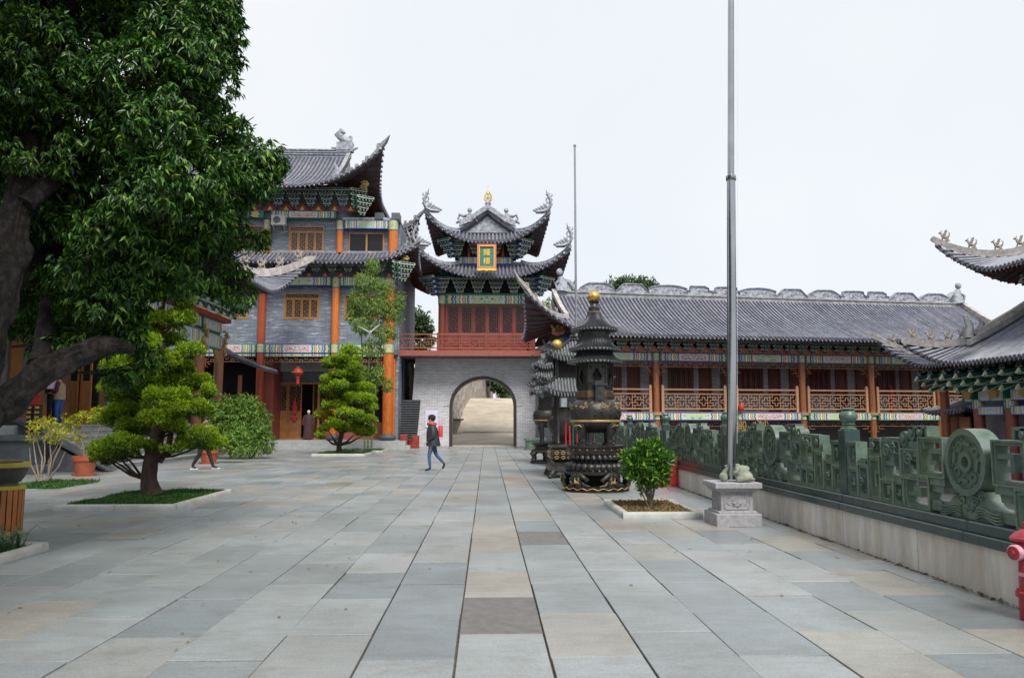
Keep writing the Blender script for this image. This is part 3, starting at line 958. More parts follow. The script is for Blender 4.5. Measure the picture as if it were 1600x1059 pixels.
def hang_lattice(x0, x1, ztop, h, drop, y0, y1, cell=.14, t=.024):
    """lattice hung below a beam, deeper at both ends"""
    b = MB()
    L = x1 - x0
    nx = max(4, round(L / cell)); c = L / nx
    for i in range(nx):
        u = (i + .5) / nx
        e = max(0, 1 - min(u, 1 - u) * 6)
        hh = h + (drop if e > .35 else 0) + (drop * .7 if e > .72 else 0)
        nz = max(1, round(hh / cell))
        for k in range(nz):
            z = ztop - k * cell
            if (i + 2 * k) % 4 in (0, 1) or i in (0,): b.box(x0 + i * c - t / 2, x0 + i * c + t / 2, y0, y1, z - cell, z)
            if (2 * i + k) % 4 in (0, 1, 3) or k == nz - 1: b.box(x0 + i * c, x0 + (i + 1) * c, y0 + .002, y1 - .002, z - cell - t / 2, z - cell + t / 2)
    b.box(x0, x1, y0 - .004, y1 + .004, ztop - .03, ztop)
    return b


def window(parent, x0, x1, z0, z1, y, leaves=4, name='window', wood='wood_y', open_=False, world=True, fr=.07, head=True, cell=.12):
    """wooden window facing -y: frame, leaves with lattice, glass behind"""
    f = MB(); f.frame('y', x0, x1, z0, z1, fr, y - .07, y + .05)
    w = f.build(name, M[wood], parent, world=world)
    p = MB(); p.box(x0 + fr, x1 - fr, y + .02, y + .035, z0 + fr, z1 - fr)
    p.build('pane', M['glass' if open_ else 'winglass'], w, world=world)
    zt = z1 - fr
    if head:
        zt = z1 - (z1 - z0) * .22
        h = MB(); h.box(x0 + fr, x1 - fr, y - .05, y + .01, zt, zt + .05)
        lt = lattice(x0 + fr, x1 - fr, zt + .05, z1 - fr, y - .03, y, cell=cell)
        h.v, n = h.v, len(h.v)
        h.add(lt.v, lt.f)
        h.build('transom', M[wood], w, world=world)
    lw = (x1 - x0 - 2 * fr) / leaves
    for i in range(leaves):
        a = x0 + fr + i * lw
        if open_ and i in (1, 2) or open_ == 'all': continue
        q = MB(); q.frame('y', a + .006, a + lw - .006, z0 + fr, zt - .005, .055, y - .045, y - .005)
        lt = lattice(a + .06, a + lw - .06, z0 + fr + .055, zt - .06, y - .032, y - .012, cell=cell, t=.02)
        q.add(lt.v, lt.f)
        q.build('sash', M[wood], w, world=world)
    return w


def door_leaf(parent, x0, x1, z0, z1, y, wood='wood', world=True, name='door_leaf', split=.5, latt=True, cell=.10):
    q = MB(); q.frame('y', x0, x1, z0, z1, .07, y - .04, y + .03)
    zm = z0 + (z1 - z0) * split
    q.box(x0 + .07, x1 - .07, y - .035, y + .03, zm - .05, zm + .05)
    zl = z0 + (z1 - z0) * .17
    q.box(x0 + .07, x1 - .07, y - .035, y + .03, zl - .04, zl + .04)
    zu = zm - (z1 - z0) * .10
    q.box(x0 + .07, x1 - .07, y - .035, y + .03, zu - .03, zu + .03)
    q.box(x0 + .07, x1 - .07, y - .005, y + .02, z0 + .07, zm - .05)
    q.box(x0 + .13, x1 - .13, y - .022, y - .004, zl + .09, zu - .08)
    d = q.build(name, M[wood], parent, world=world)
    if latt:
        lt = lattice(x0 + .07, x1 - .07, zm + .05, z1 - .07, y - .02, y, cell=cell, t=.02)
        lt.build('lattice', M[wood], d, world=world, kind='stuff')
    p = MB(); p.box(x0 + .07, x1 - .07, y + .005, y + .02, zm + .05, z1 - .07)
    p.build('pane', M['glass'], d, world=world)
    return d


def make_roof(parent, r, sides='fblr', hips=((-1, -1), (1, -1)), verges=(), world=True, sp=.24, rr=.06, ridge=None, gable=(), rafter=1.6, ridge_mat='ridge',
              hipw=.2, hiph=.22, beasts=0, beast_hips=(), fig_sc=1.0, curl=.5, name='roof', tilemat='tile', rolls_sides=None, hip_d1=None):
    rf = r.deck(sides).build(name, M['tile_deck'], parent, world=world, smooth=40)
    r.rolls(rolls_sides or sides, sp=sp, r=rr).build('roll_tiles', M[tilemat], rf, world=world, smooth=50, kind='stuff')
    if rafter: r.rafters(sides, depth=rafter).build('rafters', M['darkred'], rf, world=world, kind='stuff')
    for sx, sy in hips:
        pts = r.hip(sx, sy, 0, hip_d1)
        out = (pts[0] - pts[1]); out.z = 0; out = out.normalized() if out.length > 1e-5 else Vector((0, 0, 0))
        if curl:
            tip = [pts[0] + out * curl * .9 + Vector((0, 0, curl * .75)), pts[0] + out * curl * .5 + Vector((0, 0, curl * .28))]
            ws = [.04, hipw * .7] + [hipw] * len(pts); hs = [.05, hiph * .7] + [hiph] * len(pts)
            MB().sweep(tip + pts, ws, hs).build('hip_ridge', M[ridge_mat], rf, world=world, smooth=30)
        else:
            MB().sweep(pts, hipw, hiph).build('hip_ridge', M[ridge_mat], rf, world=world, smooth=30)
        if (sx, sy) in beast_hips:
            off = origin_of(parent) if world else Vector((0, 0, 0))
            for i in range(beasts):
                u = (i + .4) / beasts * .85
                k = u * (len(pts) - 1); a = int(k); p = pts[a].lerp(pts[a + 1], k - a)
                put_mesh(BEAST, 'ridge_figure', rf, p - Vector(off) + Vector((0, 0, hiph)), math.atan2(out.y, out.x), fig_sc)
    for sx, sy in verges:
        MB().sweep(r.verge(sx, sy), hipw * 1.1, hiph * 1.2).build('verge_ridge', M[ridge_mat], rf, world=world, smooth=30)
    if ridge:
        w, h = ridge
        a = r.M @ Vector((-(r.hx - r.gset) + .05, 0, r.z0 + r.rise - .05)); c = r.M @ Vector((r.hx - r.gset - .05, 0, r.z0 + r.rise - .05))
        MB().sweep([a, (a + c) / 2, c], w, h).build('ridge_cap', M[ridge_mat], rf, world=world)
    for sx in gable:
        x = sx * (r.hx - r.gset - .15)
        fr_ = [r.M.inverted() @ r.P('f', x, r.gset + (r.D - r.gset) * i / 8, -.1) for i in range(9)]
        poly = [(p.y, p.z) for p in fr_] + [(-p.y, p.z) for p in fr_[::-1][1:]]
        b = MB(); b.prism(poly, 'x', x - .06, x + .06)
        b.build('gable_wall', M['ridge_grey'], rf, world=world, M=r.M)
    return rf


def put_mesh(me, name, parent, loc, rz=0.0, sc=1.0):
    o = link(me, name, parent)
    o.location = loc; o.rotation_euler = (0, 0, rz); o.scale = sc if hasattr(sc, '__len__') else (sc, sc, sc)
    return o
# ---------------------------------------------------------------- brick hall with three storeys (left of the gate)
def column(parent, x, y, z0, z1, r, mat, base=True, world=True, seg=16, cap=None, ring=True):
    b = MB(); b.lathe([(r, z0 + (.32 if base else 0)), (r, z1)], seg, (x, y, 0))
    c = b.build('column', M[mat], parent, world=world, smooth=60)
    if base:
        q = MB(); q.lathe([(r * 1.1, z0), (r * 1.5, z0 + .05), (r * 1.65, z0 + .16), (r * 1.5, z0 + .27), (r * 1.12, z0 + .33), (r * 1.05, z0 + .34)], seg, (x, y, 0))
        q.build('column_base', M['slate'], c, world=world, smooth=50)
    for (a, e) in (cap or []):
        q = MB(); q.lathe([(r + .02, a), (r + .02, e)], seg, (x, y, 0))
        q.build('painted_collar', M['capband'], c, world=world, smooth=60)
    return c


YB = 44.0
z = lambda py, Y=YB: AZ(py, Y, 520)
x = lambda px, Y=YB: AX(px, Y, 500)
bld = thing('temple_hall', (x(470), YB, 0), 'three-storey blue-grey brick temple hall with orange columns, painted beams and swept tile roofs', 'temple hall')
XL, XR = x(120), x(622)
ZP = .42
b = MB(); b.box(XL, x(640), 42.6, 56, 0, ZP); b.build('platform', M['step'], bld, world=True)
b = MB(); b.box(x(560), x(648), 42.1, 42.59, 0, ZP * .5); b.build('step', M['step'], bld, world=True)
# walls
zf2, zf3, ztop = z(545), z(395), z(330)
b = MB()
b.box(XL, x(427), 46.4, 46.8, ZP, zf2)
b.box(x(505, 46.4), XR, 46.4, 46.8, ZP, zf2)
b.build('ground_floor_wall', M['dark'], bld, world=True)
b = MB(); b.box(x(409), x(426), 44.6, 46.39, ZP, zf2 - .25); b.build('red_side_panel', M['redwood'], bld, world=True)
b = MB(); b.box(x(429, 46.2), x(600, 46.2), 46.0, 46.38, z(580, 46), z(561, 46)); b.build('lintel_panel', M['plaster'], bld, world=True)
b = MB(); b.box(x(427), x(520), 46.3, 46.75, z(600, 46.3), z(580, 46.3) - .01)
b.build('transom_panel', M['slate'], bld, world=True)
b = MB(); b.box(XL, XR - .02, 44.2, 47, zf2 - .3, zf2 + .02); b.build('porch_ceiling', M['darkwall'], bld, world=True)
# brick storeys with real openings
def wall_with_holes(name, x0, x1, z0, z1, y0, y1, holes, mat, parent):
    b = MB(); xs = sorted(holes, key=lambda h: h[0]); cur = x0
    for a, c, p, q in xs:
        b.box(cur, a, y0, y1, z0, z1)
        b.box(a, c, y0, y1, z0, p)
        b.box(a, c, y0, y1, q, z1)
        cur = c
    b.box(cur, x1, y0, y1, z0, z1)
    return b.build(name, mat, parent, world=True)
W2 = [(x(441), x(497), z(498), z(457)), (x(536), x(592), z(498), z(459))]
W3 = [(x(446), x(502), z(393), z(352)), (x(541), x(597), z(393), z(362))]
W2l = (x(330), x(385), z(498), z(457)); W3l = (x(360), x(405), z(393), z(352))
wall_with_holes('brick_wall', XL, XR - .05, zf2, zf3, 44.25, 44.6, [W2l] + W2, M['brick_l'], bld)
wall_with_holes('brick_wall', XL, XR - .1, zf3, z(342), 44.3, 44.6, [W3l] + W3, M['brick_l'], bld)
b = MB(); b.box(XL, x(527), 44.3, 54, z(342) + .01, z(290, 42) + .72); b.build('upper_wall', M['brick_l'], bld, world=True)
b = MB(); b.box(XR - .35, XR, 44.61, 54, ZP, z(342)); b.build('side_wall', M['brick_l'], bld, world=True)
b = MB(); b.box(XL, XR - .36, 53.7, 54, ZP, z(342)); b.box(XL, XR - .36, 44.61, 53.7, z(342) - .2, z(342) - .05)
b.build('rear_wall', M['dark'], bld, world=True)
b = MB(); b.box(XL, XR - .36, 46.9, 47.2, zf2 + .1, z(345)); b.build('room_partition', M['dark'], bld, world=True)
for h in (W2l, W2[0], W3[0], W3l):
    window(bld, *h, 44.3, leaves=4)
window(bld, *W2[1], 44.3, leaves=4, open_=True, head=True)
window(bld, *W3[1], 44.3, leaves=2, open_='all', head=False)
b = MB(); b.box(x(568), x(571), 44.2, 44.3, z(392), z(363)); b.build('window_post', M['wood_y'], bld, world=True)
# columns
for px, mt in ((317, 'redcol'), (409, 'redcol'), (524, 'orange'), (608, 'orange')):
    column(bld, x(px), 44.0, ZP, z(433), .21 if px != 608 else .30, mt, cap=[(z(552), z(537)), (z(450), z(434))])
    if px != 317:
        column(bld, x(px + 4), 44.05, zf3, z(345), .19 if px != 608 else .27, 'orange', base=False, cap=[(z(360), z(344))])
b = MB(); b.box(x(612.5), x(617.5), 44.3, 44.62, ZP, z(560)); b.build('corner_post', M['orange'], bld, world=True)
# painted beams, one per bay
def beam(x0, x1, z0, z1, y0=43.86, y1=44.14, mat='beam', parent=None, world=True, name='painted_beam'):
    b = MB(); b.box(x0, x1, y0, y1, z0, z1)
    return b.build(name, M[mat], parent or bld, world=world)
cols = [x(317), x(409), x(524), x(608)]
for i, (a, c) in enumerate(zip(cols[:-1], cols[1:])):
    beam(a + .23, c - .24, z(552), z(538), mat='beam' if i != 2 else 'beam2')
    beam(a + .23, c - .24, z(447), z(433), mat='beam2')
    beam(a + .23, c - .24, z(557), z(552.5), 43.9, 44.1, mat='beam2', name='lower_rail')
    hang_lattice(a + .25, c - .25, z(557.5), .22, .22, 43.98, 44.02).build('hanging_lattice', M['latticewood'], bld, world=True)
beam(x(413) + .2, x(527) - .2, z(342), z(331), mat='beam')
beam(XL, x(413) - .2, z(342), z(331), mat='beam')
beam(x(530) + .2, x(612) - .25, z(358), z(344.5), mat='beam2')
# brackets
brk = [bracket_mesh(.92, .95, .55, 4, 'brk_g'), bracket_mesh(.92, .95, .55, 4, 'brk_b')]
brk_s = [bracket_mesh(.80, .62, .40, 3, 'brk_g'), bracket_mesh(.80, .62, .40, 3, 'brk_b')]
arch = arch_panel_mesh(.78, .52)
o = bld.location
for i in range(8):
    px = 380 + i * 25.6
    put_mesh(brk[i % 2], 'bracket_set', bld, Vector((x(px), 43.95, z(299))) - o)
    if i < 7: put_mesh(arch, 'arch_panel', bld, Vector((x(px + 12.8 - 2), 44.0, z(331))) - o)
for i in range(9):
    px = 418 + i * 25.2
    put_mesh(brk_s[i % 2], 'bracket_set', bld, Vector((x(px), 43.85, z(410))) - o)
    put_mesh(arch, 'arch_panel', bld, Vector((x(px + 12.5), 44.03, z(433))) - o, sc=.8)
# corner brackets and gilded animal heads
for px, py, Y in ((549, 299, 43.6), (560, 310, 43.2), (616, 410, 43.5), (626, 412, 43.1)):
    put_mesh(brk[1], 'bracket_set', bld, Vector((x(px, Y), Y, z(py, Y))) - o, rz=.6, sc=1.05)
for px, py, Y in ((566, 288, 42.7), (632, 404, 42.9)):
    h = MB(); c = Vector((x(px, Y), Y, z(py, Y)))
    for dx_, dy_, dz_, r_ in ((0, 0, 0, .17), (-.16, .15, -.08, .16), (.12, -.14, -.06, .11), (.10, -.12, .10, .09), (-.05, -.02, .18, .08), (-.18, .08, .14, .08), (.2, -.22, -.02, .06), (.02, .02, -.18, .10)): h.ell(c + Vector((dx_, dy_, dz_)), (r_, r_, r_ * .9), 9, 7)
    h.build('animal_head', M['goldpaint'], bld, world=True, smooth=50)
# skirt roof between the storeys
ez = z(408, 42.7)
rk = Roof((x(250) + x(622)) / 2, 49.15, (x(622) - x(250)) / 2 + 1.05, 49.15 - 42.7, ez, .78, 1.45, .95, 3.4, .2, D=1.45, a=.8)
make_roof(bld, rk, 'fr', hips=((1, -1),), sp=.235, rr=.06, beasts=0, curl=.1, rafter=1.3, hiph=.16, hipw=.18)
b = MB(); b.box(XL, XR - .3, 44.05, 44.24, zf3 - .02, zf3 + .12); b.build('skirt_flashing', M['ridge'], bld, world=True)
# great roof
rt = Roof((x(250) + AX(527, 44, 330)) / 2 - 1.0, 49.2, 0, 7.2, z(290, 42), 4.1, 2.5, 1.95, 4.4, .65, D=7.2, a=.5)
xe = -6.35
rt.hx = 8.2; rt.cx = xe - 8.2
rt.M = Matrix.Translation((rt.cx, 49.2, 0))
roof1 = make_roof(bld, rt, 'fr', hips=((1, -1),), verges=((1, -1),), sp=.245, rr=.065, gable=(1,), beasts=4, beast_hips=((1, -1),), fig_sc=.62, curl=.62, rafter=2.0, hiph=.26)
zr = rt.z0 + rt.rise
b = MB(); xr = rt.cx + rt.hx - rt.gset
b.sweep([Vector((rt.cx - rt.hx, 49.2, zr - .1)), Vector((xr, 49.2, zr - .1))], .34, .55)
for k in range(3): b.box(rt.cx - rt.hx, xr, 48.98 - .03, 49.42 + .03, zr + .05 + k * .15, zr + .09 + k * .15)
b.build('main_ridge', M['ridge_grey'], roof1, world=True)
b = MB()   # fish-dragon at the ridge end
b.box(xr - .9, xr + .15, 48.95, 49.45, zr + .3, zr + .9)
b.tube([(xr - .1, 49.2, zr + .9), (xr - .5, 49.2, zr + 1.15), (xr - .85, 49.2, zr + 1.5), (xr - .65, 49.2, zr + 1.75), (xr - .42, 49.2, zr + 1.55)], [.25, .27, .25, .18, .1], seg=8)
b.tube([(xr - .05, 49.2, zr + .8), (xr - .05, 49.2, zr + 1.35)], [.12, .14], seg=6)
b.tube([(xr - .9, 49.2, zr + .5), (xr - 1.25, 49.2, zr + .6)], [.15, .05], seg=6)
b.tube([(xr + .1, 49.2, zr + .5), (xr + .45, 49.2, zr + .6)], [.15, .05], seg=6)
b.build('ridge_dragon', M['ridge_grey'], roof1, world=True, smooth=50)
pb = rt.hip(1, -1)[-1]
b = MB(); b.tube([pb + Vector((.0, 0, .1)), pb + Vector((.1, -.1, .55)), pb + Vector((-.1, -.1, .95))], [.16, .14, .05], seg=6)
b.build('ridge_figure', M['ridge_grey'], roof1, world=True, smooth=50)
# parapet caps of the low right bay
for px in (590, 616):
    b = MB(); b.box(x(px - 6.5), x(px + 6.5), 43.8, 44.7, z(343), z(333)); b.build('parapet_cap', M['slate'], bld, world=True)
b = MB(); b.box(x(532), x(622), 43.9, 47, z(344), z(340)); b.build('parapet_coping', M['ridge_grey'], bld, world=True)
# small grey eave corner behind the right bay
r2 = Roof(x(612, 50), 53.0, 1.35, 3.0, z(372, 50), 1.2, 1.2, 1.3, 1.9, .4, D=1.3, a=.7)
make_roof(bld, r2, 'fr', hips=((1, -1),), sp=.25, curl=.7, rafter=0, name='rear_eave', beasts=2, beast_hips=((1, -1),), fig_sc=.6)
put_mesh(flame_mesh(1.5, mat=M['ridge']), 'flame_finial', bld, Vector((x(638, 45), 45, z(395, 45))) - o, 0, (-1, 1, 1))
# doors
for a, c in ((431, 453), (453.5, 475)):
    door_leaf(bld, x(a, 46.2), x(c, 46.2), ZP + .05, z(601, 46.2), 46.25)
b = MB(); b.frame('y', x(427, 46.2), x(503, 46.2), ZP, z(597, 46.2), .12, 46.15, 46.4); b.build('door_frame', M['wood'], bld, world=True)
dl = door_leaf(bld, 0, .9, 0, z(601, 46.2) - ZP - .05, 0, world=False)
dl.location = Vector((x(492, 46.4), 46.5, ZP + .05)) - o; dl.rotation_euler = (0, 0, R(75))
b = MB(); b.box(x(505, 45.5), x(600, 45.5), 46.0, 46.2, ZP, ZP + 1.0); b.build('low_screen', M['redwood_x'], bld, world=True)

# things on and beside the brick hall
t = thing('air_conditioner', (x(431, 43.8), 43.8, z(354)), 'cream outdoor air conditioner unit hung on the brick wall under painted eaves', 'air conditioner')
b = MB(); b.cbox(-.40, .40, -.18, .18, 0, .56, .02); b.build('casing', M['ac'], t)
b = MB(); b.lathe([(.2, 0), (.2, .03)], 20); b.xf(Matrix.Translation((-.08, -.185, .28)) @ Matrix.Rotation(PI / 2, 4, 'X')); b.build('fan_grille', M['darkwall'], t)
b = MB(); b.bar((-.3, .2, -.03), (-.3, -.16, -.03), .04); b.bar((.3, .2, -.03), (.3, -.16, -.03), .04); b.bar((.3, .22, -.25), (.3, -.14, -.04), .03); b.bar((-.3, .22, -.25), (-.3, -.14, -.04), .03)
b.build('bracket', M['ac'], t)
t = thing('paper_lantern', (x(468, 44.3), 44.3, z(600, 44.3)), 'round red palace lantern with yellow trim hanging over the wooden doors', 'lantern')
def lan(an, zz): return 1 + .035 * math.cos(an * 12)
b = MB(); b.lathe([(.10, .42), (.22, .50), (.29, .62), (.29, .70), (.22, .82), (.10, .90)], 36, rf=lan); b.build('lantern_body', M['redflat'], t, smooth=50)
b = MB(); b.lathe([(.12, .90), (.13, .96), (.04, 1.0)], 12); b.lathe([(.12, .36), (.12, .42)], 12); b.box(-.30, .30, -.31, -.29, .64, .67); b.build('gold_trim', M['goldpaint'], t)
b = MB(); b.lathe([(.09, .0), (.10, .34), (.04, .36)], 12); b.build('tassel', M['redflat'], t)
b = MB(); b.tube([(0, 0, 1.0), (0, 0, 1.25)], .012, seg=5); b.build('hanging_wire', M['blackcloth'], t)
t = thing('door_knot', (x(464.5, 46.15), 46.14, z(656, 46.1)), 'red festive paper fish ornament hung on the right door leaf', 'door ornament')
b = MB(); b.prism([(-.09, .35), (.09, .35), (.14, .7), (.08, 1.05), (0, 1.3), (-.08, 1.05), (-.13, .7)], 'y', -.03, .0); b.prism([(-.22, .12), (.22, .12), (.1, .26), (-.1, .26)], 'y', -.03, 0)
b.box(-.1, .1, -.03, 0, -.02, .11); b.build('paper_cutout', M['redflat'], t)
t = thing('mesh_panel', (x(641, 44.5), 44.6, 0), 'dark slatted screen panel leaning beside the grey brick gate', 'screen panel')
b = MB(); b.add([(-.55, 0, 0), (.42, 0, 0), (.62, .25, 2.7), (-.42, .25, 2.7), (-.55, .05, 0), (.42, .05, 0), (.62, .3, 2.7), (-.42, .3, 2.7)], [(0, 1, 2, 3), (7, 6, 5, 4), (0, 4, 5, 1), (1, 5, 6, 2), (2, 6, 7, 3), (3, 7, 4, 0)])
b.build('panel_sheet', M['blackcloth'], t)
for i in range(20):
    u = (i + .5) / 20; q = MB(); q.box(-.55 + .13 * u, .42 + .2 * u, .25 * u - .03, .25 * u - .004, 2.7 * u - .03, 2.7 * u + .02); q.build('slat', M['slate'], t)
for i, (px, hh, la) in enumerate(((634, .75, 'red fire extinguisher cabinet by the orange corner column'), (645, .62, 'red bucket at the foot of the dark slatted screen'), (652, .7, 'dark red bin between slatted screen and brick gate'))):
    X = x(px, 43.9); t = thing('fire_box', (X, 43.75, 0), la, 'fire equipment')
    if i == 1:
        b = MB(); b.lathe([(.15, 0), (.22, .45), (.235, .47), (.20, .46), (.14, .05)], 18); b.build('bucket', M['arch_red'], t, smooth=40)
        b = MB(); b.tube([(-.22, 0, .45), (-.15, 0, .62), (.15, 0, .62), (.22, 0, .45)], .012, seg=5); b.build('handle', M['slate'], t)
    else:
        b = MB(); b.cbox(-.2, .2, -.15, .15, 0, hh, .03); b.build('cabinet', M['arch_red'], t)
        b = MB(); b.cbox(-.16, .16, -.165, -.15, .08, hh - .1, .005); b.box(.08, .12, -.19, -.165, hh * .4, hh * .6); b.build('door', M['arch_red'], t)

# ---------------------------------------------------------------- bell tower on the arched brick gate
YG = 46.8
zz = lambda py, Y=YG: AZ(py, Y, 762)
xx = lambda px, Y=YG: AX(px, Y, 560)
tw = thing('bell_tower', (xx(760), YG, 0), 'red bell tower with two swept grey roofs standing on an arched grey brick gate', 'tower')
ot = tw.location
XC = xx(757); GL, GR = xx(649), xx(852)
ztopg = zz(560)
# front wall with pointed arch opening
AXc = (xx(703) + xx(807)) / 2; hw = (xx(807) - xx(703)) / 2
sp_, ap = 2.38, zz(588) + .02
def arch_pts(h, top, n=10, base=0.0):
    pts = []
    for i in range(n + 1):
        a = i / n * PI
        c, s_ = math.cos(a), math.sin(a)
        pts.append((AXc - h * (abs(c) ** 1.04) * (1 if c > 0 else -1), sp_ + (top - sp_) * s_ ** .97))
    return pts
def batter(y0, y1):
    ar = arch_pts(hw, ap, 16)
    b = MB()
    lo_l, lo_r = GL - .30, GR + .30
    def ring(y):
        L = [(lo_l, y, 0), (GL, y, ztopg)]; return L
    # left part, right part, and the spandrels as strips
    for y, flip in ((y0, False), (y1, True)):
        vs = []; top = []
        strip = [(AXc - hw, 0)] + ar + [(AXc + hw, 0)]
        tops = []
        for i, (a, c) in enumerate(strip):
            u = (a - (AXc - hw)) / (2 * hw)
            tops.append((a, ztopg))
        tops[0] = (lo_l, 0); vs = []
        # left pier
        b.add([(lo_l, y, 0), (AXc - hw, y, 0), (AXc - hw, y, sp_), (AXc - hw, y, ztopg), (GL, y, ztopg)], [(0, 1, 2, 3, 4)])
        b.add([(AXc + hw, y, 0), (lo_r, y, 0), (GR, y, ztopg), (AXc + hw, y, ztopg), (AXc + hw, y, sp_)], [(0, 1, 2, 3, 4)])
        for (a, c), (d, e) in zip(ar[:-1], ar[1:]):
            b.add([(a, y, c), (d, y, e), (d, y, ztopg), (a, y, ztopg)], [(0, 1, 2, 3)])
    full = [(AXc - hw, 0)] + ar + [(AXc + hw, 0)]
    for (a, c), (d, e) in zip(full[:-1], full[1:]):
        b.add([(a, y0, c), (a, y1, c), (d, y1, e), (d, y0, e)], [(0, 1, 2, 3)])
    b.add([(lo_l, y0, 0), (lo_l, y1, 0), (GL, y1, ztopg), (GL, y0, ztopg)], [(0, 1, 2, 3)])
    b.add([(lo_r, y0, 0), (lo_r, y1, 0), (GR, y1, ztopg), (GR, y0, ztopg)], [(0, 1, 2, 3)])
    return b
batter(YG, YG + 4.6).build('gate_wall', M['brick_g'], tw, world=True)
# dark timber lining of the arch
b = MB(); ar = [(AXc - hw, 0.01)] + arch_pts(hw, ap, 16) + [(AXc + hw, 0.01)]; ai = [(AXc - hw + .17, 0.01)] + [(AXc + (a - AXc) * (1 - .17 / hw), c - .17 * max(0, (c - sp_) / (ap - sp_)) ** .5) for a, c in arch_pts(hw, ap, 16)] + [(AXc + hw - .17, 0.01)]
for (a, c), (d, e), (f, g_), (h, k_) in zip(ar[:-1], ar[1:], ai[:-1], ai[1:]):
    b.add([(a, YG - .05, c), (d, YG - .05, e), (h, YG - .05, k_), (f, YG - .05, g_), (a, YG + .5, c), (d, YG + .5, e), (h, YG + .5, k_), (f, YG + .5, g_)], [(0, 1, 2, 3), (7, 6, 5, 4), (2, 3, 7, 6), (0, 4, 5, 1)])
b.build('arch_lining', M['darkbrown'], tw, world=True)
# voussoir bricks on edge round the arch, each a brick
ring = arch_pts(hw + .02, ap + .02, 44); ring2 = arch_pts(hw + .34, ap + .30, 44)
for i in range(44):
    (a, c), (d, e) = ring[i], ring[i + 1]; (f, g_), (h, k_) = ring2[i], ring2[i + 1]
    q = MB(); s_ = .06
    pa = [(a + (d - a) * s_, c + (e - c) * s_), (d - (d - a) * s_, e - (e - c) * s_), (h - (h - f) * s_, k_ - (k_ - g_) * s_), (f + (h - f) * s_, g_ + (k_ - g_) * s_)]
    q.prism(pa, 'y', YG - .035, YG - .001)
    q.build('brick', M['brick_g'], tw, world=True)
# slab with red-brown fascia, wider than the gate and reaching the brick hall
SL, SR = xx(622, 45.2), xx(872, 45.2)
b = MB(); b.box(SL, SR, 45.2, 52, zz(556, 45.2), zz(547.5, 45.2)); b.build('gallery_slab', M['redwood_x'], tw, world=True)
b = MB(); b.box(SL + .25, SR - .2, 45.45, 51.8, ztopg, zz(556, 45.2) - .004); b.build('slab_underside', M['darkwall'], tw, world=True)
zs = zz(547.5, 45.2)
# railing
yr = 45.3; rl = [xx(p, yr) for p in (622, 684, 759, 834)]; zt = zz(522, yr)
rp = MB()
for i, a in enumerate(rl):
    q = MB(); q.box(a - .06, a + .06, yr - .06, yr + .06, zs, zt + .08); q.build('railing_post', M['redwood'], tw, world=True)
for a, c in zip(rl[:-1], rl[1:]):
    q = MB()
    for u, h in ((zt - .05, .07), (zt - .30, .045), (zs + .12, .06)): q.box(a + .06, c - .06, yr - .03, yr + .03, u, u + h)
    lt = lattice(a + .07, c - .07, zs + .18, zt - .30, yr - .015, yr + .015, cell=.15, t=.028); q.add(lt.v, lt.f)
    q.build('railing_panel', M['redwood_x'], tw, world=True)
q = MB()
for u, h in ((zt - .05, .07), (zt - .30, .045), (zs + .12, .06)): q.box(rl[0] - .03, rl[0] + .03, yr + .06, 51.5, u, u + h)
lt = lattice(yr + .1, 51.4, zs + .18, zt - .30, -.015, .015, cell=.15, t=.028)
lt.xf(Matrix.Translation((rl[0], 0, 0)) @ Matrix.Rotation(PI / 2, 4, 'Z')); q.add([(a, c, d) for a, c, d in lt.v], lt.f)
q.build('railing_panel', M['redwood_x'], tw, world=True)
# storey with six door leaves
YC = 47.0
cl, crr = xx(690, YC), xx(831, YC)
YR = 51.2
for a in (cl, crr):
    column(tw, a, YC, zs, zz(463, YC), .22, 'redwood', base=False, cap=[(zz(476, YC), zz(462, YC))])
    column(tw, a, YR, zs, zz(463, YC), .22, 'redwood', base=False)
b = MB(); b.box(cl + .2, crr - .2, YC + .35, YC + .45, zs, zz(476, YC)); b.build('backing_wall', M['dark'], tw, world=True)
b = MB(); b.box(cl - .02, cl + .1, YC + .25, YR, zs, zz(462, YC)); b.box(crr - .1, crr + .02, YC + .25, YR, zs, zz(462, YC)); b.box(cl, crr, YR - .1, YR, zs, zz(462, YC))
b.build('side_wall', M['redwood'], tw, world=True)
wl = (crr - cl - .5) / 6
zd = zz(478, YC)
for i in range(6):
    a = cl + .25 + i * wl
    b = MB(); b.box(a - .05, a + .05, YC, YC + .14, zs, zd); b.build('mullion', M['redwood'], tw, world=True)
    door_leaf(tw, a + .055, a + wl - .055, zs + .02, zd - .03, YC + .12, wood='redwood', split=.42, cell=.11)
b = MB(); b.box(cl + .2, crr - .2, YC - .02, YC + .2, zd - .025, zd + .07); b.build('door_head', M['redwood_x'], tw, world=True)
beam(cl + .23, crr - .23, zz(476, YC), zz(461, YC), YC - .15, YC + .15, 'beam2', tw)
b = MB(); b.box(cl - .3, crr + .3, YC - .2, YR, zz(461, YC) + .002, zz(459, YC)); b.build('plate_beam', M['brk_g'], tw, world=True)
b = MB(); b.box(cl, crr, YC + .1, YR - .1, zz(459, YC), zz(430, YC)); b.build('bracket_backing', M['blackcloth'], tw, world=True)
bt = [bracket_mesh(.98, .92, .62, 4, 'brk_g'), bracket_mesh(.98, .92, .62, 4, 'brk_b')]
for i in range(6):
    put_mesh(bt[i % 2 if i not in (0, 5) else 0], 'bracket_set', tw, Vector((cl + (crr - cl) * i / 5, YC - .05, zz(437, YC))) - ot)
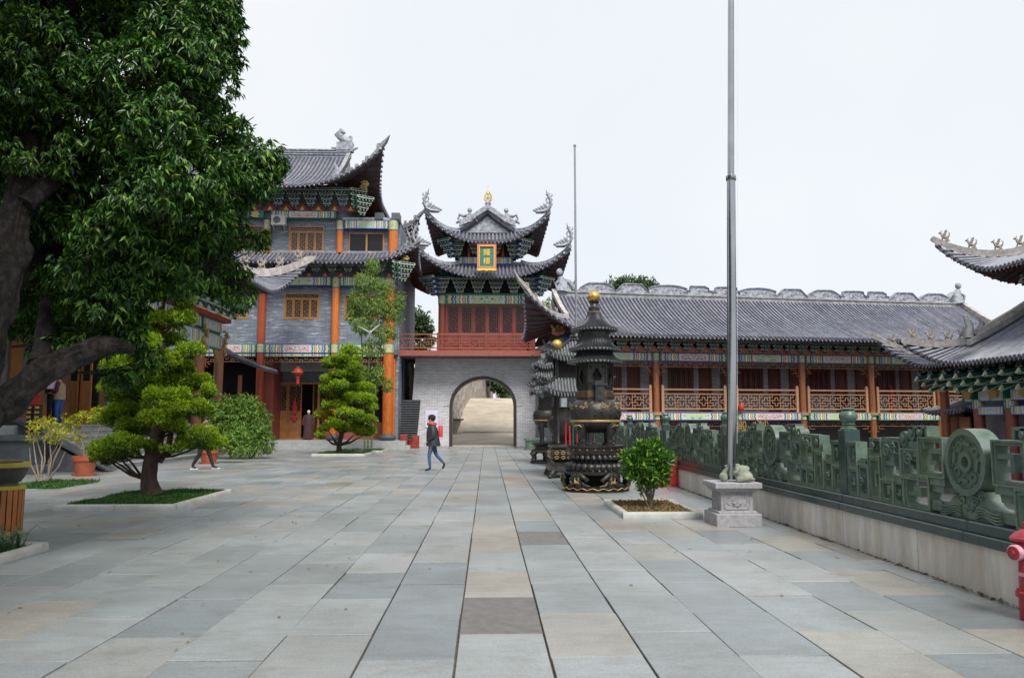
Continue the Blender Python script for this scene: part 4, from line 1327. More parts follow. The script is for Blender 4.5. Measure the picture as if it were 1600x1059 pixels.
for sx in (-1, 1):
    X = cl if sx < 0 else crr
    put_mesh(bt[0], 'bracket_set', tw, Vector((X + sx * .35, YC - .3, zz(436, YC))) - ot, rz=sx * .78, sc=1.2)
    for k in range(1, 4): put_mesh(bt[k % 2], 'bracket_set', tw, Vector((X + sx * .05, YC + k * 1.1, zz(436, YC))) - ot, rz=sx * PI / 2)
# lower roof
hx = (AX(888, 45.1, 390) - AX(650, 45.1, 390)) / 2 - .35
cxr = (AX(888, 45.1, 390) + AX(650, 45.1, 390)) / 2
cyr = (45.3 + 52.9) / 2
rl_ = Roof(cxr, cyr, hx, (52.9 - 45.3) / 2, zz(431, 45.3), 1.15, 2.3, 1.55, 3.6, .45, D=2.3, a=.6)
rf = make_roof(tw, rl_, 'fblr', hips=((-1, -1), (1, -1), (-1, 1), (1, 1)), sp=.225, rr=.062, curl=0, rafter=1.7, hiph=.2, hipw=.2, name='lower_roof', ridge_mat='ridge_grey')
b = MB(); b.box(cxr - hx + 2.3 - .1, cxr + hx - 2.3 + .1, 47.5, 50.7, rl_.z0 + 1.0, rl_.z0 + 1.3); b.build('roof_junction', M['ridge_grey'], rf, world=True)
FL = flame_mesh(1.4, mat=M['ridge_grey'])
for sx in (-1, 1):
    p = rl_.hip(sx, -1)[0]
    put_mesh(FL, 'flame_finial', rf, p + Vector((-sx * .05, 0, .1)) - ot, 0, (-sx * -1 * -1 if False else (1 if sx < 0 else -1), 1, 1))
    p = rl_.hip(sx, 1)[0]
    put_mesh(FL, 'flame_finial', rf, p + Vector((-sx * .05, 0, .1)) - ot, 0, ((1 if sx < 0 else -1), 1, 1))
    # blue and green dragon head brackets under the corner
    c = rl_.hip(sx, -1, 0, 1.5)[-1] + Vector((0, .1, -.62))
    h = MB(); h.tube([c + Vector((-sx * .6, .5, -.2)), c, c + Vector((sx * .4, -.3, .15)), c + Vector((sx * .75, -.5, .5))], [.14, .17, .13, .03], seg=7)
    h.tube([c + Vector((sx * .1, -.1, .1)), c + Vector((sx * .3, -.1, .4))], [.06, .015], seg=5); h.tube([c + Vector((sx * .3, -.3, 0)), c + Vector((sx * .62, -.45, -.12))], [.08, .02], seg=5)
    h.build('dragon_head', M['brk_g'], tw, world=True, smooth=50)
    h = MB(); h.ell(c + Vector((-sx * .3, .0, .02)), (.2, .2, .2)); h.build('blue_ball', M['brk_b'], tw, world=True, smooth=60)
# upper storey and its beams
YU = 47.4
ul, ur = xx(718, YU), xx(798, YU)
zu0, zu1 = rl_.z0 + 1.1, zz(376, YU)
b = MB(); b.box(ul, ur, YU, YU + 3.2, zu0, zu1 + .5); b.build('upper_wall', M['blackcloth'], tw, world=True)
beam(ul - .1, ur + .1, zz(413, YU) , zz(402, YU), YU - .1, YU + .1 - .11, 'beam2', tw)
b = MB(); b.box(ul - .15, ur + .15, YU - .14, YU - .002, zz(417, YU), zz(413, YU) - .004); b.build('sill_beam', M['brk_b'], tw, world=True)
for px in (732, 785):
    b = MB(); b.lathe([(.1, zz(402, YU)), (.1, zu1)], 10, (xx(px, YU), YU - .12, 0)); b.build('short_column', M['arch_red'], tw, world=True, smooth=60)
bu = [bracket_mesh(.95, .95, .6, 4, 'brk_g'), bracket_mesh(.8, .8, .5, 4, 'brk_b')]
for i, px in enumerate((714, 741, 775, 801)):
    put_mesh(bu[1 if i in (1, 2) else 0], 'bracket_set', tw, Vector((xx(px, YU), YU - .1, zz(379, YU))) - ot)
for sx in (-1, 1):
    X = ul if sx < 0 else ur
    put_mesh(bu[0], 'bracket_set', tw, Vector((X + sx * .45, YU - .3, zz(378, YU))) - ot, rz=sx * .78, sc=1.15)
    for k in range(1, 3): put_mesh(bu[0], 'bracket_set', tw, Vector((X, YU + k * 1.0, zz(379, YU))) - ot, rz=sx * PI / 2)
# upper roof: gable faces the court
hxu = (AX(857, 45.9, 340) - AX(666, 45.9, 340)) / 2 - .4; cxu = (AX(857, 45.9, 340) + AX(666, 45.9, 340)) / 2
hyu = 3.05; cyu = 46.0 + hyu
ru = Roof(cxu, cyu, hyu, hxu, zz(377, 46.0), 2.15, 1.55, 1.55, 2.9, .45, D=hxu, a=.62, rot=PI / 2)
# local frame turned a quarter: local l is the side that faces the court
rfu = make_roof(tw, ru, 'fblr', hips=((-1, -1), (-1, 1), (1, -1), (1, 1)), verges=((-1, -1), (-1, 1)), sp=.225, rr=.062, curl=0, rafter=1.3, gable=(-1, 1), name='upper_roof', ridge_mat='ridge_grey', ridge=(.25, .45))
for lx, ly, sx in ((-1, -1, 1), (-1, 1, -1), (1, -1, 1), (1, 1, -1)):
    p = ru.hip(lx, ly)[0]
    s_ = -1 if p.x > cxu else 1
    put_mesh(FL, 'flame_finial', rfu, p + Vector((s_ * .05, 0, .08)) - ot, 0, (s_ * 1.0, 1, 1))
    if lx < 0:
        c = ru.hip(lx, ly, 0, 1.1)[-1] + Vector((0, .1, -.55))
        h = MB(); sx = -s_
        h.tube([c + Vector((-sx * .5, .4, -.2)), c, c + Vector((sx * .4, -.3, .12)), c + Vector((sx * .7, -.5, .4))], [.12, .15, .11, .03], seg=7)
        h.build('dragon_head', M['brk_g'], tw, world=True, smooth=50)
        h = MB(); h.ell(c + Vector((-sx * .25, 0, 0)), (.17, .17, .17)); h.build('blue_ball', M['brk_b'], tw, world=True, smooth=60)
# carved ridge frame over the gable, side figures and gilded finial
zg0 = ru.z0 + ru.rise
yg = cyu - hyu + 1.45
b = MB()
for sx in (-1, 1):
    pts = [Vector((cxu + sx * 1.75, yg - .1, zz(352, 47))), Vector((cxu + sx * 1.1, yg - .1, zz(345, 47))), Vector((cxu + sx * .5, yg - .1, zz(334, 47))), Vector((cxu, yg - .1, zz(326, 47)))]
    b.sweep(pts, .3, .34)
b.build('gable_ridge', M['ridge_grey'], rfu, world=True)
for px, s_ in ((733, 1), (792, -1)):
    X = AX(px, yg, 340); zb = zz(348, yg)
    h = MB(); h.tube([(X + s_ * .1, yg, zb), (X - s_ * .05, yg, zb + .35), (X + s_ * .05, yg, zb + .62)], [.26, .2, .1], seg=7); h.ell((X + s_ * .04, yg, zb + .78), (.15, .15, .17))
    h.tube([(X, yg, zb + .5), (X - s_ * .35, yg, zb + .4), (X - s_ * .6, yg, zb + .5), (X - s_ * .7, yg, zb + .2)], [.09, .12, .1, .05], seg=6)
    h.tube([(X - s_ * .2, yg, zb + .1), (X - s_ * .55, yg, zb + .15), (X - s_ * .8, yg, zb - .05)], [.15, .14, .06], seg=6)
    h.tube([(X, yg, zb + .4), (X + s_ * .35, yg, zb + .3), (X + s_ * .5, yg, zb + .05)], [.1, .09, .05], seg=6)
    h.build('ridge_rider', M['ridge_grey'], rfu, world=True, smooth=60)
zf = zz(327, yg)
b = MB(); b.lathe([(.30, 0), (.24, .12), (.12, .2), (.18, .3), (.2, .38), (.1, .46), (.07, .6)], 14, (cxu + .03, yg, zf)); b.build('finial_base', M['ridge_grey'], rfu, world=True, smooth=60)
b = MB(); b.lathe([(.05, .5), (.08, .6), (.05, .68), (.03, .8), (.12, .95), (.03, 1.1), (.09, 1.22), (.02, 1.34), (.01, 1.75)], 10, (cxu + .03, yg, zf - .25))
for s_ in (-1, 1):
    for dx in (.16, .24):
        b.tube([(cxu + .03, yg, zf + .35), (cxu + .03 + s_ * dx, yg, zf + .6), (cxu + .03 + s_ * dx * .9, yg, zf + .85), (cxu + .03 + s_ * .02, yg, zf + 1.2)], [.02, .03, .025, .01], seg=5)
b.build('gilded_finial', M['gold'], rfu, world=True, smooth=60)
# name board with two gilded characters
def words(body, size, name, mat, parent, loc, ext=.012, rot=(PI / 2, 0, 0)):
    cu = bpy.data.curves.new(name, 'FONT'); cu.body = body; cu.size = size; cu.extrude = ext; cu.offset = 0.0
    cu.align_x = 'CENTER'; cu.align_y = 'CENTER'
    tmp_ = bpy.data.objects.new('tmp_words', cu); COL.objects.link(tmp_)
    bpy.context.view_layer.update()
    me = bpy.data.meshes.new_from_object(tmp_.evaluated_get(bpy.context.evaluated_depsgraph_get()))
    bpy.data.objects.remove(tmp_)
    me.materials.clear(); me.materials.append(mat)
    o_ = link(me, name, parent); o_.location = loc; o_.rotation_euler = rot
    return o_
YS = 45.05
sc = Vector((AX(760.5, YS, 402), YS, AZ(402, YS, 760)))
sg = thing('name_board', sc, 'upright green board with two gold characters in a carved orange frame, on the tower', 'sign board')
w2, h2 = .56, .79
b = MB(); b.cbox(-w2 + .14, w2 - .14, -.02, .06, -h2 + .16, h2 - .12, .004); b.build('board', M['signgreen'], sg)
b = MB(); b.frame('y', -w2, w2, -h2 + .04, h2, .15, -.09, .05); b.build('carved_frame', M['signorange'], sg)
b = MB(); b.frame('y', -w2 + .12, w2 - .12, -h2 + .16, h2 - .12, .03, -.11, -.08)
b.prism([(-w2 - .05, -h2 - .02), (-w2 + .1, -h2 + .06), (w2 - .1, -h2 + .06), (w2 + .05, -h2 - .02), (w2 - .15, -h2 - .08), (.2, -h2 - .04), (0, -h2 - .09), (-.2, -h2 - .04), (-w2 + .15, -h2 - .08)], 'y', -.12, .02)
b.build('gilt_edge', M['gold'], sg)
for ch, dz in (('鍾', .27), ('樓', -.27)): words(ch, .44, 'gold_character', M['gold'], sg, (.0, -.035, dz), .008)
sg.rotation_euler = (R(-8), 0, 0)
# notice on the brick pier
X = xx(675, 46.7)
nt_ = thing('paper_notice', (X, YG - .03, zz(666)), 'white printed notice sheet pasted on the grey brick gate pier', 'notice')
b = MB(); b.box(-.36, .36, -.015, .0, -.05, .95); b.build('sheet', M['lilac'], nt_)
b = MB()
for i in range(9): b.box(-.26, .26 - .12 * (i % 3 == 2), -.019, -.016, .08 + i * .075, .095 + i * .075)
b.build('printed_lines', M['darkwall'], nt_, kind='stuff')
# red post, pale wall and slab of the passage between hall and gate
t = thing('passage_wall', (xx(650, 50), 50.5, 0), 'pale plaster wall in the passage between brick hall and gate', 'wall')
b = MB(); b.box(xx(600, 52), xx(668, 52), 52.0, 52.3, 0, 5.0); b.build('wall_face', M['kerb'], t, world=True)
b = MB(); b.box(xx(641, 49), xx(647, 49), 49.0, 49.25, 0, 5.2); b.build('red_post', M['redcol'], t, world=True)
b = MB(); b.box(xx(653, 51), xx(662, 51), 51.7, 51.98, 2.5, 3.6); b.build('opening', M['glass'], t, world=True)
# ---------------------------------------------------------------- long two-storey gallery beyond the balustrade
GA = R(8.5)
gx0, gy0 = AX(1025, 41.0, 600), 41.0
gal = thing('gallery_building', (gx0, gy0, 0), 'long two-storey grey gallery with orange columns, painted eaves and scalloped roof ridge', 'gallery building', rz=GA)
BAY = 4.20
Zb = lambda py, Y=41.0: AZ(py, Y, 1025)
zfl, zhr, zb0, zb1, ze = Zb(643.5), Zb(608), Zb(564), Zb(551), Zb(524, 39.2)
U0, U1 = -5.6, BAY * 5
def gb(a, c, y0, y1, z0, z1, name, mat, m=None): 
    b = MB(); b.box(a, c, y0, y1, z0, z1); return b.build(name, M[mat], gal)
gb(U0 + .6, U1, -.25, 7.0, zfl - .16, zfl - .004, 'gallery_floor', 'palewood')
gb(U0 + .6, U1, 2.2, 2.5, LOW, zfl - .165, 'lower_wall', 'darkwall')
gb(U0 + .6, U1, 2.0, 2.3, zfl, ze, 'upper_wall', 'brick_r')
gb(U0 + .6, U1, .15, 1.99, zb1 - .1, zb1, 'gallery_ceiling', 'darkred')
gb(U0 + .6, U1, 6.7, 7.0, LOW, ze, 'rear_wall', 'brick_r')
gb(U0 + .5, U0 + .8, .2, 7.0, LOW, ze, 'end_wall', 'brick_r')
gb(U1 - .3, U1, 1.0, 7.0, LOW, ze, 'end_wall', 'brick_r')
for i in range(-1, 6):
    u = i * BAY if i < 5 else U1 - .25
    column(gal, u, 0, LOW, zb1, .17, 'browncol', base=False, world=False, cap=[(zb0, zb1), (zfl - .42, zfl - .05)])
for i in range(-1, 5):
    a, c = i * BAY, (i + 1) * BAY if i < 4 else U1 - .25
    beam(a + .2, c - .2, zb0, zb1, -.12, .12, 'beam2' if i % 2 else 'beam', gal, False)
    beam(a + .2, c - .2, zfl - .43, zfl - .03, -.28, -.02, 'beam' if i % 2 else 'beam2', gal, False)
    hang_lattice(a + .19, c - .19, zb0 - .01, .30, .22, -.02, .02).build('hanging_lattice', M['latticewood'], gal)
    hang_lattice(a + .19, c - .19, zfl - .45, .34, .18, -.05, -.01, cell=.15).build('hanging_lattice', M['latticewood'], gal)
    # balustrade of this bay
    for u in (a + .34, c - .34):
        q = MB(); q.box(u - .07, u + .07, -.09, .05, zfl, zhr + .16); q.box(u - .05, u + .05, -.07, .03, zhr + .16, zhr + .24); q.build('railing_post', M['palewood'], gal)
    q = MB()
    for zc, h in ((zhr - .04, .08), (zhr - .26, .05), (zfl + .14, .06)): q.box(a + .41, c - .41, -.055, .015, zc, zc + h)
    lt = lattice(a + .42, c - .42, zfl + .20, zhr - .26, -.035, -.005, cell=.15, t=.032); q.add(lt.v, lt.f)
    q.build('railing_panel', M['palewood'], gal)
    # doors and windows of the rooms behind
    rr_ = random.Random(i + 5)
    wz0, wz1 = Zb(612, 43), Zb(573, 43)
    def win(u0, u1):
        w_ = MB(); w_.frame('y', u0, u1, wz0 - .1, wz1, .09, 1.90, 2.0)
        wo_ = w_.build('window', M['roomdoor'], gal)
        q_ = MB(); q_.box(u0 + .09, u1 - .09, 1.96, 1.985, wz0, wz1 - .09); q_.build('pane', M['glass'], wo_)
        for k in range(4):
            e0 = u0 + .1 + (u1 - u0 - .2) * k / 4; e1 = u0 + .1 + (u1 - u0 - .2) * (k + 1) / 4
            q_ = MB(); q_.frame('y', e0 + .01, e1 - .01, wz0, wz1 - .1, .07, 1.92, 1.95); q_.box((e0 + e1) / 2 - .02, (e0 + e1) / 2 + .02, 1.925, 1.945, wz0, wz1 - .1)
            q_.build('sash', M['roomdoor'], wo_)
    win(a + 1.45, a + 2.95)
    for (u0, u1, op) in ((a + .45, a + 1.05, i in (-1,)), (c - .85, c - .25, False)):
        q = MB(); q.frame('y', u0 - .06, u1 + .06, zfl, wz1 + .05, .07, 1.9, 2.0)
        d_ = q.build('door', M['roomdoor'], gal)
        q = MB(); q.box(u0, u1, 1.96, 1.99, zfl, wz1)
        if not op: q.box(u0 + .1, u1 - .1, 1.945, 1.962, zfl + 1.2, wz1 - .15); q.box(u0 + .1, u1 - .1, 1.945, 1.962, zfl + .15, zfl + 1.0)
        q.build('door_leaf', M['dark' if op else 'roomdoor'], d_)
bg_ = [bracket_mesh(.66, .55, .42, 3, 'brk_g'), bracket_mesh(.66, .55, .42, 3, 'brk_b')]
def cloud_mesh(w, h):
    b = MB()
    for cx_, cz_, r_ in ((0, h * .42, h * .42), (-w * .28, h * .3, h * .28), (w * .28, h * .3, h * .28), (-w * .42, h * .16, h * .18), (w * .42, h * .16, h * .18)):
        poly = [(cx_ + r_ * math.cos(k * PI / 6), cz_ + r_ * math.sin(k * PI / 6)) for k in range(12)]
        b.prism(poly, 'y', -.04, .02, 0)
    b.prism([(-w * .12, h * .35), (0, h * .15), (w * .12, h * .35), (0, h * .6)], 'y', -.06, -.042, 1)
    b.prism([(-w * .05, h * .35), (0, h * .26), (w * .05, h * .35), (0, h * .47)], 'y', -.07, -.062, 2)
    return b.mesh('cloud_panel', [M['pinkpaint'], M['brk_y'], M['arch_red']])
cl_ = cloud_mesh(.66, .42)
nb_ = 35
for i in range(nb_):
    u = -BAY + (U1 + BAY - .2) * i / (nb_ - 1)
    put_mesh(bg_[i % 2], 'bracket_set', gal, (u, -.08, ze - .06))
    if i < nb_ - 1: put_mesh(cl_, 'cloud_panel', gal, (u + (U1 + BAY - .2) / (nb_ - 1) / 2, -.1, zb1 + .01))
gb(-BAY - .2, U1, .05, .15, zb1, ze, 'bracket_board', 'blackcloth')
gb(-BAY - .4, U1, -.55, -.42, ze - .10, ze - .02, 'eave_beam', 'brk_g')
# roof
hyg = 5.1; yc = -1.75 + hyg
hxg = (U1 + .6 - (U0 - 1.25)) / 2
rgl = Roof((U1 + .6 + U0 - 1.25) / 2, yc, hxg, hyg, ze, Zb(464, 44.5) - ze - .05, 2.0, 2.05, 3.6, .75, D=hyg, a=.66, p=2.2)
rgl.one = -1; rgl.cut = {'l': -hyg * .35}
rg = make_roof(gal, rgl, 'fl', hips=((-1, -1),), verges=((-1, -1),), world=False, sp=.225, rr=.06, curl=.95, rafter=1.6, ridge_mat='ridge_warm', gable=(-1,),
               beasts=5, beast_hips=((-1, -1),), fig_sc=.55, hiph=.24, hipw=.2)
deck_b = MB()
vs = []
for t_ in np.linspace(-hxg + 2.1, hxg - .05, 8):
    for k in range(7): vs.append(rgl.P('b', float(t_), hyg * k / 6))
deck_b.add(vs, [(i * 7 + k, i * 7 + 7 + k, i * 7 + 8 + k, i * 7 + k + 1) for i in range(7) for k in range(6)])
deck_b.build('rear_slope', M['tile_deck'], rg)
zrg = rgl.z0 + rgl.rise
ux0, ux1 = rgl.cx - hxg + 2.1, rgl.cx + hxg + .9
gbb = MB(); gbb.box(ux0, ux1 - 1.2, yc - .16, yc + .16, zrg - .1, zrg + .14); gbb.box(ux0, ux1 - 1.2, yc - .22, yc + .22, zrg + .14, zrg + .22)
gbb.build('ridge_cap', M['ridge'], rg)
slopeL = lambda u: min(1, .35 + u * 3.0) * min(1, .35 + (1 - u) * 3.0)
outl = [lambda u: min(1, .30 + math.sin(min(u * 1.0, 1) * PI) ** .6 * .8), lambda u: .55 + .45 * (1 if u < .85 and u > .12 else 0) * min(1, (1 - u) * 2.5 + .2),
        lambda u: min(1, .25 + min(u, 1 - u) * 3.2), lambda u: .4 + .6 * math.sin(PI * (u * .9 + .05)) ** .4, lambda u: 1.0 - .35 * (abs(u - .5) * 2) ** 6 - (.25 if u < .1 or u > .9 else 0)]
sl_ = [relief_slab('ridge_crest', w_, .60, .14, f_, M['ridge_grey'], seed=k * 7, amp=.09) for k, (w_, f_) in enumerate(((2.3, outl[3]), (2.0, outl[2]), (1.55, outl[1]), (2.15, outl[0]), (1.7, outl[4])))]
u = ux0 + 1.5; k = 0
seq = [3, 1, 0, 2, 4, 0, 1, 3, 4, 2, 1]
while u < ux1 - 2.2:
    me_ = sl_[seq[k % len(seq)] % 5]; w_ = max(v.co.x for v in me_.vertices) * 2
    put_mesh(me_, 'ridge_crest', rg, (u + w_ / 2, yc, zrg + .18)); u += w_ + .03; k += 1
for uu, s_ in ((ux0 + .5, 1), (ux1 - 1.3, -1)):    # squatting figures at both ends of the ridge
    h = MB(); c = Vector((uu, yc, zrg + .2))
    h.tube([c, c + Vector((s_ * .05, 0, .45)), c + Vector((s_ * -.08, 0, .85))], [.42, .3, .17], seg=8); h.ell(c + Vector((-s_ * .12, 0, 1.12)), (.19, .18, .22))
    h.tube([c + Vector((0, 0, .7)), c + Vector((s_ * .45, 0, .55)), c + Vector((s_ * .7, 0, .2)), c + Vector((s_ * 1.0, 0, .0))], [.13, .16, .14, .08], seg=7)
    h.tube([c + Vector((0, -.1, .7)), c + Vector((-s_ * .4, -.15, .45)), c + Vector((-s_ * .3, -.2, .1))], [.1, .09, .06], seg=6)
    h.build('ridge_figure', M['ridge_grey'], rg, smooth=60)
MB().sweep([rgl.P('f', hxg - .15, hyg * (1 - i / 9), .03) for i in range(10)], .3, .38).build('verge_ridge', M['ridge_warm'], rg, smooth=30)
# gilded head and paw under the raised corner
c = rgl.hip(-1, -1, 0, 1.5)[-3] + Vector((.35, .2, -.75))
h = MB()
for dx_, dy_, dz_, r_ in ((.35, .3, 0, .2), (.1, .1, .02, .19), (-.12, -.05, .05, .14), (-.25, -.12, .2, .08), (.05, -.05, .2, .1), (.3, .1, .18, .1), (-.05, -.15, -.12, .12)): h.ell(c + Vector((dx_, dy_, dz_)), (r_, r_, r_ * .9), 9, 7)
h.build('animal_head', M['goldpaint'], gal, smooth=60)
h = MB(); h.tube([c + Vector((.2, -.05, -.05)), c + Vector((.0, -.25, -.2)), c + Vector((-.3, -.35, -.18))], [.12, .12, .07], seg=7); h.build('animal_jaw', M['pinkpaint'], gal, smooth=60)
h = MB(); h.ell(c + Vector((.55, .1, -.4)), (.2, .2, .2)); h.ell(c + Vector((.9, .3, -.3)), (.16, .16, .16)); h.build('blue_ball', M['brk_b'], gal, smooth=60)
# gilded characters on the dark lintel of the ground floor
for ch, px, py in (('殿', 1161, 667), ('心', 1186, 663), ('妙', 1197, 664.5)):
    p = at(px, py, 41.0)
    t = (p.x - gx0) / math.cos(GA)
    words(ch, .62, 'gilded_character', M['goldpaint'], gal, (t, -.35, AZ(py, gy0 + math.tan(GA) * (p.x - gx0), px)), .02)
# two red things on the gallery
t = thing('festive_drum', (0, 0, 0), 'small red festive drum standing on the gallery rail behind the flagpole', 'festive drum')
p = at(1158, 640, 41.3); t.location = (p.x, p.y, zfl + .05); t.scale = (.7, .7, .8)
b = MB(); b.lathe([(.12, 0), (.21, .08), (.23, .22), (.21, .38), (.12, .46)], 14); b.build('drum_body', M['redflat'], t, smooth=50)
b = MB(); b.lathe([(.125, .455), (.125, .50)], 14); b.build('drum_cap', M['goldpaint'], t)
p = at(1401, 619, 44.6)
t = thing('red_cylinder', (p.x, p.y + .6, zfl), 'tall red gas cylinder against the grey wall at the gallery end', 'cylinder')
b = MB(); b.lathe([(.15, 0), (.15, 1.3), (.08, 1.45), (.04, 1.5)], 14); b.build('tank', M['redflat'], t, smooth=50)
b = MB(); b.lathe([(.05, 1.5), (.05, 1.6)], 10); b.build('valve', M['slate'], t)

# ---------------------------------------------------------------- worship hall on the right, porch roof and upper roof
hr = thing('porch_hall', (22, 27, LOW), 'near hall with tiered swept grey roofs, blue and green brackets and dark red columns', 'hall')
oh = hr.location
c1 = 20.4
for Y, px in ((31.9, 1530), (29.9, 1577), (27.2, 1640), (24.0, 1700)):
    column(hr, c1, Y, LOW, 2.4, .22, 'redwood', base=False, cap=[(2.0, 2.4)])
for Y0, Y1 in ((24.2, 26.98), (27.42, 28.5), (28.52, 29.68), (30.12, 30.88), (30.9, 31.68), (32.12, 32.6)):
    b = MB(); b.box(c1 - .15, c1 + .15, Y0, Y1, 2.30, 2.75); b.build('painted_beam', M['beam_y'], hr, world=True)
for Y0, Y1 in ((30.12, 31.68), (27.42, 29.68)):
    b = MB(); b.box(c1 - .19, c1 - .16, Y0, Y1, 1.75, 2.1); b.build('painted_panel', M['beam_y'], hr, world=True)
b = MB(); b.box(c1 + 1.5, 34, 18, 31.3, LOW, 4.3); b.box(24.2, 34, 18, 31.0, 4.3, 8.2); b.build('hall_wall', M['darkwall'], hr, world=True)
for i in range(5):
    b = MB(); b.box(c1 + 1.38, c1 + 1.49, 19 + i * 2.6, 20.8 + i * 2.6, LOW + .3, 1.8); b.build('lattice_door', M['redwood'], hr, world=True)
for i, Y in enumerate((32.3, 30.6, 28.8)):   # gilded corner corbels
    b = MB(); b.prism([(Y - .3, 2.76), (Y + .3, 2.76), (Y + .22, 2.45), (Y - .22, 2.45)], 'x', c1 - .26, c1 - .16); b.build('corbel', M['goldpaint'], hr, world=True)
b = MB(); b.box(c1 + .06, c1 + .3, 20, 32.5, 2.76, 4.35); b.build('bracket_board', M['brk_g'], hr, world=True)
def slant_bracket():
    """set of slanting bracket arms that point out of the wall (-x)"""
    b = MB()
    for k in range(3):
        z0 = .18 + k * .27; x0 = -.25 - k * .30
        b.bar((0, 0, z0 + .10), (x0 - .35, 0, z0 - .14), .13, .13, 0)
        b.bar((-.02, 0, z0 + .02), (x0 - .42, 0, z0 - .26), .15, .03, 1)
        b.prism([(x0 - .35, z0 - .20), (x0 - .52, z0 - .24), (x0 - .40, z0 - .04)], 'y', -.06, .06, 1)
        for w_ in (.28, .5):
            b.box(x0 - .06, x0 + .06, -w_, w_, z0 + .03, z0 + .13, 2)
            b.box(x0 - .075, x0 - .06, -w_, w_, z0 + .03, z0 + .05, 1)
        b.box(x0 - .09, x0 + .09, -.1, .1, z0 + .13, z0 + .22, 0)
        for s_ in (-1, 1): b.box(x0 - .07, x0 + .07, s_ * .46 - .07, s_ * .46 + .07, z0 + .13, z0 + .2, 0); b.box(x0 - .085, x0 - .07, s_ * .46 - .07, s_ * .46 + .07, z0 + .13, z0 + .15, 1)
    return b.mesh('bracket_set', [M['brk_g'], M['brk_w'], M['brk_b']])
SB = slant_bracket()
for i in range(11):
    put_mesh(SB, 'bracket_set', hr, Vector((c1 - .05, 32.2 - i * .95, 2.75)) - oh)
# porch roof
ra = Roof(26.4, 25.5, 7.4, 7.7, 3.80, 4.8, 1.45, 1.05, 2.9, .55, D=7.7, a=.85, rot=-PI / 2)
rfa = make_roof(hr, ra, 'f', hips=((-1, -1),), verges=(), sp=.235, rr=.062, curl=.0, rafter=1.6, ridge_mat='ridge_warm', hiph=.28, hipw=.26, name='porch_roof', beasts=0)
h_ = ra.hip(-1, -1)
pts = ra.hip(-1, -1, 0, 1.45)
for i, k in enumerate((1.2, 3.2, 5.4, 7.4)):
    a = int(k); p = pts[a].lerp(pts[a + 1], k - a)
    put_mesh(BEAST, 'ridge_figure', rfa, p - oh + Vector((0, 0, .30)), R(-45) + PI * 1.0, .85)
MB().sweep(ra.verge(-1, -1), .34, .55).build('verge_ridge', M['ridge_warm'], rfa, world=True, smooth=30)
MB().sweep([p + Vector((-.45, -.2, -.12)) for p in ra.verge(-1, -1)], .26, .22).build('verge_ridge', M['ridge'], rfa, world=True, smooth=30)
b = MB(); p = ra.verge(-1, -1)[0]; b.tube([p + Vector((-.3, 0, .2)), p + Vector((-.25, 0, .75)), p + Vector((-.45, 0, 1.15))], [.2, .16, .07], seg=7); b.tube([p + Vector((.0, 0, .3)), p + Vector((.3, 0, .8)), p + Vector((.15, 0, 1.0))], [.14, .1, .04], seg=6)
b.build('ridge_figure', M['ridge'], rfa, world=True, smooth=60)
# rear lower roof
rb = Roof(27.4, 28.7, 8.2, 7.7, 3.95, 2.4, 1.8, 1.45, 3.0, .6, D=7.7, a=.6, rot=-PI / 2)
rfb = make_roof(hr, rb, 'f', hips=((-1, -1),), sp=.24, rr=.062, curl=.45, rafter=1.5, ridge_mat='ridge_warm', hiph=.25, hipw=.24, name='rear_roof', beasts=2, beast_hips=((-1, -1),), fig_sc=.8)
for i in range(3): put_mesh(SB, 'bracket_set', hr, Vector((21.4, 36.0 - i * 1.0, 2.9)) - oh)
b = MB(); b.box(21.6, 21.9, 30.5, 33.6, LOW, 3.3); b.box(22, 34, 31.7, 35.6, LOW, 3.8); b.build('rear_wall', M['darkwall'], hr, world=True)
column(hr, 21.4, 36.0, LOW, 3.0, .2, 'browncol', base=False)
# upper roof, its far corner over the court
ru2 = Roof(28.3, 24.8, 8.2, 8.0, 7.55, 4.5, 2.6, 1.75, 3.6, .45, D=8.2, a=.55, rot=-PI / 2)
rfc = make_roof(hr, ru2, 'fl', hips=((-1, -1),), sp=.245, rr=.065, curl=.2, rafter=1.6, ridge_mat='ridge_warm', hiph=.3, hipw=.26, name='upper_roof')
pts = ru2.hip(-1, -1, 0, 2.6)
for i, k in enumerate((.7, 2.6, 4.6, 6.4, 8.2)):
    a = int(k); p = pts[a].lerp(pts[min(a + 1, len(pts) - 1)], k - a)
    put_mesh(BEAST, 'ridge_figure', rfc, p - oh + Vector((0, 0, .32)), R(135), .9)
for i in range(9): put_mesh(SB, 'bracket_set', hr, Vector((22.9, 30.6 - i * 1.0, 6.6)) - oh)
b = MB(); p = pts[0] + Vector((.35, -.35, -.25)); b.tube([p, p + Vector((0, 0, -.22))], .012, seg=4); b.lathe([(.10, -.42), (.09, -.34), (.05, -.25), (.02, -.22)], 10, p); b.build('wind_bell', M['bronze_roof'], hr, world=True)
# low pavilion roof in the far corner of the lower court
pv = thing('side_pavilion', (22.5, 37.5, LOW), 'low side pavilion with plain grey tile roof tucked behind the red columns', 'pavilion')
rp_ = Roof(24.8, 36.0, 1.75, 3.5, 1.95, 1.9, 1.2, .15, 1.2, .05, D=3.5, a=.7, rot=-PI / 2)
make_roof(pv, rp_, 'fr', hips=(), sp=.25, rr=.055, curl=0, rafter=.9)
b = MB(); b.box(22.0, 27, 34.8, 37.2, LOW, 1.9); b.build('pavilion_wall', M['redwood'], pv, world=True)
for i in range(2):
    b = MB(); b.box(21.9, 21.98, 35 + i * .95, 35.8 + i * .95, .1, 1.7); b.build('lattice_door', M['latticewood'], pv, world=True)

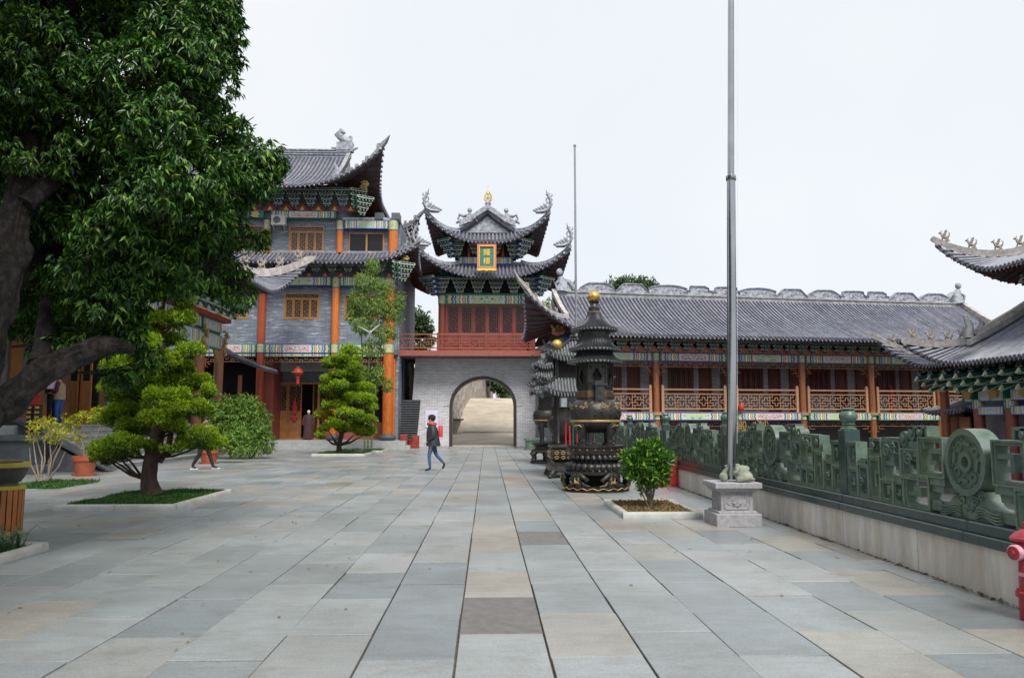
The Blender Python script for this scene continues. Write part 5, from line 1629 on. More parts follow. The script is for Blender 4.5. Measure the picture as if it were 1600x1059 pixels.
# ---------------------------------------------------------------- worship hall on the left with stair
hl = thing('side_hall', (-17.5, 28, 0), 'side hall with painted beams, brown columns and upturned roof corner behind the pruned tree', 'hall')
ol = hl.location
TER = 1.39
b = MB(); b.box(-30, -14.15, 10, 42, 0, TER); b.build('terrace', M['step'], hl, world=True)
for i in range(8):
    a = -11.7 - i * .305
    b = MB(); zt_ = TER * (i + 1) / 8 - .005 * (i == 7); b.box(a - .31, a - .02, 24.55, 35.5, 0, zt_ - .045); b.box(a - .31, a + .025, 24.55, 35.5, zt_ - .045 + .001, zt_); b.build('step', M['step'], hl, world=True)
b = MB(); b.prism([(-11.45, 0), (-11.75, .02), (-14.2, TER + .1), (-14.6, TER + .1), (-14.6, 0)], 'y', 24.2, 24.54); b.build('stair_cheek', M['slate'], hl, world=True)
b = MB(); b.prism([(-11.35, 0.02), (-11.45, .10), (-14.2, TER + .22), (-14.7, TER + .22), (-14.7, TER + .1), (-14.2, TER + .1)], 'y', 24.1, 24.64); b.build('cheek_coping', M['slate'], hl, world=True)
XCOL = -13.0 - .15
for Y in (38.6, 35.9, 31.5, 22.4, 17.8):
    column(hl, XCOL if Y > 33 else -14.6, Y, 0, 5.55, .22, 'oldcol', cap=[(5.1, 5.55)])
ys_ = [38.6, 35.9, 31.5, 27.0, 22.4, 17.8]
for a, c in zip(ys_[1:], ys_[:-1]):
    b = MB(); b.box(XCOL - .14, XCOL + .14, a + .1, c - .1, 4.95, 5.65); b.build('painted_beam', M['beam_y'], hl, world=True)
    b = MB(); b.box(XCOL - .12, XCOL + .12, a + .1, c - .1, 5.75, 6.3); b.build('painted_beam', M['beam_y'], hl, world=True)
    b = MB(); b.box(XCOL - .05, XCOL + .05, a + .1, c - .1, 5.65, 5.75); b.build('red_rail', M['arch_red'], hl, world=True)
for Y in ys_[:3]:
    for s_ in (-1, 1):
        b = MB(); b.prism([(Y + s_ * .2, 4.95), (Y + s_ * .2, 4.2), (Y + s_ * .4, 4.45), (Y + s_ * .75, 4.8), (Y + s_ * .9, 4.95)], 'x', XCOL - .05, XCOL + .05); b.build('carved_spandrel', M['goldpaint'], hl, world=True)
    b = MB(); c = Vector((XCOL + .22, Y, 5.3)); rl2 = random.Random(int(Y))
    for q_ in range(14): b.ell(c + Vector((rl2.uniform(-.05, .16), rl2.uniform(-.12, .12), -.55 + q_ * .085)), (rl2.uniform(.06, .12), rl2.uniform(.06, .13), rl2.uniform(.06, .10)), 7, 5)
    b.build('gilded_lion', M['goldpaint'], hl, world=True, smooth=60)
b = MB(); b.box(XCOL - .5, XCOL + .4, 15, 39.0, 6.31, 6.5); b.build('plate_beam', M['arch_red'], hl, world=True)
for i in range(20):
    o_ = put_mesh(SB, 'bracket_set', hl, Vector((XCOL + .1, 38.8 - i * 1.0, 6.5)) - ol, rz=PI)
b = MB(); b.box(-30, -16.6, 13, 38.0, TER, 6.8); b.build('hall_wall', M['darkwall'], hl, world=True)
b = MB(); b.box(-16.59, -16.45, 14, 38, TER, TER + .8); b.build('hall_sill', M['wood'], hl, world=True)
for i in range(12):
    Y = 20 + i * 1.5
    b = MB(); b.box(-16.58, -16.5, Y + .05, Y + .7, TER + .8, 5.0); b.build('lattice_door', M['wood'], hl, world=True)
rlh = Roof(-17.9, 28.0, 13.2, 7.3, 7.75, 5.0, 3.3, 2.15, 4.2, .8, D=7.3, a=.5, rot=PI / 2)
rh = make_roof(hl, rlh, 'fr', hips=((1, -1),), verges=((1, -1),), sp=.245, rr=.065, curl=.65, rafter=2.0, ridge_mat='ridge_warm', hiph=.42, hipw=.26, ridge=(.4, .7))
pts = rlh.hip(1, -1, 0, 3.3)
for i, k in enumerate((.6, 2.0, 3.5, 5.0, 6.6, 8.2)):
    a = int(k); p = pts[a].lerp(pts[min(a + 1, len(pts) - 1)], k - a)
    put_mesh(BEAST, 'ridge_figure', rh, p - ol + Vector((0, 0, .46)), R(45), 1.05)
# panelled door leaf standing open
p = at(123, 645, 29.5)
for px, w_ in ((116, .52), (130, .52)):
    dl = door_leaf(hl, -w_ / 2, w_ / 2, 0, 2.9, 0, world=False, latt=False)
    dl.location = Vector((AX(px, 29.5, 640), 29.5, TER + .1)) - ol
b = MB(); b.box(AX(138, 30, 640), AX(152, 30, 640), 30.0, 30.1, TER, 4.2); b.build('dark_doorway', M['dark'], hl, world=True)
# tiled roof of the small connecting corridor
cr_ = thing('corridor', (AX(385, 42, 620), 41.5, 0), 'small connecting corridor with dark tile roof beside the first red column', 'corridor')
b = MB(); zt_ = AZ(548, 41.5, 360)
x0_, x1_ = AX(335, 41.2, 560), AX(418, 41.2, 580)
n_ = 8; vs = []
for i in range(n_ + 1):
    u = i / n_; xx_ = x0_ + (x1_ - x0_) * u; z_ = AZ(540, 41.2, 360) + (AZ(577, 41.2, 418) - AZ(540, 41.2, 360)) * u ** .75
    vs += [(xx_, 40.9, z_), (xx_, 43.2, z_), (xx_, 43.2, z_ - .12), (xx_, 40.9, z_ - .12)]
b.add(vs, [(0, 1, 2, 3)] + [(i * 4 + k, i * 4 + (k + 1) % 4, i * 4 + 4 + (k + 1) % 4, i * 4 + 4 + k) for i in range(n_) for k in range(4)] + [(n_ * 4 + 3, n_ * 4 + 2, n_ * 4 + 1, n_ * 4)])
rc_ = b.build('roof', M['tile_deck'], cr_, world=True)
b = MB()
for j in range(9):
    yy = 41.0 + j * .26
    b.tube([(vs[i * 4][0], yy, vs[i * 4][2] + .03) for i in range(n_ + 1)], .06, seg=6)
b.build('roll_tiles', M['tile'], rc_, world=True, smooth=50, kind='stuff')
for px in (375,):
    column(cr_, AX(px, 41.6, 600), 41.6, 0, 3.9, .11, 'browncol', base=False, seg=10)
# ---------------------------------------------------------------- carved green stone balustrade
bal = thing('balustrade', (4.55, 17, 0), 'carved green stone balustrade with wheel medallions on a stained concrete plinth', 'balustrade')
ob = bal.location
XF = 4.45
PY = [-0.35 + 5.11 * i for i in range(0, 9)]      # posts; the one at 9.87 is the nearest in view
Y0, Y1 = -.4, 40.6
zp, zl, zu = .43, .525, .625
y = Y0; k = 0
step_ = 5.11 / 3
while y < Y1:
    b = MB(); b.cbox(XF, XF + .3, y + .007, min(y + step_, Y1) - .007, -.05, zp - .003, .006); b.build('plinth_slab', M['concrete'], bal, world=True); y += step_
y = Y0
while y < Y1:
    e = min(y + 2.555, Y1)
    b = MB(); b.cbox(XF - .035, XF + .33, y + .002, e - .002, zp, zl - .002, .012); b.build('lower_coping', M['green_dark'], bal, world=True)
    b = MB(); b.cbox(XF + .01, XF + .29, y + .002, e - .002, zl, zu - .002, .012); b.build('upper_coping', M['green_dark'], bal, world=True)
    y = e
b = MB(); b.box(4.76, 5.0, Y0, Y1, LOW, -.05); b.build('retaining_face', M['concrete'], bal, world=True)
# post with finial
pm = MB(); pm.cbox(-.10, .10, -.10, .10, 0, .80, .008); post_me = pm.mesh('post', M['green_dark'])
pp = MB(); pp.frame('x', -.075, .075, .06, .74, .012, -.106, -.099); 
fm = MB(); fm.lathe([(.105, .80), (.115, .81), (.115, .83), (.07, .845), (.065, .87), (.09, .885), (.075, .90)], 20)
fm.lathe([(.07, .90), (.105, .93), (.125, .98), (.12, 1.02), (.085, 1.06), (.07, 1.075), (.095, 1.09), (.085, 1.10), (.03, 1.11)], 24, rf=lambda a, z_: 1 + .03 * math.cos(a * 10))
fin_me = fm.mesh('finial', M['green_fin'], 40)
for Y in PY:
    p = put_mesh(post_me, 'post', bal, Vector((XF + .15, Y, zu)) - ob)
    f = link(fin_me, 'finial', p); f.scale = (.88, .88, .93); f.location = (0, 0, .05)


def fret_block(b, s0, s1, h0, h1, sgn=1, hole=True, depth=(.0, .13), w=None):
    """square spiral key: frame with a hooked bar inside, open behind; plane axis x, a = distance from post"""
    d0, d1 = depth
    W = s1 - s0; H = h1 - h0
    w = w or min(.050, W * .19, H * .19)
    b.frame('x', s0, s1, h0, h1, w, d0, d1)
    # raised edge lines
    b.frame('x', s0 - .001, s1 + .001, h0 - .001, h1 + .001, w * .34, d0 - .012, d0 - .001, 1)
    i0, i1, j0, j1 = s0 + w, s1 - w, h0 + w, h1 - w
    if i1 - i0 > .09 and j1 - j0 > .09:
        t = min(.048, (i1 - i0) * .27)
        m1, m2 = i0 + (i1 - i0) * .5, i0 + (i1 - i0) * .5
        if sgn > 0:
            b.abox('x', i0, i0 + (i1 - i0) * .66, j0 + (j1 - j0) * .30, j0 + (j1 - j0) * .30 + t, d0 + .010, d1 - .012)
            b.abox('x', i0 + (i1 - i0) * .66 - t, i0 + (i1 - i0) * .66, j0 + (j1 - j0) * .30 + t, j0 + (j1 - j0) * .72, d0 + .010, d1 - .012)
            b.abox('x', i0 + (i1 - i0) * .30, i0 + (i1 - i0) * .66 - t, j0 + (j1 - j0) * .72 - t, j0 + (j1 - j0) * .72, d0 + .010, d1 - .012)
        else:
            b.abox('x', i0 + (i1 - i0) * .34, i1, j0 + (j1 - j0) * .62, j0 + (j1 - j0) * .62 + t, d0 + .010, d1 - .012)
            b.abox('x', i0 + (i1 - i0) * .34, i0 + (i1 - i0) * .34 + t, j0 + (j1 - j0) * .25, j0 + (j1 - j0) * .62, d0 + .010, d1 - .012)
            b.abox('x', i0 + (i1 - i0) * .34 + t, i0 + (i1 - i0) * .70, j0 + (j1 - j0) * .25, j0 + (j1 - j0) * .25 + t, d0 + .010, d1 - .012)


def half_panel():
    b = MB()
    T = (0, .13)
    B = [(0.0, .25, 0, .34, 1), (0.0, .25, .345, .66, -1), (.255, .52, 0, .40, 1), (.525, .80, 0, .50, -1), (.60, .85, .505, .72, 1), (.805, 1.08, 0, .26, -1),
         (.855, 1.27, .265, .70, 1), (1.085, 1.30, 0, .26, 1), (1.275, 1.62, .30, .62, -1), (1.305, 1.80, 0, .34, 1), (1.63, 2.08, .345, .75, -1)]
    for s0, s1, h0, h1, g in B: fret_block(b, s0, s1, h0, h1, g, depth=T)
    # solid shelves and scroll tops
    b.abox('x', .255, .45, .402, .44, *T); b.abox('x', .30, .47, .441, .47, .01, .13)
    b.abox('x', .53, .60, .502, .60, *T)
    b.abox('x', .86, 1.26, .702, .73, .0, .14)
    for (cy, cz, r_) in ((1.34, .72, .085), (1.50, .78, .075), (1.66, .80, .055)):
        b.prism([(cy + r_ * math.cos(k * PI / 7), cz + r_ * math.sin(k * PI / 7)) for k in range(14)], 'x', 0, .13)
        b.prism([(cy + r_ * .5 * math.cos(k * PI / 4), cz + r_ * .5 * math.sin(k * PI / 4)) for k in range(8)], 'x', -.02, -.001)
    b.abox('x', 1.28, 1.72, .62, .70, .01, .13); b.abox('x', 1.45, 1.80, .835, .865, 0, .14); b.abox('x', 1.76, 1.80, .755, .834, 0, .14)
    b.abox('x', 1.81, 2.10, .02, .06, .01, .13); b.abox('x', 1.81, 2.0, .062, .12, .01, .13)
    b.abox('x', 1.81, 2.07, .27, .34, 0, .14); b.abox('x', 1.81, 2.02, .20, .265, .02, .13)
    # cloud scroll relief on the taller blocks
    for (c0, c1_, r_) in ((1.0, .58, .05), (1.45, .5, .045), (1.14, .62, .035), (.36, .18, .04), (.68, .62, .03)):
        b.tube([(-.02, c0 + r_ * 1.6 * math.cos(a) * (1 - a / 11), c1_ + r_ * 1.6 * math.sin(a) * (1 - a / 11)) for a in np.linspace(0, 9, 14)], .014, seg=5)
    return b
hp = half_panel()
def mirrored():
    b = MB(); L = 5.11 - .2
    b.add([(x_, L - y_, z_) for x_, y_, z_ in hp.v], hp.f); b.m = list(hp.m); return b
PL = 5.11 - .2
fret_me = hp.mesh('fretwork', [M['green_stone'], M['green_edge']]); fret_me2 = mirrored().mesh('fretwork', [M['green_stone'], M['green_edge']])
# wheel medallion and wave base
wm = MB()
c = PL / 2; R0 = .315; cz = .53
def disc(b, r0, r1, d0, d1, n=40, cy=c, cz_=cz):
    vs = []
    for k in range(n):
        a = 2 * PI * k / n
        for r_, d_ in ((r0, d0), (r1, d0), (r1, d1), (r0, d1)): vs.append((d_, cy + r_ * math.cos(a), cz_ + r_ * math.sin(a)))
    fs = []
    for k in range(n):
        l = (k + 1) % n
        for q in range(4): fs.append((k * 4 + q, l * 4 + q, l * 4 + (q + 1) % 4, k * 4 + (q + 1) % 4))
    b.add(vs, fs)
disc(wm, .255, R0, -.03, .17)
disc(wm, .09, .25, .0, .14); disc(wm, .055, .095, -.025, .15); disc(wm, .245, .258, -.012, .15)
for k in range(8):
    a = 2 * PI * k / 8 + .2
    yy, z_ = c + .175 * math.cos(a), cz + .175 * math.sin(a)
    if k % 2: wm.tube([(-.006, yy + .04 * math.cos(q), z_ + .04 * math.sin(q)) for q in np.linspace(0, 5, 9)], .012, seg=5)
    else: wm.bar((-.006, yy - .05 * math.sin(a), z_ + .05 * math.cos(a)), (-.006, yy + .05 * math.sin(a), z_ - .05 * math.cos(a)), .035, .03)
    wm.ell((-.006, c + .225 * math.cos(a + .39), cz + .225 * math.sin(a + .39)), (.012, .018, .018), 6, 4)
wheel_me = wm.mesh('wheel_medallion', M['green_stone'], 35)
wv = MB()
prof_ = [(-.46, 0), (-.46, .05), (-.40, .12), (-.30, .14), (-.24, .20), (-.22, .27), (-.12, .26), (0, .22), (.12, .26), (.22, .27), (.24, .20), (.30, .14), (.40, .12), (.46, .05), (.46, 0)]
wv.prism([(c + a, b_) for a, b_ in prof_], 'x', .0, .15)
for s_ in (-1, 1):
    for (q0, q1, r_) in ((.10, .17, .055), (.20, .23, .05), (.04, .10, .035)):
        wv.tube([(-.008, c + s_ * (q0 + r_ * math.cos(a) * (1 - a / 12)), q1 + r_ * math.sin(a) * (1 - a / 12)) for a in np.linspace(0, 10, 18)], .010, seg=5)
    for k in range(4):
        wv.tube([(-.006, c + s_ * (.12 + .34 * u), .02 + k * .026 + .035 * math.sin(u * 5.5 + k * .15) * (1 - u * .5) * (1 - k * .1) + .0) for u in np.linspace(0, 1, 12)], .010, seg=5)
wave_me = wv.mesh('wave_base', M['green_stone'], 35)
for Y in PY[:-1]:
    e = thing('carved_panel', (0, 0, 0)); e.parent = bal; e.location = Vector((XF + .08, Y + .1, zu)) - ob
    link(fret_me, 'fretwork', e); link(fret_me2, 'fretwork', e); link(wheel_me, 'wheel_medallion', e); link(wave_me, 'wave_base', e)

# ---------------------------------------------------------------- flagpoles
pd = at(1148, 815, 11.75)
fp = thing('flagpole', (pd.x, 11.85, 0), 'tall stainless steel flagpole in two diameters rising from the carved stone pedestal', 'flagpole')
zj = AZ(283, 11.85, 1142)
b = MB(); b.tube([(0, 0, .66), (.065, 0, zj * .5), (.13, 0, zj)], [.076, .072, .066], seg=28); b.build('lower_tube', M['steel'], fp, smooth=60)
b = MB(); b.lathe([(.070, 0), (.078, .01), (.078, .08), (.056, .10)], 24, (.13, 0, zj)); b.build('joint_sleeve', M['steel'], fp, smooth=40)
b = MB(); b.tube([(.13, 0, zj + .09), (.24, 0, zj + 3.8), (.31, 0, 11.2)], [.053, .048, .034], seg=28); b.build('upper_tube', M['steel'], fp, smooth=60)
b = MB(); b.tube([(.09, -.04, 1.2), (.40, -.05, 11.0)], .0025, seg=5); b.build('halyard', M['white'], fp)
sp_d = thing('pedestal', (pd.x, 11.85, 0), 'square grey granite pedestal with carved lotus panels and overhanging cap', 'pedestal')
sp_d.scale = (.80, .80, .90)
b = MB(); b.cbox(-.42, .42, -.42, .42, 0, .20, .012); b.build('plinth', M['grey_stone'], sp_d)
b = MB(); b.cbox(-.36, .36, -.36, .36, .20, .24, .012); b.cbox(-.30, .30, -.30, .30, .24, .56, .01); b.build('dado', M['grey_stone'], sp_d)
def frustum(b, r0, r1, z0, z1):
    b.add([(-r0, -r0, z0), (r0, -r0, z0), (r0, r0, z0), (-r0, r0, z0), (-r1, -r1, z1), (r1, -r1, z1), (r1, r1, z1), (-r1, r1, z1)], [(0, 1, 2, 3), (7, 6, 5, 4), (0, 4, 5, 1), (1, 5, 6, 2), (2, 6, 7, 3), (3, 7, 4, 0)])
b = MB(); frustum(b, .305, .41, .53, .615); b.cbox(-.435, .435, -.435, .435, .617, .70, .01); b.build('cap', M['grey_stone'], sp_d)
for s_ in range(4):
    b = MB()
    w_, h0, h1, c_ = .235, .275, .515, .035
    poly = [(-w_ + c_, h0), (w_ - c_, h0), (w_, h0 + c_), (w_, h1 - c_), (w_ - c_, h1), (-w_ + c_, h1), (-w_, h1 - c_), (-w_, h0 + c_)]
    for i in range(8):
        p, q = poly[i], poly[(i + 1) % 8]; b.bar((p[0], -.306, p[1]), (q[0], -.306, q[1]), .016, .016, up=(0, 1, 0))
    if s_ % 2 == 0:      # lotus relief
        b.tube([(-.11, -.300, .335), (0, -.305, .325), (.11, -.300, .335)], [.008, .020, .008], seg=6)
        for a in (-64, -38, -14, 14, 38, 64):
            ar = R(a); n_ = .12 - abs(a) * .0004
            b.tube([(0, -.302, .345), (math.sin(ar) * n_ * .55 * 1.3, -.312, .345 + math.cos(ar) * n_ * .5), (math.sin(ar) * n_ * 1.25, -.305, .345 + math.cos(ar) * n_)], [.012, .026, .006], seg=6)
        for s2 in (-1, 1): b.tube([(s2 * .13, -.303, .33), (s2 * .19, -.305, .38), (s2 * .18, -.305, .45), (s2 * .14, -.303, .46)], .010, seg=5)
    else:
        rn = random.Random(s_)
        for i in range(30):
            a, c2 = rn.uniform(-.2, .2), rn.uniform(.30, .49)
            b.tube([(a + .025 * math.cos(q), -.304, c2 + .025 * math.sin(q)) for q in np.linspace(rn.uniform(0, 3), rn.uniform(4, 7), 6)], .009, seg=4)
    b.xf(Matrix.Rotation(s_ * PI / 2, 4, 'Z'))
    b.build('carved_panel', M['grey_stone'], sp_d, smooth=50)
def rock(name, loc, r, label, seed, mat='rock_fig', cat='rock', squash=(1, 1, 1)):
    b = MB(); b.ell((0, 0, 0), (1, 1, 1), 18, 12)
    v2 = []
    for v in b.v:
        v = Vector(v); n_ = noise.fractal(v * 1.4 + Vector((seed, 0, 0)), 1.0, 2.0, 4) * .45 + 1
        v = v * n_; v2.append((v.x * r * squash[0], v.y * r * squash[1], max(v.z * r * squash[2], -.6 * r * squash[2])))
    b.v = v2
    o_ = b.build(name, M[mat], smooth=50); o_.location = loc; tag(o_, label, cat); return o_
rock('stone_figure', (pd.x + .13, 11.70, .63 + .08), .125, 'rounded grey-green stone fish on the pedestal cap beside the steel pole', 3, cat='stone figure', squash=(1.15, .8, .9))
rock('stone_figure', (pd.x + .12, 11.82, .63 + .16), .10, 'small mossy rock wedged behind the stone fish on the pedestal', 9, cat='rock', squash=(1.3, .8, 1.0))
t = thing('stone_crane', (pd.x - .14, 11.78, .63), 'slim pale green carved bird figurine at the corner side of the steel pole', 'figurine')
b = MB(); b.ell((0, 0, .07), (.065, .07, .075), 10, 8); b.tube([(0, 0, .09), (.02, -.01, .16), (.045, -.02, .21), (.03, -.02, .245)], [.05, .03, .022, .026], seg=8); b.build('bird_body', M['rock_fig'], t, smooth=60)
b = MB(); b.tube([(.03, -.03, .24), (.06, -.06, .235)], [.01, .003], seg=5); b.build('beak', M['green_fin'], t)
p2 = at(902, 700, 26.5)
zt2 = AZ(230, 26.5, 902)
f2 = thing('flagpole', (p2.x, 26.5, 0), 'thinner steel flagpole standing behind the roofed incense burners', 'flagpole')
b = MB(); b.lathe([(.22, 0), (.22, .25), (.16, .3)], 12); b.build('pole_base', M['grey_stone'], f2)
b = MB(); b.tube([(0, 0, .3), (0, 0, 4.9)], [.062, .055], seg=14); b.build('lower_tube', M['steel'], f2, smooth=60)
b = MB(); b.tube([(0, 0, 4.9), (.0, 0, zt2)], [.042, .034], seg=14); b.build('upper_tube', M['steel'], f2, smooth=60)
b = MB(); b.lathe([(.035, 0), (.055, .02), (.055, .06), (.02, .10)], 10, (0, 0, zt2)); b.build('pole_cap', M['steel'], f2)

# ---------------------------------------------------------------- fire hydrant
hy = at(1592, 930, 6.15)
t = thing('fire_hydrant', (AX(1613, 6.15, 960), 6.15, 0), 'glossy red fire hydrant with chipped paint in front of the green balustrade', 'fire hydrant')
b = MB(); b.lathe([(.085, 0), (.085, .17), (.105, .175), (.105, .21), (.078, .22), (.075, .36), (.078, .37), (.073, .38), (.07, .50), (.095, .51), (.10, .56), (.085, .60)], 24); b.build('barrel', M['red'], t, smooth=35)
b = MB(); b.lathe([(.06, .60), (.12, .605), (.125, .625), (.09, .665), (.05, .69), (.03, .70)], 24); b.lathe([(.022, .70), (.03, .705), (.03, .745), (.02, .75)], 5); b.build('bonnet', M['red'], t, smooth=35)
def ported(y_sign, rot, r_):
    b = MB(); b.lathe([(.05, 0), (.05, .05), (r_, .052), (r_, .085), (r_ * .8, .10), (.022, .102), (.022, .125)], 18)
    b.xf(Matrix.Rotation(rot, 4, 'Z') @ Matrix.Translation((0, -.065, .52)) @ Matrix.Rotation(PI / 2, 4, 'X')); return b
for rot, r_ in ((R(-72), .062), (R(20), .075), (R(108), .062)):
    pt = ported(1, rot, r_).build('outlet_cap', M['red'], t, smooth=35)
b = MB()
b.lathe([(.0755, .335), (.077, .35), (.0755, .365)], 24, cap=False); b.build('white_band', M['pinkmark'], t)
b = MB(); b.lathe([(.054, .052), (.063, .0525), (.063, .0865), (.05, .098)], 18, cap=False); b.xf(Matrix.Rotation(R(-72), 4, 'Z') @ Matrix.Translation((0, -.0655, .52)) @ Matrix.Rotation(PI / 2, 4, 'X')); b.build('chipped_ring', M['pinkmark'], t, smooth=40)
b = MB()
for k in range(6):
    a = k * PI / 3; b.lathe([(.012, .21), (.012, .225)], 6, (.093 * math.cos(a), .093 * math.sin(a), 0))
b.build('flange_bolts', M['red'], t)

# ---------------------------------------------------------------- incense burners
XB, YBN = AX(932, 17.4, 740), 17.5
K = 1.03
ib = thing('incense_tower', (XB, YBN, 0), 'tall black bronze incense tower with three round ribbed roofs and a gold ball on top', 'incense burner')
pxm = 17.5 / 1220
hz_ = lambda py: max(0.0, AZ(py, 17.5, 932))
def flute(n, a): return lambda an, z_: 1 + a * math.cos(an * n)
# foot ring
b = MB(); b.lathe([(.70, 0), (.735, .01), (.735, .035), (.70, .05), (.70, .07), (.73, .08), (.73, .115), (.68, .13)], 40); b.build('foot_ring', M['bronze'], ib, smooth=35)
b = MB(); b.tube([(.738 * math.cos(a), .738 * math.sin(a), .075 + .018 * math.sin(a * 20)) for a in np.linspace(0, 2 * PI, 120)], .011, seg=4, cap=False); b.build('gilt_scroll', M['goldpaint'], ib)
# openwork stand: six curved legs with openings
top_s = hz_(738)
for k in range(6):
    a = k * PI / 3 + .35
    b = MB()
    for s_ in (-1, 1):
        b.tube([(0 + s_ * .02, -.66, top_s), (s_ * .10, -.71, top_s - .05), (s_ * .20, -.66, top_s - .12), (s_ * .12, -.63, top_s * .55), (s_ * .06, -.66, .22), (s_ * .14, -.70, .15), (s_ * .26, -.66, .13)], [.055, .06, .05, .05, .055, .045, .03], seg=7)
    b.tube([(0, -.64, top_s), (0, -.69, top_s * .62), (0, -.66, .13)], [.10, .09, .10], seg=8)
    b.xf(Matrix.Rotation(a, 4, 'Z')); b.build('stand_leg', M['bronze'], ib, smooth=60)
    b = MB()
    for s_ in (-1, 1): b.tube([(s_ * .012, -.785, top_s * .62), (s_ * .05, -.785, top_s * .70), (s_ * .05, -.78, top_s * .8), (s_ * .02, -.78, top_s * .78)], .008, seg=4)
    b.tube([(-.06, -.785, .20), (0, -.79, .24), (.06, -.785, .20)], .009, seg=4); b.tube([(-.06, -.785, .24), (0, -.79, .20), (.06, -.785, .24)], .009, seg=4)
    b.xf(Matrix.Rotation(a, 4, 'Z')); b.build('gilt_ornament', M['goldpaint'], ib)
b = MB(); b.lathe([(.42, .12), (.40, top_s)], 24); b.build('stand_core', M['dark'], ib)
# lotus tiers
def petals(n, r, z0, z1, bulge, down=False, w=None):
    b = MB(); w = w or 2 * PI * r / n * .52
    for k in range(n):
        a = 2 * PI * k / n
        pts = [(r * .93, z0), (r + bulge, z0 + (z1 - z0) * .45), (r + bulge * .8, z0 + (z1 - z0) * .75), (r * .97, z1)]
        b.tube([(q * math.cos(a), q * math.sin(a), zq) for q, zq in pts], [w * .55, w, w * .9, w * .3] if not down else [w * .3, w * .9, w, w * .55], seg=7, flat=.55)
    return b
t1, t2, t3, t4 = hz_(735), hz_(724), hz_(708), hz_(695)
b = MB(); b.lathe([(.68, top_s - .02), (.70, top_s + .01), (.70, t1), (.66, t1 + .02), (.60, t2)], 40); b.build('lower_deck', M['bronze'], ib, smooth=35)
petals(30, .64, t1 - .01, t2 + .02, .04, True).build('lotus_ring', M['bronze'], ib, smooth=60, kind=None)
b = MB(); b.lathe([(.56, t2), (.50, t2 + .05), (.50, t3 - .10), (.58, t3 - .03), (.60, t3)], 40); b.build('waist', M['bronze'], ib, smooth=35)
petals(28, .53, t3 - .16, t3, .055).build('lotus_ring', M['bronze'], ib, smooth=60)
b = MB(); b.lathe([(.60, t3), (.615, t3 + .03), (.62, t4 - .05), (.645, t4 - .04), (.645, t4), (.60, t4 + .005)], 40); b.build('table', M['bronze'], ib, smooth=35)
b = MB()
for k in range(22):
    a = 2 * PI * k / 22; b.ell((.625 * math.cos(a), .625 * math.sin(a), (t3 + t4) / 2 - .005), (.03, .03, .028), 7, 5)
b.build('boss_row', M['copper'], ib, smooth=60)
# beast legs
zb_ = hz_(665)
for k in range(4):
    a = k * PI / 2 + .72
    b = MB(); b.tube([(0, -.36, zb_ + .10), (0, -.45, zb_ + .0), (0, -.45, zb_ - .12), (0, -.38, t4 + .18), (0, -.40, t4 + .06), (0, -.44, t4 + .03)], [.13, .135, .11, .07, .08, .06], seg=10)
    b.ell((0, -.56, zb_ - .02), (.06, .05, .05), 8, 6)
    for s_ in (-1, 1): b.ell((s_ * .07, -.54, zb_ + .03), (.025, .02, .025), 6, 4); b.tube([(s_ * .05, -.52, zb_ + .05), (s_ * .12, -.5, zb_ + .12)], [.03, .01], seg=5)
    b.lathe([(.12, 0), (.12, .04), (.09, .05)], 12, (0, -.41, t4 + .002))
    b.xf(Matrix.Rotation(a, 4, 'Z')); b.build('beast_leg', M['bronze'], ib, smooth=60)
    b = MB(); b.tube([(-.09, -.565, zb_ - .02), (-.05, -.60, zb_ + .02), (0, -.615, zb_), (.05, -.60, zb_ + .02), (.09, -.565, zb_ - .02)], .010, seg=4); b.xf(Matrix.Rotation(a, 4, 'Z')); b.build('gilt_ornament', M['goldpaint'], ib)
# belly
zs0, zs1 = hz_(674), hz_(625)
b = MB(); b.lathe([(.20, zs0 - .03), (.40, zs0 + .03), (.50, hz_(664)), (.555, hz_(658)), (.555, hz_(655)), (.57, hz_(650)), (.575, hz_(643)), (.55, hz_(634)), (.48, hz_(628)), (.42, zs1)], 48); b.build('belly', M['bronze'], ib, smooth=35)
b = MB(); b.lathe([(.568, hz_(659)), (.572, hz_(658)), (.572, hz_(656.5)), (.568, hz_(656))], 48, cap=False); b.build('gilt_band', M['goldpaint'], ib, smooth=40)
b = MB()
rn = random.Random(4)
for k in range(70):
    a = rn.uniform(0, 2 * PI); py = rn.uniform(631, 652); r_ = .585 - max(0, (643 - py)) * .006
    zz0 = hz_(py)
    b.tube([((r_) * math.cos(a + .05 * math.cos(q) * (1 - q / 9)), (r_) * math.sin(a + .05 * math.cos(q) * (1 - q / 9)), zz0 + .028 * math.sin(q) * (1 - q / 9)) for q in np.linspace(0, 7, 9)], .008, seg=4)
b.build('relief_scrolls', M['bronze'], ib, smooth=60, kind='stuff')
b = MB()
for k in range(60):
    a = rn.uniform(0, 2 * PI); r_ = .59; zz0 = hz_(rn.uniform(630, 640))
    b.tube([(r_ * math.cos(a + .04 * math.cos(q)) * .95, r_ * math.sin(a + .04 * math.cos(q)) * .95, zz0 + .02 * math.sin(q)) for q in np.linspace(0, 5, 7)], .007, seg=4)
b.build('gilt_relief', M['goldpaint'], ib, kind='stuff')
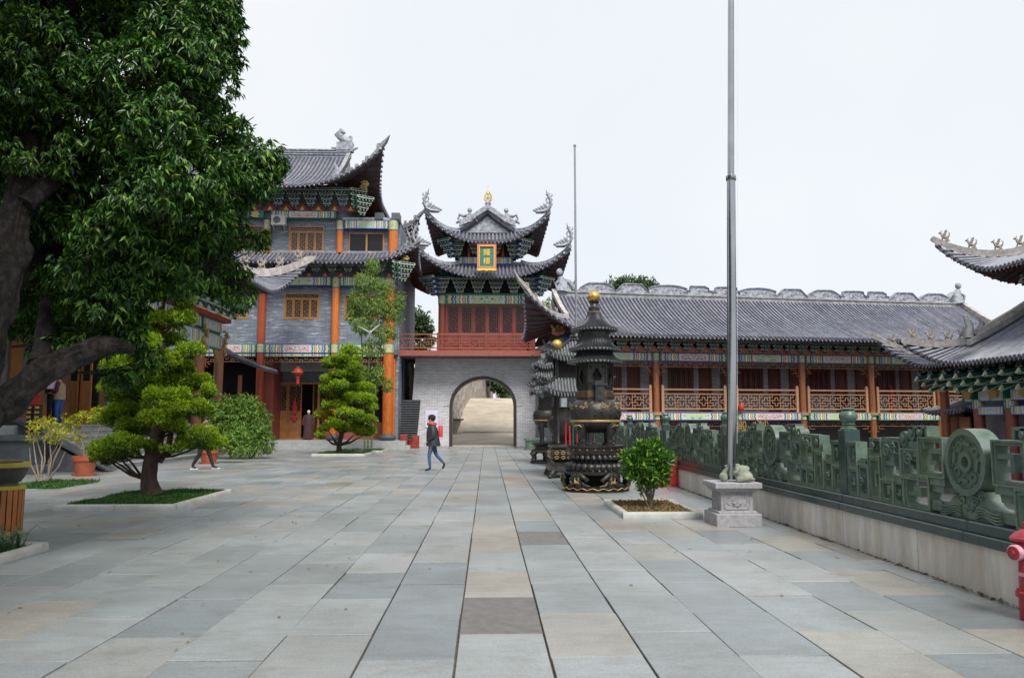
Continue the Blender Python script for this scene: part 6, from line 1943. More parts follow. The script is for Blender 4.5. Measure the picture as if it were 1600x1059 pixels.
# shaft: hexagonal drum with openings
zd0, zd1 = zs1, hz_(568)
zc = hz_(606)
b = MB(); b.lathe([(.42, zd0 - .03), (.42, zd0 + .05), (.40, zd0 + .06), (.40, zc)], 6); b.build('drum_foot', M['bronze'], ib)
b = MB(); b.lathe([(.405, hz_(622)), (.425, hz_(621)), (.425, hz_(612)), (.405, hz_(611))], 6, cap=False); b.build('copper_band', M['copper'], ib)
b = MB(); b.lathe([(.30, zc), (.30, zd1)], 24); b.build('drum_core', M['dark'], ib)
for k in range(6):
    a0, a1 = k * PI / 3, (k + 1) * PI / 3
    p0, p1 = Vector((.395 * math.cos(a0), .395 * math.sin(a0), 0)), Vector((.395 * math.cos(a1), .395 * math.sin(a1), 0))
    am = (a0 + a1) / 2; w_ = (p1 - p0).length
    b = MB()
    H_ = zd1 - zc
    poly_o = [(-w_ / 2, 0), (w_ / 2, 0), (w_ / 2, H_), (-w_ / 2, H_)]
    hole = [(.085 * math.cos(q) * (1 + .18 * math.cos(4 * q)), H_ * .45 + .15 * math.sin(q) * (1 + .1 * math.cos(4 * q))) for q in np.linspace(-PI * .75, PI * 1.25, 25)[:-1]]
    n_ = 24
    outer = []
    for i in range(n_):
        q = -PI * .75 + 2 * PI * i / n_
        c_, s_ = math.cos(q), math.sin(q); m_ = max(abs(c_), abs(s_))
        outer.append((c_ / m_ * w_ / 2, H_ * .5 + s_ / m_ * H_ / 2))
    vs = [(x_, 0, z_) for x_, z_ in outer] + [(x_, 0, z_) for x_, z_ in hole] + [(x_, .05, z_) for x_, z_ in hole]
    fs = [(i, (i + 1) % n_, n_ + (i + 1) % n_, n_ + i) for i in range(n_)] + [(n_ + i, n_ + (i + 1) % n_, 2 * n_ + (i + 1) % n_, 2 * n_ + i) for i in range(n_)]
    b.add(vs, fs)
    b.tube([(x_ * 1.12, -.008, H_ * .45 + (z_ - H_ * .45) * 1.12) for x_, z_ in hole + hole[:1]], .012, seg=5, cap=False)
    b.box(-w_ / 2, w_ / 2, -.02, .0 - .001, H_ - .06, H_); b.box(-w_ / 2, w_ / 2, -.02, -.001, 0, .035)
    for s_ in (-1, 1):
        b.tube([(s_ * (.14 + .025 * math.cos(q)), -.008, H_ * .82 + .03 * math.sin(q)) for q in np.linspace(0, 5, 7)], .010, seg=4)
        b.tube([(s_ * (.15 + .02 * math.cos(q)), -.008, H_ * .14 + .03 * math.sin(q)) for q in np.linspace(0, 5, 7)], .010, seg=4)
        b.tube([(s_ * w_ / 2, -.01, 0), (s_ * w_ / 2, -.01, H_)], .022, seg=6)
    b.xf(Matrix.Translation((math.cos(am) * .342, math.sin(am) * .342, zc)) @ Matrix.Rotation(am + PI / 2, 4, 'Z'))
    b.build('pierced_panel', M['bronze'], ib, smooth=40)
# little gate plaque in front
b = MB(); b.box(-.10, .10, -.50, -.40, hz_(632), hz_(603)); b.box(-.06, .06, -.515, -.50, hz_(626), hz_(607)); b.lathe([(.03, 0), (.03, .1)], 8, (0, -.5, hz_(616))); b.box(-.13, .13, -.53, -.40, hz_(603), hz_(600)); b.prism([(-.10, hz_(600)), (.10, hz_(600)), (.10, hz_(596)), (-.10, hz_(596))], 'y', -.47, -.42)
b.xf(Matrix.Rotation(R(5), 4, 'Z')); b.build('plaque', M['bronze_roof'], ib)
# roofs
def round_roof(z_e, z_t, re, rt_, name, n=44, curl=.05):
    b = MB(); pr = []
    for i in range(11):
        u = i / 10; r_ = rt_ + (re - rt_) * (1 - u) ** 2.0; zq = z_e + (z_t - z_e) * (u ** 1.15)
        if i == 0: zq += curl * .2
        pr.append((r_, zq))
    b.lathe([(re * .96, z_e - .05), (re + .012, z_e - .02)] + pr, n * 4, rf=lambda an, zq: 1 + .022 * abs(math.cos(an * n / 2)) , cap=True)
    rr_ = b.build(name, M['bronze_roof'], ib, smooth=50)
    q = MB()
    for k in range(n):
        a = 2 * PI * k / n
        q.tube([((r_ + .004) * math.cos(a), (r_ + .004) * math.sin(a), zq + .008) for r_, zq in pr[::2]], .014, seg=5, cap=True)
        q.ell(((re + .018) * math.cos(a), (re + .018) * math.sin(a), z_e - .005), (.016, .016, .018), 6, 4)
    q.build('roof_ribs', M['bronze_roof'], rr_, smooth=60, kind='stuff')
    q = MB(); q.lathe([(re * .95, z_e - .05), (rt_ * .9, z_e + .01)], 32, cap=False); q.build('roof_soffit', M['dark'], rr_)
    q = MB()
    q.tube([((re + .014) * math.cos(a), (re + .014) * math.sin(a), z_e - .028 + .012 * math.cos(a * n)) for a in np.linspace(0, 2 * PI, n * 4)], .007, seg=4, cap=False); q.build('worn_eave_edge', M['verdigris'], rr_, kind='stuff')
round_roof(hz_(565), hz_(547), .60, .37, 'lower_roof')
round_roof(hz_(546), hz_(527), .56, .33, 'middle_roof')
round_roof(hz_(515), hz_(489), .51, .135, 'top_roof', n=40)
b = MB(); b.lathe([(.38, hz_(548) - .04), (.38, hz_(538))], 28); b.lathe([(.34, hz_(528)), (.35, hz_(512))], 28); b.build('neck_drum', M['bronze'], ib, smooth=50)
b = MB(); b.lathe([(.15, hz_(491)), (.155, hz_(488)), (.13, hz_(486.5)), (.13, hz_(481)), (.10, hz_(479)), (.085, hz_(475)), (.115, hz_(472.5)), (.12, hz_(471)), (.08, hz_(470))], 24, rf=None); b.build('ball_stand', M['bronze'], ib, smooth=40)
b = MB(); b.lathe([(.157, hz_(488.5)), (.158, hz_(487.5))], 24, cap=False); b.build('gilt_band', M['goldpaint'], ib)
b = MB(); b.ell((0, 0, hz_(463.5)), (.134, .134, .134), 28, 18); b.build('gold_ball', M['gold'], ib, smooth=80)

# rectangular roofed burner behind it
Y2 = 21.8
X2 = AX(897, Y2, 650)
rb2 = thing('incense_pavilion', (X2, Y2, 0), 'black bronze candle burner with two-tiered grey-green tiled roof on four posts', 'incense burner')
h2_ = lambda py: AZ(py, Y2, 880)
W2_, D2_ = .62, .62
for sx in (-1, 1):
    for sy in (-1, 1):
        b = MB(); b.lathe([(.045, 0), (.06, .03), (.045, .06), (.045, h2_(618) - h2_(692) - .05), (.06, h2_(618) - h2_(692))], 12, (sx * (W2_ - .13), sy * (D2_ - .13), h2_(692)), ); b.build('post', M['bronze'], rb2, smooth=50)
        b = MB(); b.tube([(sx * .62, sy * .62, 0.0), (sx * .70, sy * .70, .07), (sx * .66, sy * .66, .16), (sx * .58, sy * .58, .22)], [.10, .11, .10, .09], seg=8); b.ell((sx * .74, sy * .74, .05), (.07, .07, .05), 8, 5); b.build('paw_foot', M['bronze'], rb2, smooth=60)
b = MB(); b.lathe([(1.02, .16), (1.05, .20), (1.02, .30), (.94, .34), (.86, .38), (.86, .42)], 4); b.xf(Matrix.Rotation(PI / 4, 4, 'Z')); b.build('base_tray', M['bronze'], rb2)
b = MB(); b.lathe([(.80, .42), (.92, .50), (.97, .62), (.95, .74), (.90, .78), (.98, .80), (.98, .84), (.85, .85)], 4); b.xf(Matrix.Rotation(PI / 4, 4, 'Z')); b.build('basin', M['bronze'], rb2)
b = MB()
for s_ in range(4):
    q = MB()
    for k in range(7):
        for j in range(2): q.tube([(-.55 + k * .17 + .05 * math.cos(w), -.70, .55 + j * .12 + .035 * math.sin(w)) for w in np.linspace(0, 6, 8)], .012, seg=4)
    q.xf(Matrix.Rotation(s_ * PI / 2, 4, 'Z')); b.add(q.v, q.f)
b.build('gilt_relief', M['goldpaint'], rb2, kind='stuff')
r_a = Roof(0, 0, .84, .84, h2_(612), .32, .30, .16, .5, .06, D=.30, a=.75)
ta = make_roof(rb2, r_a, 'fblr', hips=((-1, -1), (1, -1), (-1, 1), (1, 1)), world=False, sp=.085, rr=.024, curl=.18, rafter=0, name='lower_roof', tilemat='verdigris', ridge_mat='bronze_roof', hipw=.05, hiph=.05)
b = MB(); b.box(-.52, .52, -.52, .52, h2_(618), h2_(612)); b.build('lintel', M['bronze'], rb2)
b = MB(); b.box(-.46, .46, -.46, .46, h2_(612), h2_(564)); b.build('upper_cage', M['dark'], rb2)
for sx in (-1, 1):
    for sy in (-1, 1):
        b = MB(); b.lathe([(.035, h2_(600)), (.035, h2_(560))], 8, (sx * .5, sy * .5, 0)); b.build('upper_post', M['bronze'], rb2)
r_b = Roof(0, 0, .74, .74, h2_(559), .50, .50, .22, .5, .08, D=.74, a=.6)
r_b = Roof(0, 0, .74, .74, h2_(559), .52, .70, .20, .5, .08, D=.72, a=.6)
tb = make_roof(rb2, r_b, 'fblr', hips=((-1, -1), (1, -1), (-1, 1), (1, 1)), world=False, sp=.085, rr=.024, curl=.16, rafter=0, name='upper_roof', tilemat='verdigris', ridge_mat='bronze_roof', hipw=.05, hiph=.05)
DR = MB(); DR.tube([(0, 0, 0), (.08, 0, .05), (.16, 0, .03), (.22, 0, .10), (.28, 0, .08)], [.03, .045, .04, .05, .015], seg=6); DR.tube([(.2, 0, .1), (.16, 0, .18)], [.02, .005], seg=4); DR = DR.mesh('roof_dragon', M['bronze_roof'], 50)
for r_, tt_ in ((r_a, ta), (r_b, tb)):
    for sx in (-1, 1):
        for sy in (-1, 1):
            p = r_.hip(sx, sy)[2]
            put_mesh(DR, 'roof_dragon', tt_, p + Vector((0, 0, .06)), math.atan2(sy, sx))
            p = r_.hip(sx, sy)[0]
            q = MB(); q.tube([p + Vector((0, 0, -.02)), p + Vector((0, 0, -.16))], .006, seg=4); q.lathe([(.028, -.26), (.022, -.2), (.008, -.16)], 8, p); q.build('wind_bell', M['bronze'], tt_)
for sx in (-1,):
    b = MB(); b.ell((sx * .50, -.4, h2_(541)), (.14, .14, .15), 16, 12); b.lathe([(.10, -.19), (.06, -.14)], 10, (sx * .50, -.4, h2_(541))); b.build('gold_ball', M['gold'], rb2, smooth=80)
b = MB(); b.lathe([(.16, 0), (.10, .06), (.12, .1), (.05, .16), (.08, .22), (.0, .3)], 12, (0, 0, r_b.z0 + .5)); b.build('roof_knob', M['bronze'], rb2)
for k, (mt, dx) in enumerate((('redflat', -.15), ('signgreen', -.06), ('redflat', .05), ('terracotta', .14), ('binbowl', .22), ('redflat', -.26), ('signorange', .3))):
    s_ = thing('incense_stick', (X2 + dx, Y2 - .3 + .04 * (k % 3), .85), ['shortest red incense stick', 'bright green incense stick', 'tallest red incense stick', 'brown terracotta-coloured incense stick', 'dark green-black incense stick', 'middle-height red incense stick beside the post', 'orange incense stick'][k] + ' standing in the roofed bronze burner', 'incense stick', group='incense sticks in the roofed burner')
    b = MB(); b.tube([(0, 0, -.02), (.01 * (k % 3 - 1), 0, .55 + .09 * (k % 4))], .022, seg=8); b.build('stick', M[mt], s_, smooth=60)

# small cauldron tower farther back, and a plain stone box
Y3 = 28.4; X3 = AX(853, Y3, 680)
h3 = lambda py: AZ(py, Y3, 850)
cb3 = thing('incense_cauldron', (X3, Y3, 0), 'smaller dark bronze cauldron with little stacked roofs nearest the brick gate', 'incense burner')
b = MB(); b.lathe([(.56, 0), (.58, .03), (.56, .09), (.50, .11)], 32); b.build('foot_ring', M['bronze'], cb3, smooth=35)
for k in range(6):
    a = k * PI / 3; b = MB(); b.tube([(0, -.47, .40), (.0, -.54, .32), (0, -.48, .2), (0, -.53, .10)], [.10, .11, .08, .09], seg=7); b.xf(Matrix.Rotation(a, 4, 'Z')); b.build('stand_leg', M['bronze'], cb3, smooth=60)
b = MB(); b.lathe([(.50, .38), (.54, .42), (.52, .48), (.40, .52), (.40, .60), (.50, .68), (.52, .74), (.48, .75)], 32, rf=flute(18, .015)); b.build('table', M['bronze'], cb3, smooth=35)
for k in range(3):
    a = k * 2 * PI / 3 - .5; b = MB(); b.tube([(0, -.30, h3(660)), (0, -.36, h3(668)), (0, -.27, h3(682)), (0, -.30, .76)], [.09, .10, .05, .07], seg=8); b.xf(Matrix.Rotation(a, 4, 'Z')); b.build('beast_leg', M['bronze'], cb3, smooth=60)
b = MB(); b.lathe([(.15, h3(668)), (.38, h3(663)), (.46, h3(655)), (.47, h3(648)), (.42, h3(642)), (.33, h3(640))], 32); b.build('belly', M['bronze'], cb3, smooth=35)
b = MB(); b.lathe([(.475, h3(657)), (.475, h3(655.5))], 32, cap=False); b.build('gilt_band', M['goldpaint'], cb3)
b = MB(); b.lathe([(.28, h3(640)), (.30, h3(634)), (.26, h3(633)), (.26, h3(612))], 6); b.build('drum', M['bronze'], cb3)
for py, rr2 in ((612, .50), (590, .44), (571, .38)):
    q = Roof(0, 0, rr2, rr2, h3(py), .34, .3, .14, .4, .05, D=.3, a=.7)
    make_roof(cb3, q, 'fblr', hips=((-1, -1), (1, -1), (-1, 1), (1, 1)), world=False, sp=.085, rr=.02, curl=.14, rafter=0, name='tier_roof', tilemat='verdigris', ridge_mat='bronze_roof', hipw=.04, hiph=.04)
    b = MB(); b.box(-rr2 * .5, rr2 * .5, -rr2 * .5, rr2 * .5, h3(py), h3(py - 20)); b.build('tier_wall', M['bronze'], cb3)
b = MB(); b.lathe([(.1, 0), (.05, .1), (.09, .18), (.0, .32)], 12, (0, 0, h3(562))); b.build('knob', M['bronze'], cb3)
for k_, (px_, y_) in enumerate(((878, 26.5),)):
    X_ = AX(px_, y_, 680)
    c4 = thing('incense_cauldron', (X_, y_, 0), 'round bronze cauldron half hidden behind the roofed candle burner', 'incense burner')
    b = MB(); b.lathe([(.5, 0), (.52, .1), (.42, .35), (.45, .8), (.5, .85)], 28, rf=flute(12, .02)); b.build('stand', M['bronze'], c4, smooth=40)
    b = MB(); b.lathe([(.2, .86), (.42, 1.15), (.50, 1.4), (.48, 1.6), (.36, 1.7), (.34, 1.95), (.5, 1.98)], 28); b.build('belly', M['bronze'], c4, smooth=40)
t = thing('stone_box', (AX(836, 41, 690), 41.0, 0), 'low grey-green stone box with recessed panels at the foot of the brick gate', 'stone box')
b = MB(); b.cbox(-.55, .55, -.3, .3, 0, .12, .02); b.cbox(-.5, .5, -.27, .27, .12, .5, .01); b.cbox(-.58, .58, -.32, .32, .5, .62, .02); b.build('box_body', M['green_stone'], t)
b = MB(); b.frame('y', -.44, -.02, .16, .46, .04, -.29, -.272); b.frame('y', .02, .44, .16, .46, .04, -.29, -.272); b.build('panel_frame', M['green_stone'], t)
# red fire cabinet by the plinth
Yc = 18.4
t = thing('fire_cabinet', (4.22, Yc, 0), 'bright red metal fire cabinet at the plinth half behind the round shrub', 'fire cabinet')
b = MB(); b.cbox(-.24, .22, -.14, .14, 0, .66, .01); b.build('cabinet_body', M['redflat'], t)
b = MB(); b.cbox(-.20, .18, -.155, -.141, .05, .60, .004); b.build('door', M['redflat'], t)
b = MB(); b.box(.12, .15, -.18, -.156, .28, .38); b.build('handle', M['steel'], t)
# ---------------------------------------------------------------- trees and plants
def clump_points(c, r, n, shell=.55, bottom=-.6):
    """points in an ellipsoid, denser toward the outside; returns positions and outward directions"""
    d = unit_dirs(n)
    rad = (shell + (1 - shell) * rng.random(n)) ** .7
    d[:, 2] = np.maximum(d[:, 2], bottom)
    p = np.array(c) + d * rad[:, None] * np.array(r)
    return p, d


def whorls(centers, outs, k, L, W, spread=.8, droop=.3, up=.0):
    """k leaves around each twig tip"""
    n = len(centers)
    P = np.repeat(centers, k, axis=0)
    O = np.repeat(outs, k, axis=0)
    d = unit_dirs(n * k)
    d = d * spread + O * .75
    d[:, 2] += up - droop
    nr = unit_dirs(n * k) * .5 + O + np.array([0, 0, .7])
    P = P + unit_dirs(n * k) * (np.mean(L) * .25)
    return P, d, nr


def limb(name, pts, rads, mat, parent, seg=10, rough=.12, sub=4):
    """gnarled limb: smooth path with uneven section"""
    P = [Vector(p) for p in pts]; out = []; rr = []
    for i in range(len(P) - 1):
        p0, p1, p2, p3 = P[max(i - 1, 0)], P[i], P[i + 1], P[min(i + 2, len(P) - 1)]
        for k in range(sub):
            t = k / sub
            out.append(.5 * ((2 * p1) + (p2 - p0) * t + (2 * p0 - 5 * p1 + 4 * p2 - p3) * t * t + (3 * p1 - p0 - 3 * p2 + p3) * t ** 3))
            rr.append(rads[i] + (rads[i + 1] - rads[i]) * t)
    out.append(P[-1]); rr.append(rads[-1])
    b = MB(); b.tube(out, rr, seg=seg)
    v2 = []
    for i, v in enumerate(b.v):
        v = Vector(v); ring = min(i // seg, len(out) - 1); c = out[ring]
        ang = 2 * PI * (i % seg) / seg
        k = 1 + rough * (noise.noise(v * 3.1) + .6 * noise.noise(v * 8.0)) * 2 + (.42 * abs(noise.noise(Vector((math.cos(ang) * 5, math.sin(ang) * 5, ring * .12)))) - .08 if seg > 20 else 0)
        v2.append(tuple(c + (v - c) * k))
    b.v = v2
    return b.build(name, M[mat], parent, world=True, smooth=60)


def crown(parent, me, name='crown'):
    o = link(me, name, parent); o.location = -origin_of(parent); o['kind'] = 'stuff'
    return o


# the big shade tree: limbs and crown hang over the court on the left
bt_ = thing('shade_tree', (-6.9, 7.4, 0), 'huge dark broadleaf shade tree with leaning grey trunk and drooping glossy leaves', 'tree')
A = lambda px, py, Y: at(px, py, Y)
limb('trunk', [(-7.6, 7.2, -.05), (-7.2, 7.3, .7), A(-95, 690, 7.6), A(-60, 650, 7.8)], [.62, .46, .34, .26], 'bark', bt_, seg=20, rough=.2)
limb('limb', [A(-90, 715, 7.7), A(-40, 672, 7.9), A(0, 638, 8.0), A(40, 604, 8.1), A(80, 574, 8.3), A(120, 554, 8.5), A(155, 543, 8.6), A(190, 540, 8.8), A(208, 548, 8.9)], [.20, .17, .15, .135, .12, .105, .095, .08, .04], 'bark', bt_, seg=40, rough=.2, sub=8)
limb('limb', [A(-90, 700, 7.7), A(-40, 560, 7.7), A(0, 450, 7.8), A(22, 340, 8.0), A(60, 200, 8.4), A(105, 40, 8.8), A(118, -150, 9)], [.30, .22, .16, .14, .13, .11, .08], 'bark', bt_, seg=40, rough=.2, sub=8)
limb('limb', [A(-5, 430, 7.8), A(45, 430, 8.6), A(85, 380, 9.0), A(120, 300, 9.3), A(200, 180, 9.6)], [.12, .12, .10, .09, .06], 'bark', bt_)
limb('limb', [A(60, 570, 8.4), A(72, 500, 8.8), A(85, 420, 9.0), A(90, 380, 9.1)], [.10, .09, .09, .07], 'bark', bt_)
limb('limb', [A(40, 320, 8.0), A(150, 230, 8.6), A(260, 190, 9.0), A(330, 120, 9.2)], [.10, .08, .06, .03], 'bark', bt_)
limb('limb', [A(85, 400, 9.0), A(180, 370, 9.2), A(280, 370, 9.4), A(350, 345, 9.5)], [.08, .07, .05, .02], 'bark', bt_)
limb('limb', [A(200, 180, 9.6), A(300, 240, 9.6), A(390, 250, 9.6)], [.06, .04, .02], 'bark', bt_)
cl = []
outline = [(335, 8, 9.2, .30), (320, 45, 9.0, .42), (338, 100, 9.1, .30), (322, 140, 9.0, .38), (300, 95, 8.6, .42), (350, 30, 9.4, .18), (330, 170, 9.3, .30), (345, 160, 9.4, .18),
           (352, 225, 9.0, .42), (400, 240, 9.2, .32), (420, 262, 9.3, .20), (385, 285, 9.1, .32), (350, 300, 8.9, .40), (360, 335, 9.2, .30), (385, 362, 9.3, .24), (402, 375, 9.4, .13),
           (330, 385, 9.2, .34), (345, 425, 9.4, .36), (372, 448, 9.5, .22), (385, 465, 9.5, .16), (300, 430, 9.2, .34),            (300, 350, 8.8, .45), (255, 385, 8.8, .45), (205, 430, 8.8, .42), (160, 470, 8.8, .42), (110, 500, 9.2, .35), (160, 530, 9.5, .30), 
           (290, 270, 8.4, .5), (230, 300, 8.2, .5), (180, 360, 8.4, .5), (130, 420, 8.6, .42), (240, 210, 8.2, .5), (270, 150, 8.4, .45), (260, 60, 8.6, .5), (210, 120, 8.2, .5),
           (295, 15, 8.8, .4), (230, -20, 8.6, .5), (300, -60, 9, .6), (340, -70, 9.4, .45), (170, 30, 8.8, .35), (95, 20, 8.4, .35), (60, 80, 8.0, .5), (140, 130, 8.2, .45), (110, 200, 8.4, .55),
           (20, 130, 8, .5), (50, 240, 8.2, .5), (150, 260, 8.6, .55), (20, 330, 8.4, .45), (100, 340, 8.8, .5), (190, 70, 9.2, .3), (30, 20, 8.4, .5), (-40, 60, 8.4, .7), (-60, 220, 8.2, .7), (-70, 380, 8.2, .6), (130, -60, 8.6, .5), (30, -80, 8.4, .6)]
for px, py, Y, r in outline:
    cl.append((A(px, py, Y), r, 1))
    cl.append((A(px - 14, py + 6, Y + .75), r * 1.05, 0))
rn = random.Random(3)
for i in range(30):   # the far side of the crown and the part above the picture
    cl.append((A(rn.uniform(-60, 280), rn.uniform(-60, 420), rn.uniform(9.8, 10.8)), rn.uniform(.5, .75), 0))
for i in range(14):
    cl.append((A(rn.uniform(-40, 150), rn.uniform(380, 500), rn.uniform(10.0, 11.5)), rn.uniform(.45, .6), 0))
for i in range(60):
    yy_ = rn.uniform(2.5, 9)
    cl.append((Vector((-.345 * yy_ - 1.4 - rn.uniform(0, 6), yy_, rn.uniform(6.6, 8.8))), rn.uniform(.6, 1.0), 0))
for i in range(44):
    yy_ = rn.uniform(-5, 3.5)
    cl.append((Vector((min(-1.6, -.345 * yy_ - 1.4) - rn.uniform(0, 6.5), yy_, rn.uniform(5.2, 7.6))), rn.uniform(.7, 1.1), 0))
for px, py, Y, r in ((60, 545, 8.6, .13), (95, 535, 8.7, .15), (130, 528, 8.8, .16), (165, 520, 8.9, .2), (200, 520, 9.0, .22), (215, 580, 9.2, .14), (190, 590, 9.2, .13), (232, 556, 9.2, .14), (160, 585, 9.3, .1), (180, 500, 9.4, .34), (130, 470, 9.2, .36), (60, 470, 10, .4), (90, 520, 10.2, .3), (20, 500, 10.5, .4), (150, 440, 9.4, .42)):
    cl.append((A(px, py, Y), r, 1))
for i in range(26):
    cl.append((Vector((rn.uniform(-11.5, -6.3), rn.uniform(1.5, 7.0), rn.uniform(3.4, 6.5))), rn.uniform(.6, 1.0), 0))
PP, DD, NN, LL, WW = [], [], [], [], []
for c, r, front in cl:
    n = int((300 if front else 120) * (r / .4) ** 2)
    p, o_ = clump_points(c, (r * 1.1, r * 1.1, r * .85), n, shell=.45)
    keep = np.array([noise.noise(Vector(q) * 1.9) + .5 * noise.noise(Vector(q) * 4.3) > -.10 for q in p])
    p, o_ = p[keep], o_[keep]
    P_, d_, n_ = whorls(p, o_, 7, .10, .04, spread=.85, droop=.8)
    PP.append(P_); DD.append(d_); NN.append(n_)
    sz = rng.uniform(.75, 1.25, len(p)).repeat(7)
    LL.append(rng.uniform(.06, .115, len(P_)) * sz); WW.append(rng.uniform(.022, .038, len(P_)) * sz)
PP = np.concatenate(PP); DD = np.concatenate(DD); NN = np.concatenate(NN); LL = np.concatenate(LL); WW = np.concatenate(WW)
crown(bt_, leaf_mesh('broad_leaves', PP, DD, NN, LL, WW, M['lf_big'], droop=.3))
tw_ = MB()
rn = random.Random(8)
for c, r, front in cl[::2]:
    for k in range(3):
        a = c + Vector((rn.uniform(-1, 1), rn.uniform(-1, 1), rn.uniform(-.6, .9))) * r
        tw_.tube([c + Vector((-.28, 0, .02)), (c + a) / 2 + Vector((0, 0, .05)), a], [.013, .009, .004], seg=5)
for px, py in ((360, 95), (368, 75), (372, 88), (360, 135), (352, 120)):     # bare twigs at the edge
    tw_.tube([A(330, 110, 9.2), A(345, py + 6, 9.2), A(px, py, 9.2), A(px + 10, py - 8, 9.2)], [.012, .008, .005, .003], seg=4)
    tw_.tube([A(px, py, 9.2), A(px + 8, py + 10, 9.2)], [.005, .002], seg=4)
tw_.build('twigs', M['bark'], bt_, world=True, kind='stuff')


def cloud_tree(name, label, base, Y, trunk, pads, dens, blade, dead=()):
    """cloud-pruned tree: pads given as (px, py, rx, ry) in photograph units at distance Y"""
    t = thing(name, base, label, 'tree')
    k = Y / F
    limb('trunk', [A(px, py, Y) for px, py, r in trunk], [r for _, _, r in trunk], 'bark2', t, seg=12)
    P1, D1, N1, L1, W1, M1 = [], [], [], [], [], []
    bb = MB()
    rn = random.Random(5)
    top = A(trunk[-1][0], trunk[-1][1], Y)
    for i, (px, py, rx, ry) in enumerate(pads):
        dy = rn.uniform(-.9, .9) * rx * k * 1.3 if i > 0 else 0
        sizes = [(px, py, rx, ry, Y + dy)]
        for (qx, qy, ax_, ay_, yy) in sizes:
            c = A(qx, qy, yy - (.35 * Y / 15.7 if abs(qx - (250 if Y < 20 else 535)) < (34 if Y < 20 else 16) else 0)); rX, rZ = ax_ * k * 1.08, ay_ * k * 1.3
            # nearest trunk point gives the branch
            tp = min((A(p_[0], p_[1], Y) for p_ in trunk[1:]), key=lambda v: (v - c).length + max(0, v.z - c.z + rZ) * 3)
            bb.tube([tp, tp.lerp(c, .35) + Vector((0, 0, -rZ * .3)), tp.lerp(c, .7), c], [.036 * Y / 17, .028 * Y / 17, .018, .008], seg=6)
            # each pad is several lumpy tufts
            m = max(6, int(13 * rX / .5))
            for j in range(m):
                a = rn.uniform(0, 2 * PI); q = rn.uniform(0, .55) ** .6
                cc = c + Vector((math.cos(a) * q * rX, math.sin(a) * q * rX * .9, rn.uniform(-.4, .55) * rZ * (1 - q * .5)))
                rr_ = rX * rn.uniform(.20, .33); rz_ = rZ * rn.uniform(.38, .58)
                n = int(dens * rr_ * rr_ * 5)
                p, o_ = clump_points(cc, (rr_, rr_, rz_), n, shell=.5, bottom=-.45)
                P_, d_, n_ = whorls(p, o_, 6, blade, .01, spread=.75, droop=-.15, up=.25)
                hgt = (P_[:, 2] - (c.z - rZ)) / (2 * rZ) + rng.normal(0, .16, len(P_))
                P1.append(P_); D1.append(d_); N1.append(n_)
                L1.append(rng.uniform(.7, 1.3, len(P_)) * blade); W1.append(np.full(len(P_), blade * .26))
                M1.append((hgt < .42).astype(int))  # lower part of each pad takes the darker needles
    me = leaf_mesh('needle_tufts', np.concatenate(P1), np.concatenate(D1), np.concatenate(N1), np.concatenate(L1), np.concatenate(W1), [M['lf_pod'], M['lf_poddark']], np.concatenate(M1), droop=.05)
    crown(t, me)
    bb.build('branch', M['bark2'], t, world=True, smooth=60, kind='stuff')
    if dead:
        P2 = np.concatenate([np.array(A(px, py, Y - .25))[None] + rng.normal(0, .07 * Y / 17, (60, 3)) for px, py in dead])
        me = leaf_mesh('dead_sprigs', P2, unit_dirs(len(P2)), unit_dirs(len(P2)), blade, blade * .5, M['lf_orange'])
        o_ = link(me, 'dead_sprigs', t); o_.location = -t.location; o_['kind'] = 'stuff'
    return t


Yt = 15.7
pads1 = [(262, 452, 42, 24), (300, 470, 26, 16), (283, 500, 34, 16), (245, 528, 52, 22), (300, 548, 26, 15), (205, 575, 44, 20), (268, 570, 40, 18), (288, 596, 52, 18), (322, 612, 20, 11),
         (182, 612, 34, 18), (228, 612, 34, 18), (262, 622, 36, 16), (200, 642, 42, 20), (298, 640, 36, 18), (168, 658, 22, 18), (215, 668, 36, 16), (250, 655, 30, 16), (170, 704, 30, 14), (192, 692, 30, 14),
         (222, 696, 20, 12), (282, 668, 28, 14), (240, 570, 40, 22), (245, 610, 44, 24), (225, 545, 36, 20), (262, 640, 40, 18), (232, 590, 44, 22), (185, 552, 30, 16), (265, 700, 14, 8), (305, 690, 36, 15), (335, 694, 24, 12), (150, 712, 18, 12), (170, 716, 24, 11), (195, 712, 22, 12), (155, 700, 24, 12), (285, 700, 18, 9), (320, 680, 26, 14), (240, 500, 34, 18)]
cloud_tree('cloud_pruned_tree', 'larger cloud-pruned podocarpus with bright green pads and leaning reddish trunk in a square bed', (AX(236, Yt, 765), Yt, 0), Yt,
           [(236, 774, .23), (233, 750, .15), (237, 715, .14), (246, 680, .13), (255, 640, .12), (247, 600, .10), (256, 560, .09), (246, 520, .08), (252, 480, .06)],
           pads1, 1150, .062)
b = None
tt = [o for o in COL.objects if o.name.startswith('cloud_pruned_tree')][0]
limb('limb', [A(250, 722, Yt), A(262, 700, Yt), A(268, 672, Yt), A(272, 650, Yt)], [.05, .055, .05, .03], 'bark2', tt, seg=9)
Y2t = 35.8
pads2 = [(548, 549, 18, 9), (534, 560, 16, 8), (558, 562, 12, 7), (521, 569, 20, 8), (550, 573, 20, 9), (564, 578, 10, 6), (537, 585, 26, 9), (558, 592, 16, 8), (512, 594, 18, 8), (532, 602, 18, 8), (564, 607, 22, 9), (514, 608, 20, 9),
         (540, 620, 26, 9), (566, 625, 26, 9), (577, 637, 14, 8), (522, 634, 20, 8), (507, 650, 20, 8), (546, 646, 22, 9), (566, 655, 28, 10), (583, 656, 10, 6), (524, 662, 14, 9), (562, 673, 28, 9), (577, 677, 12, 7), (500, 681, 11, 7), (510, 669, 14, 7), (536, 668, 14, 7)]
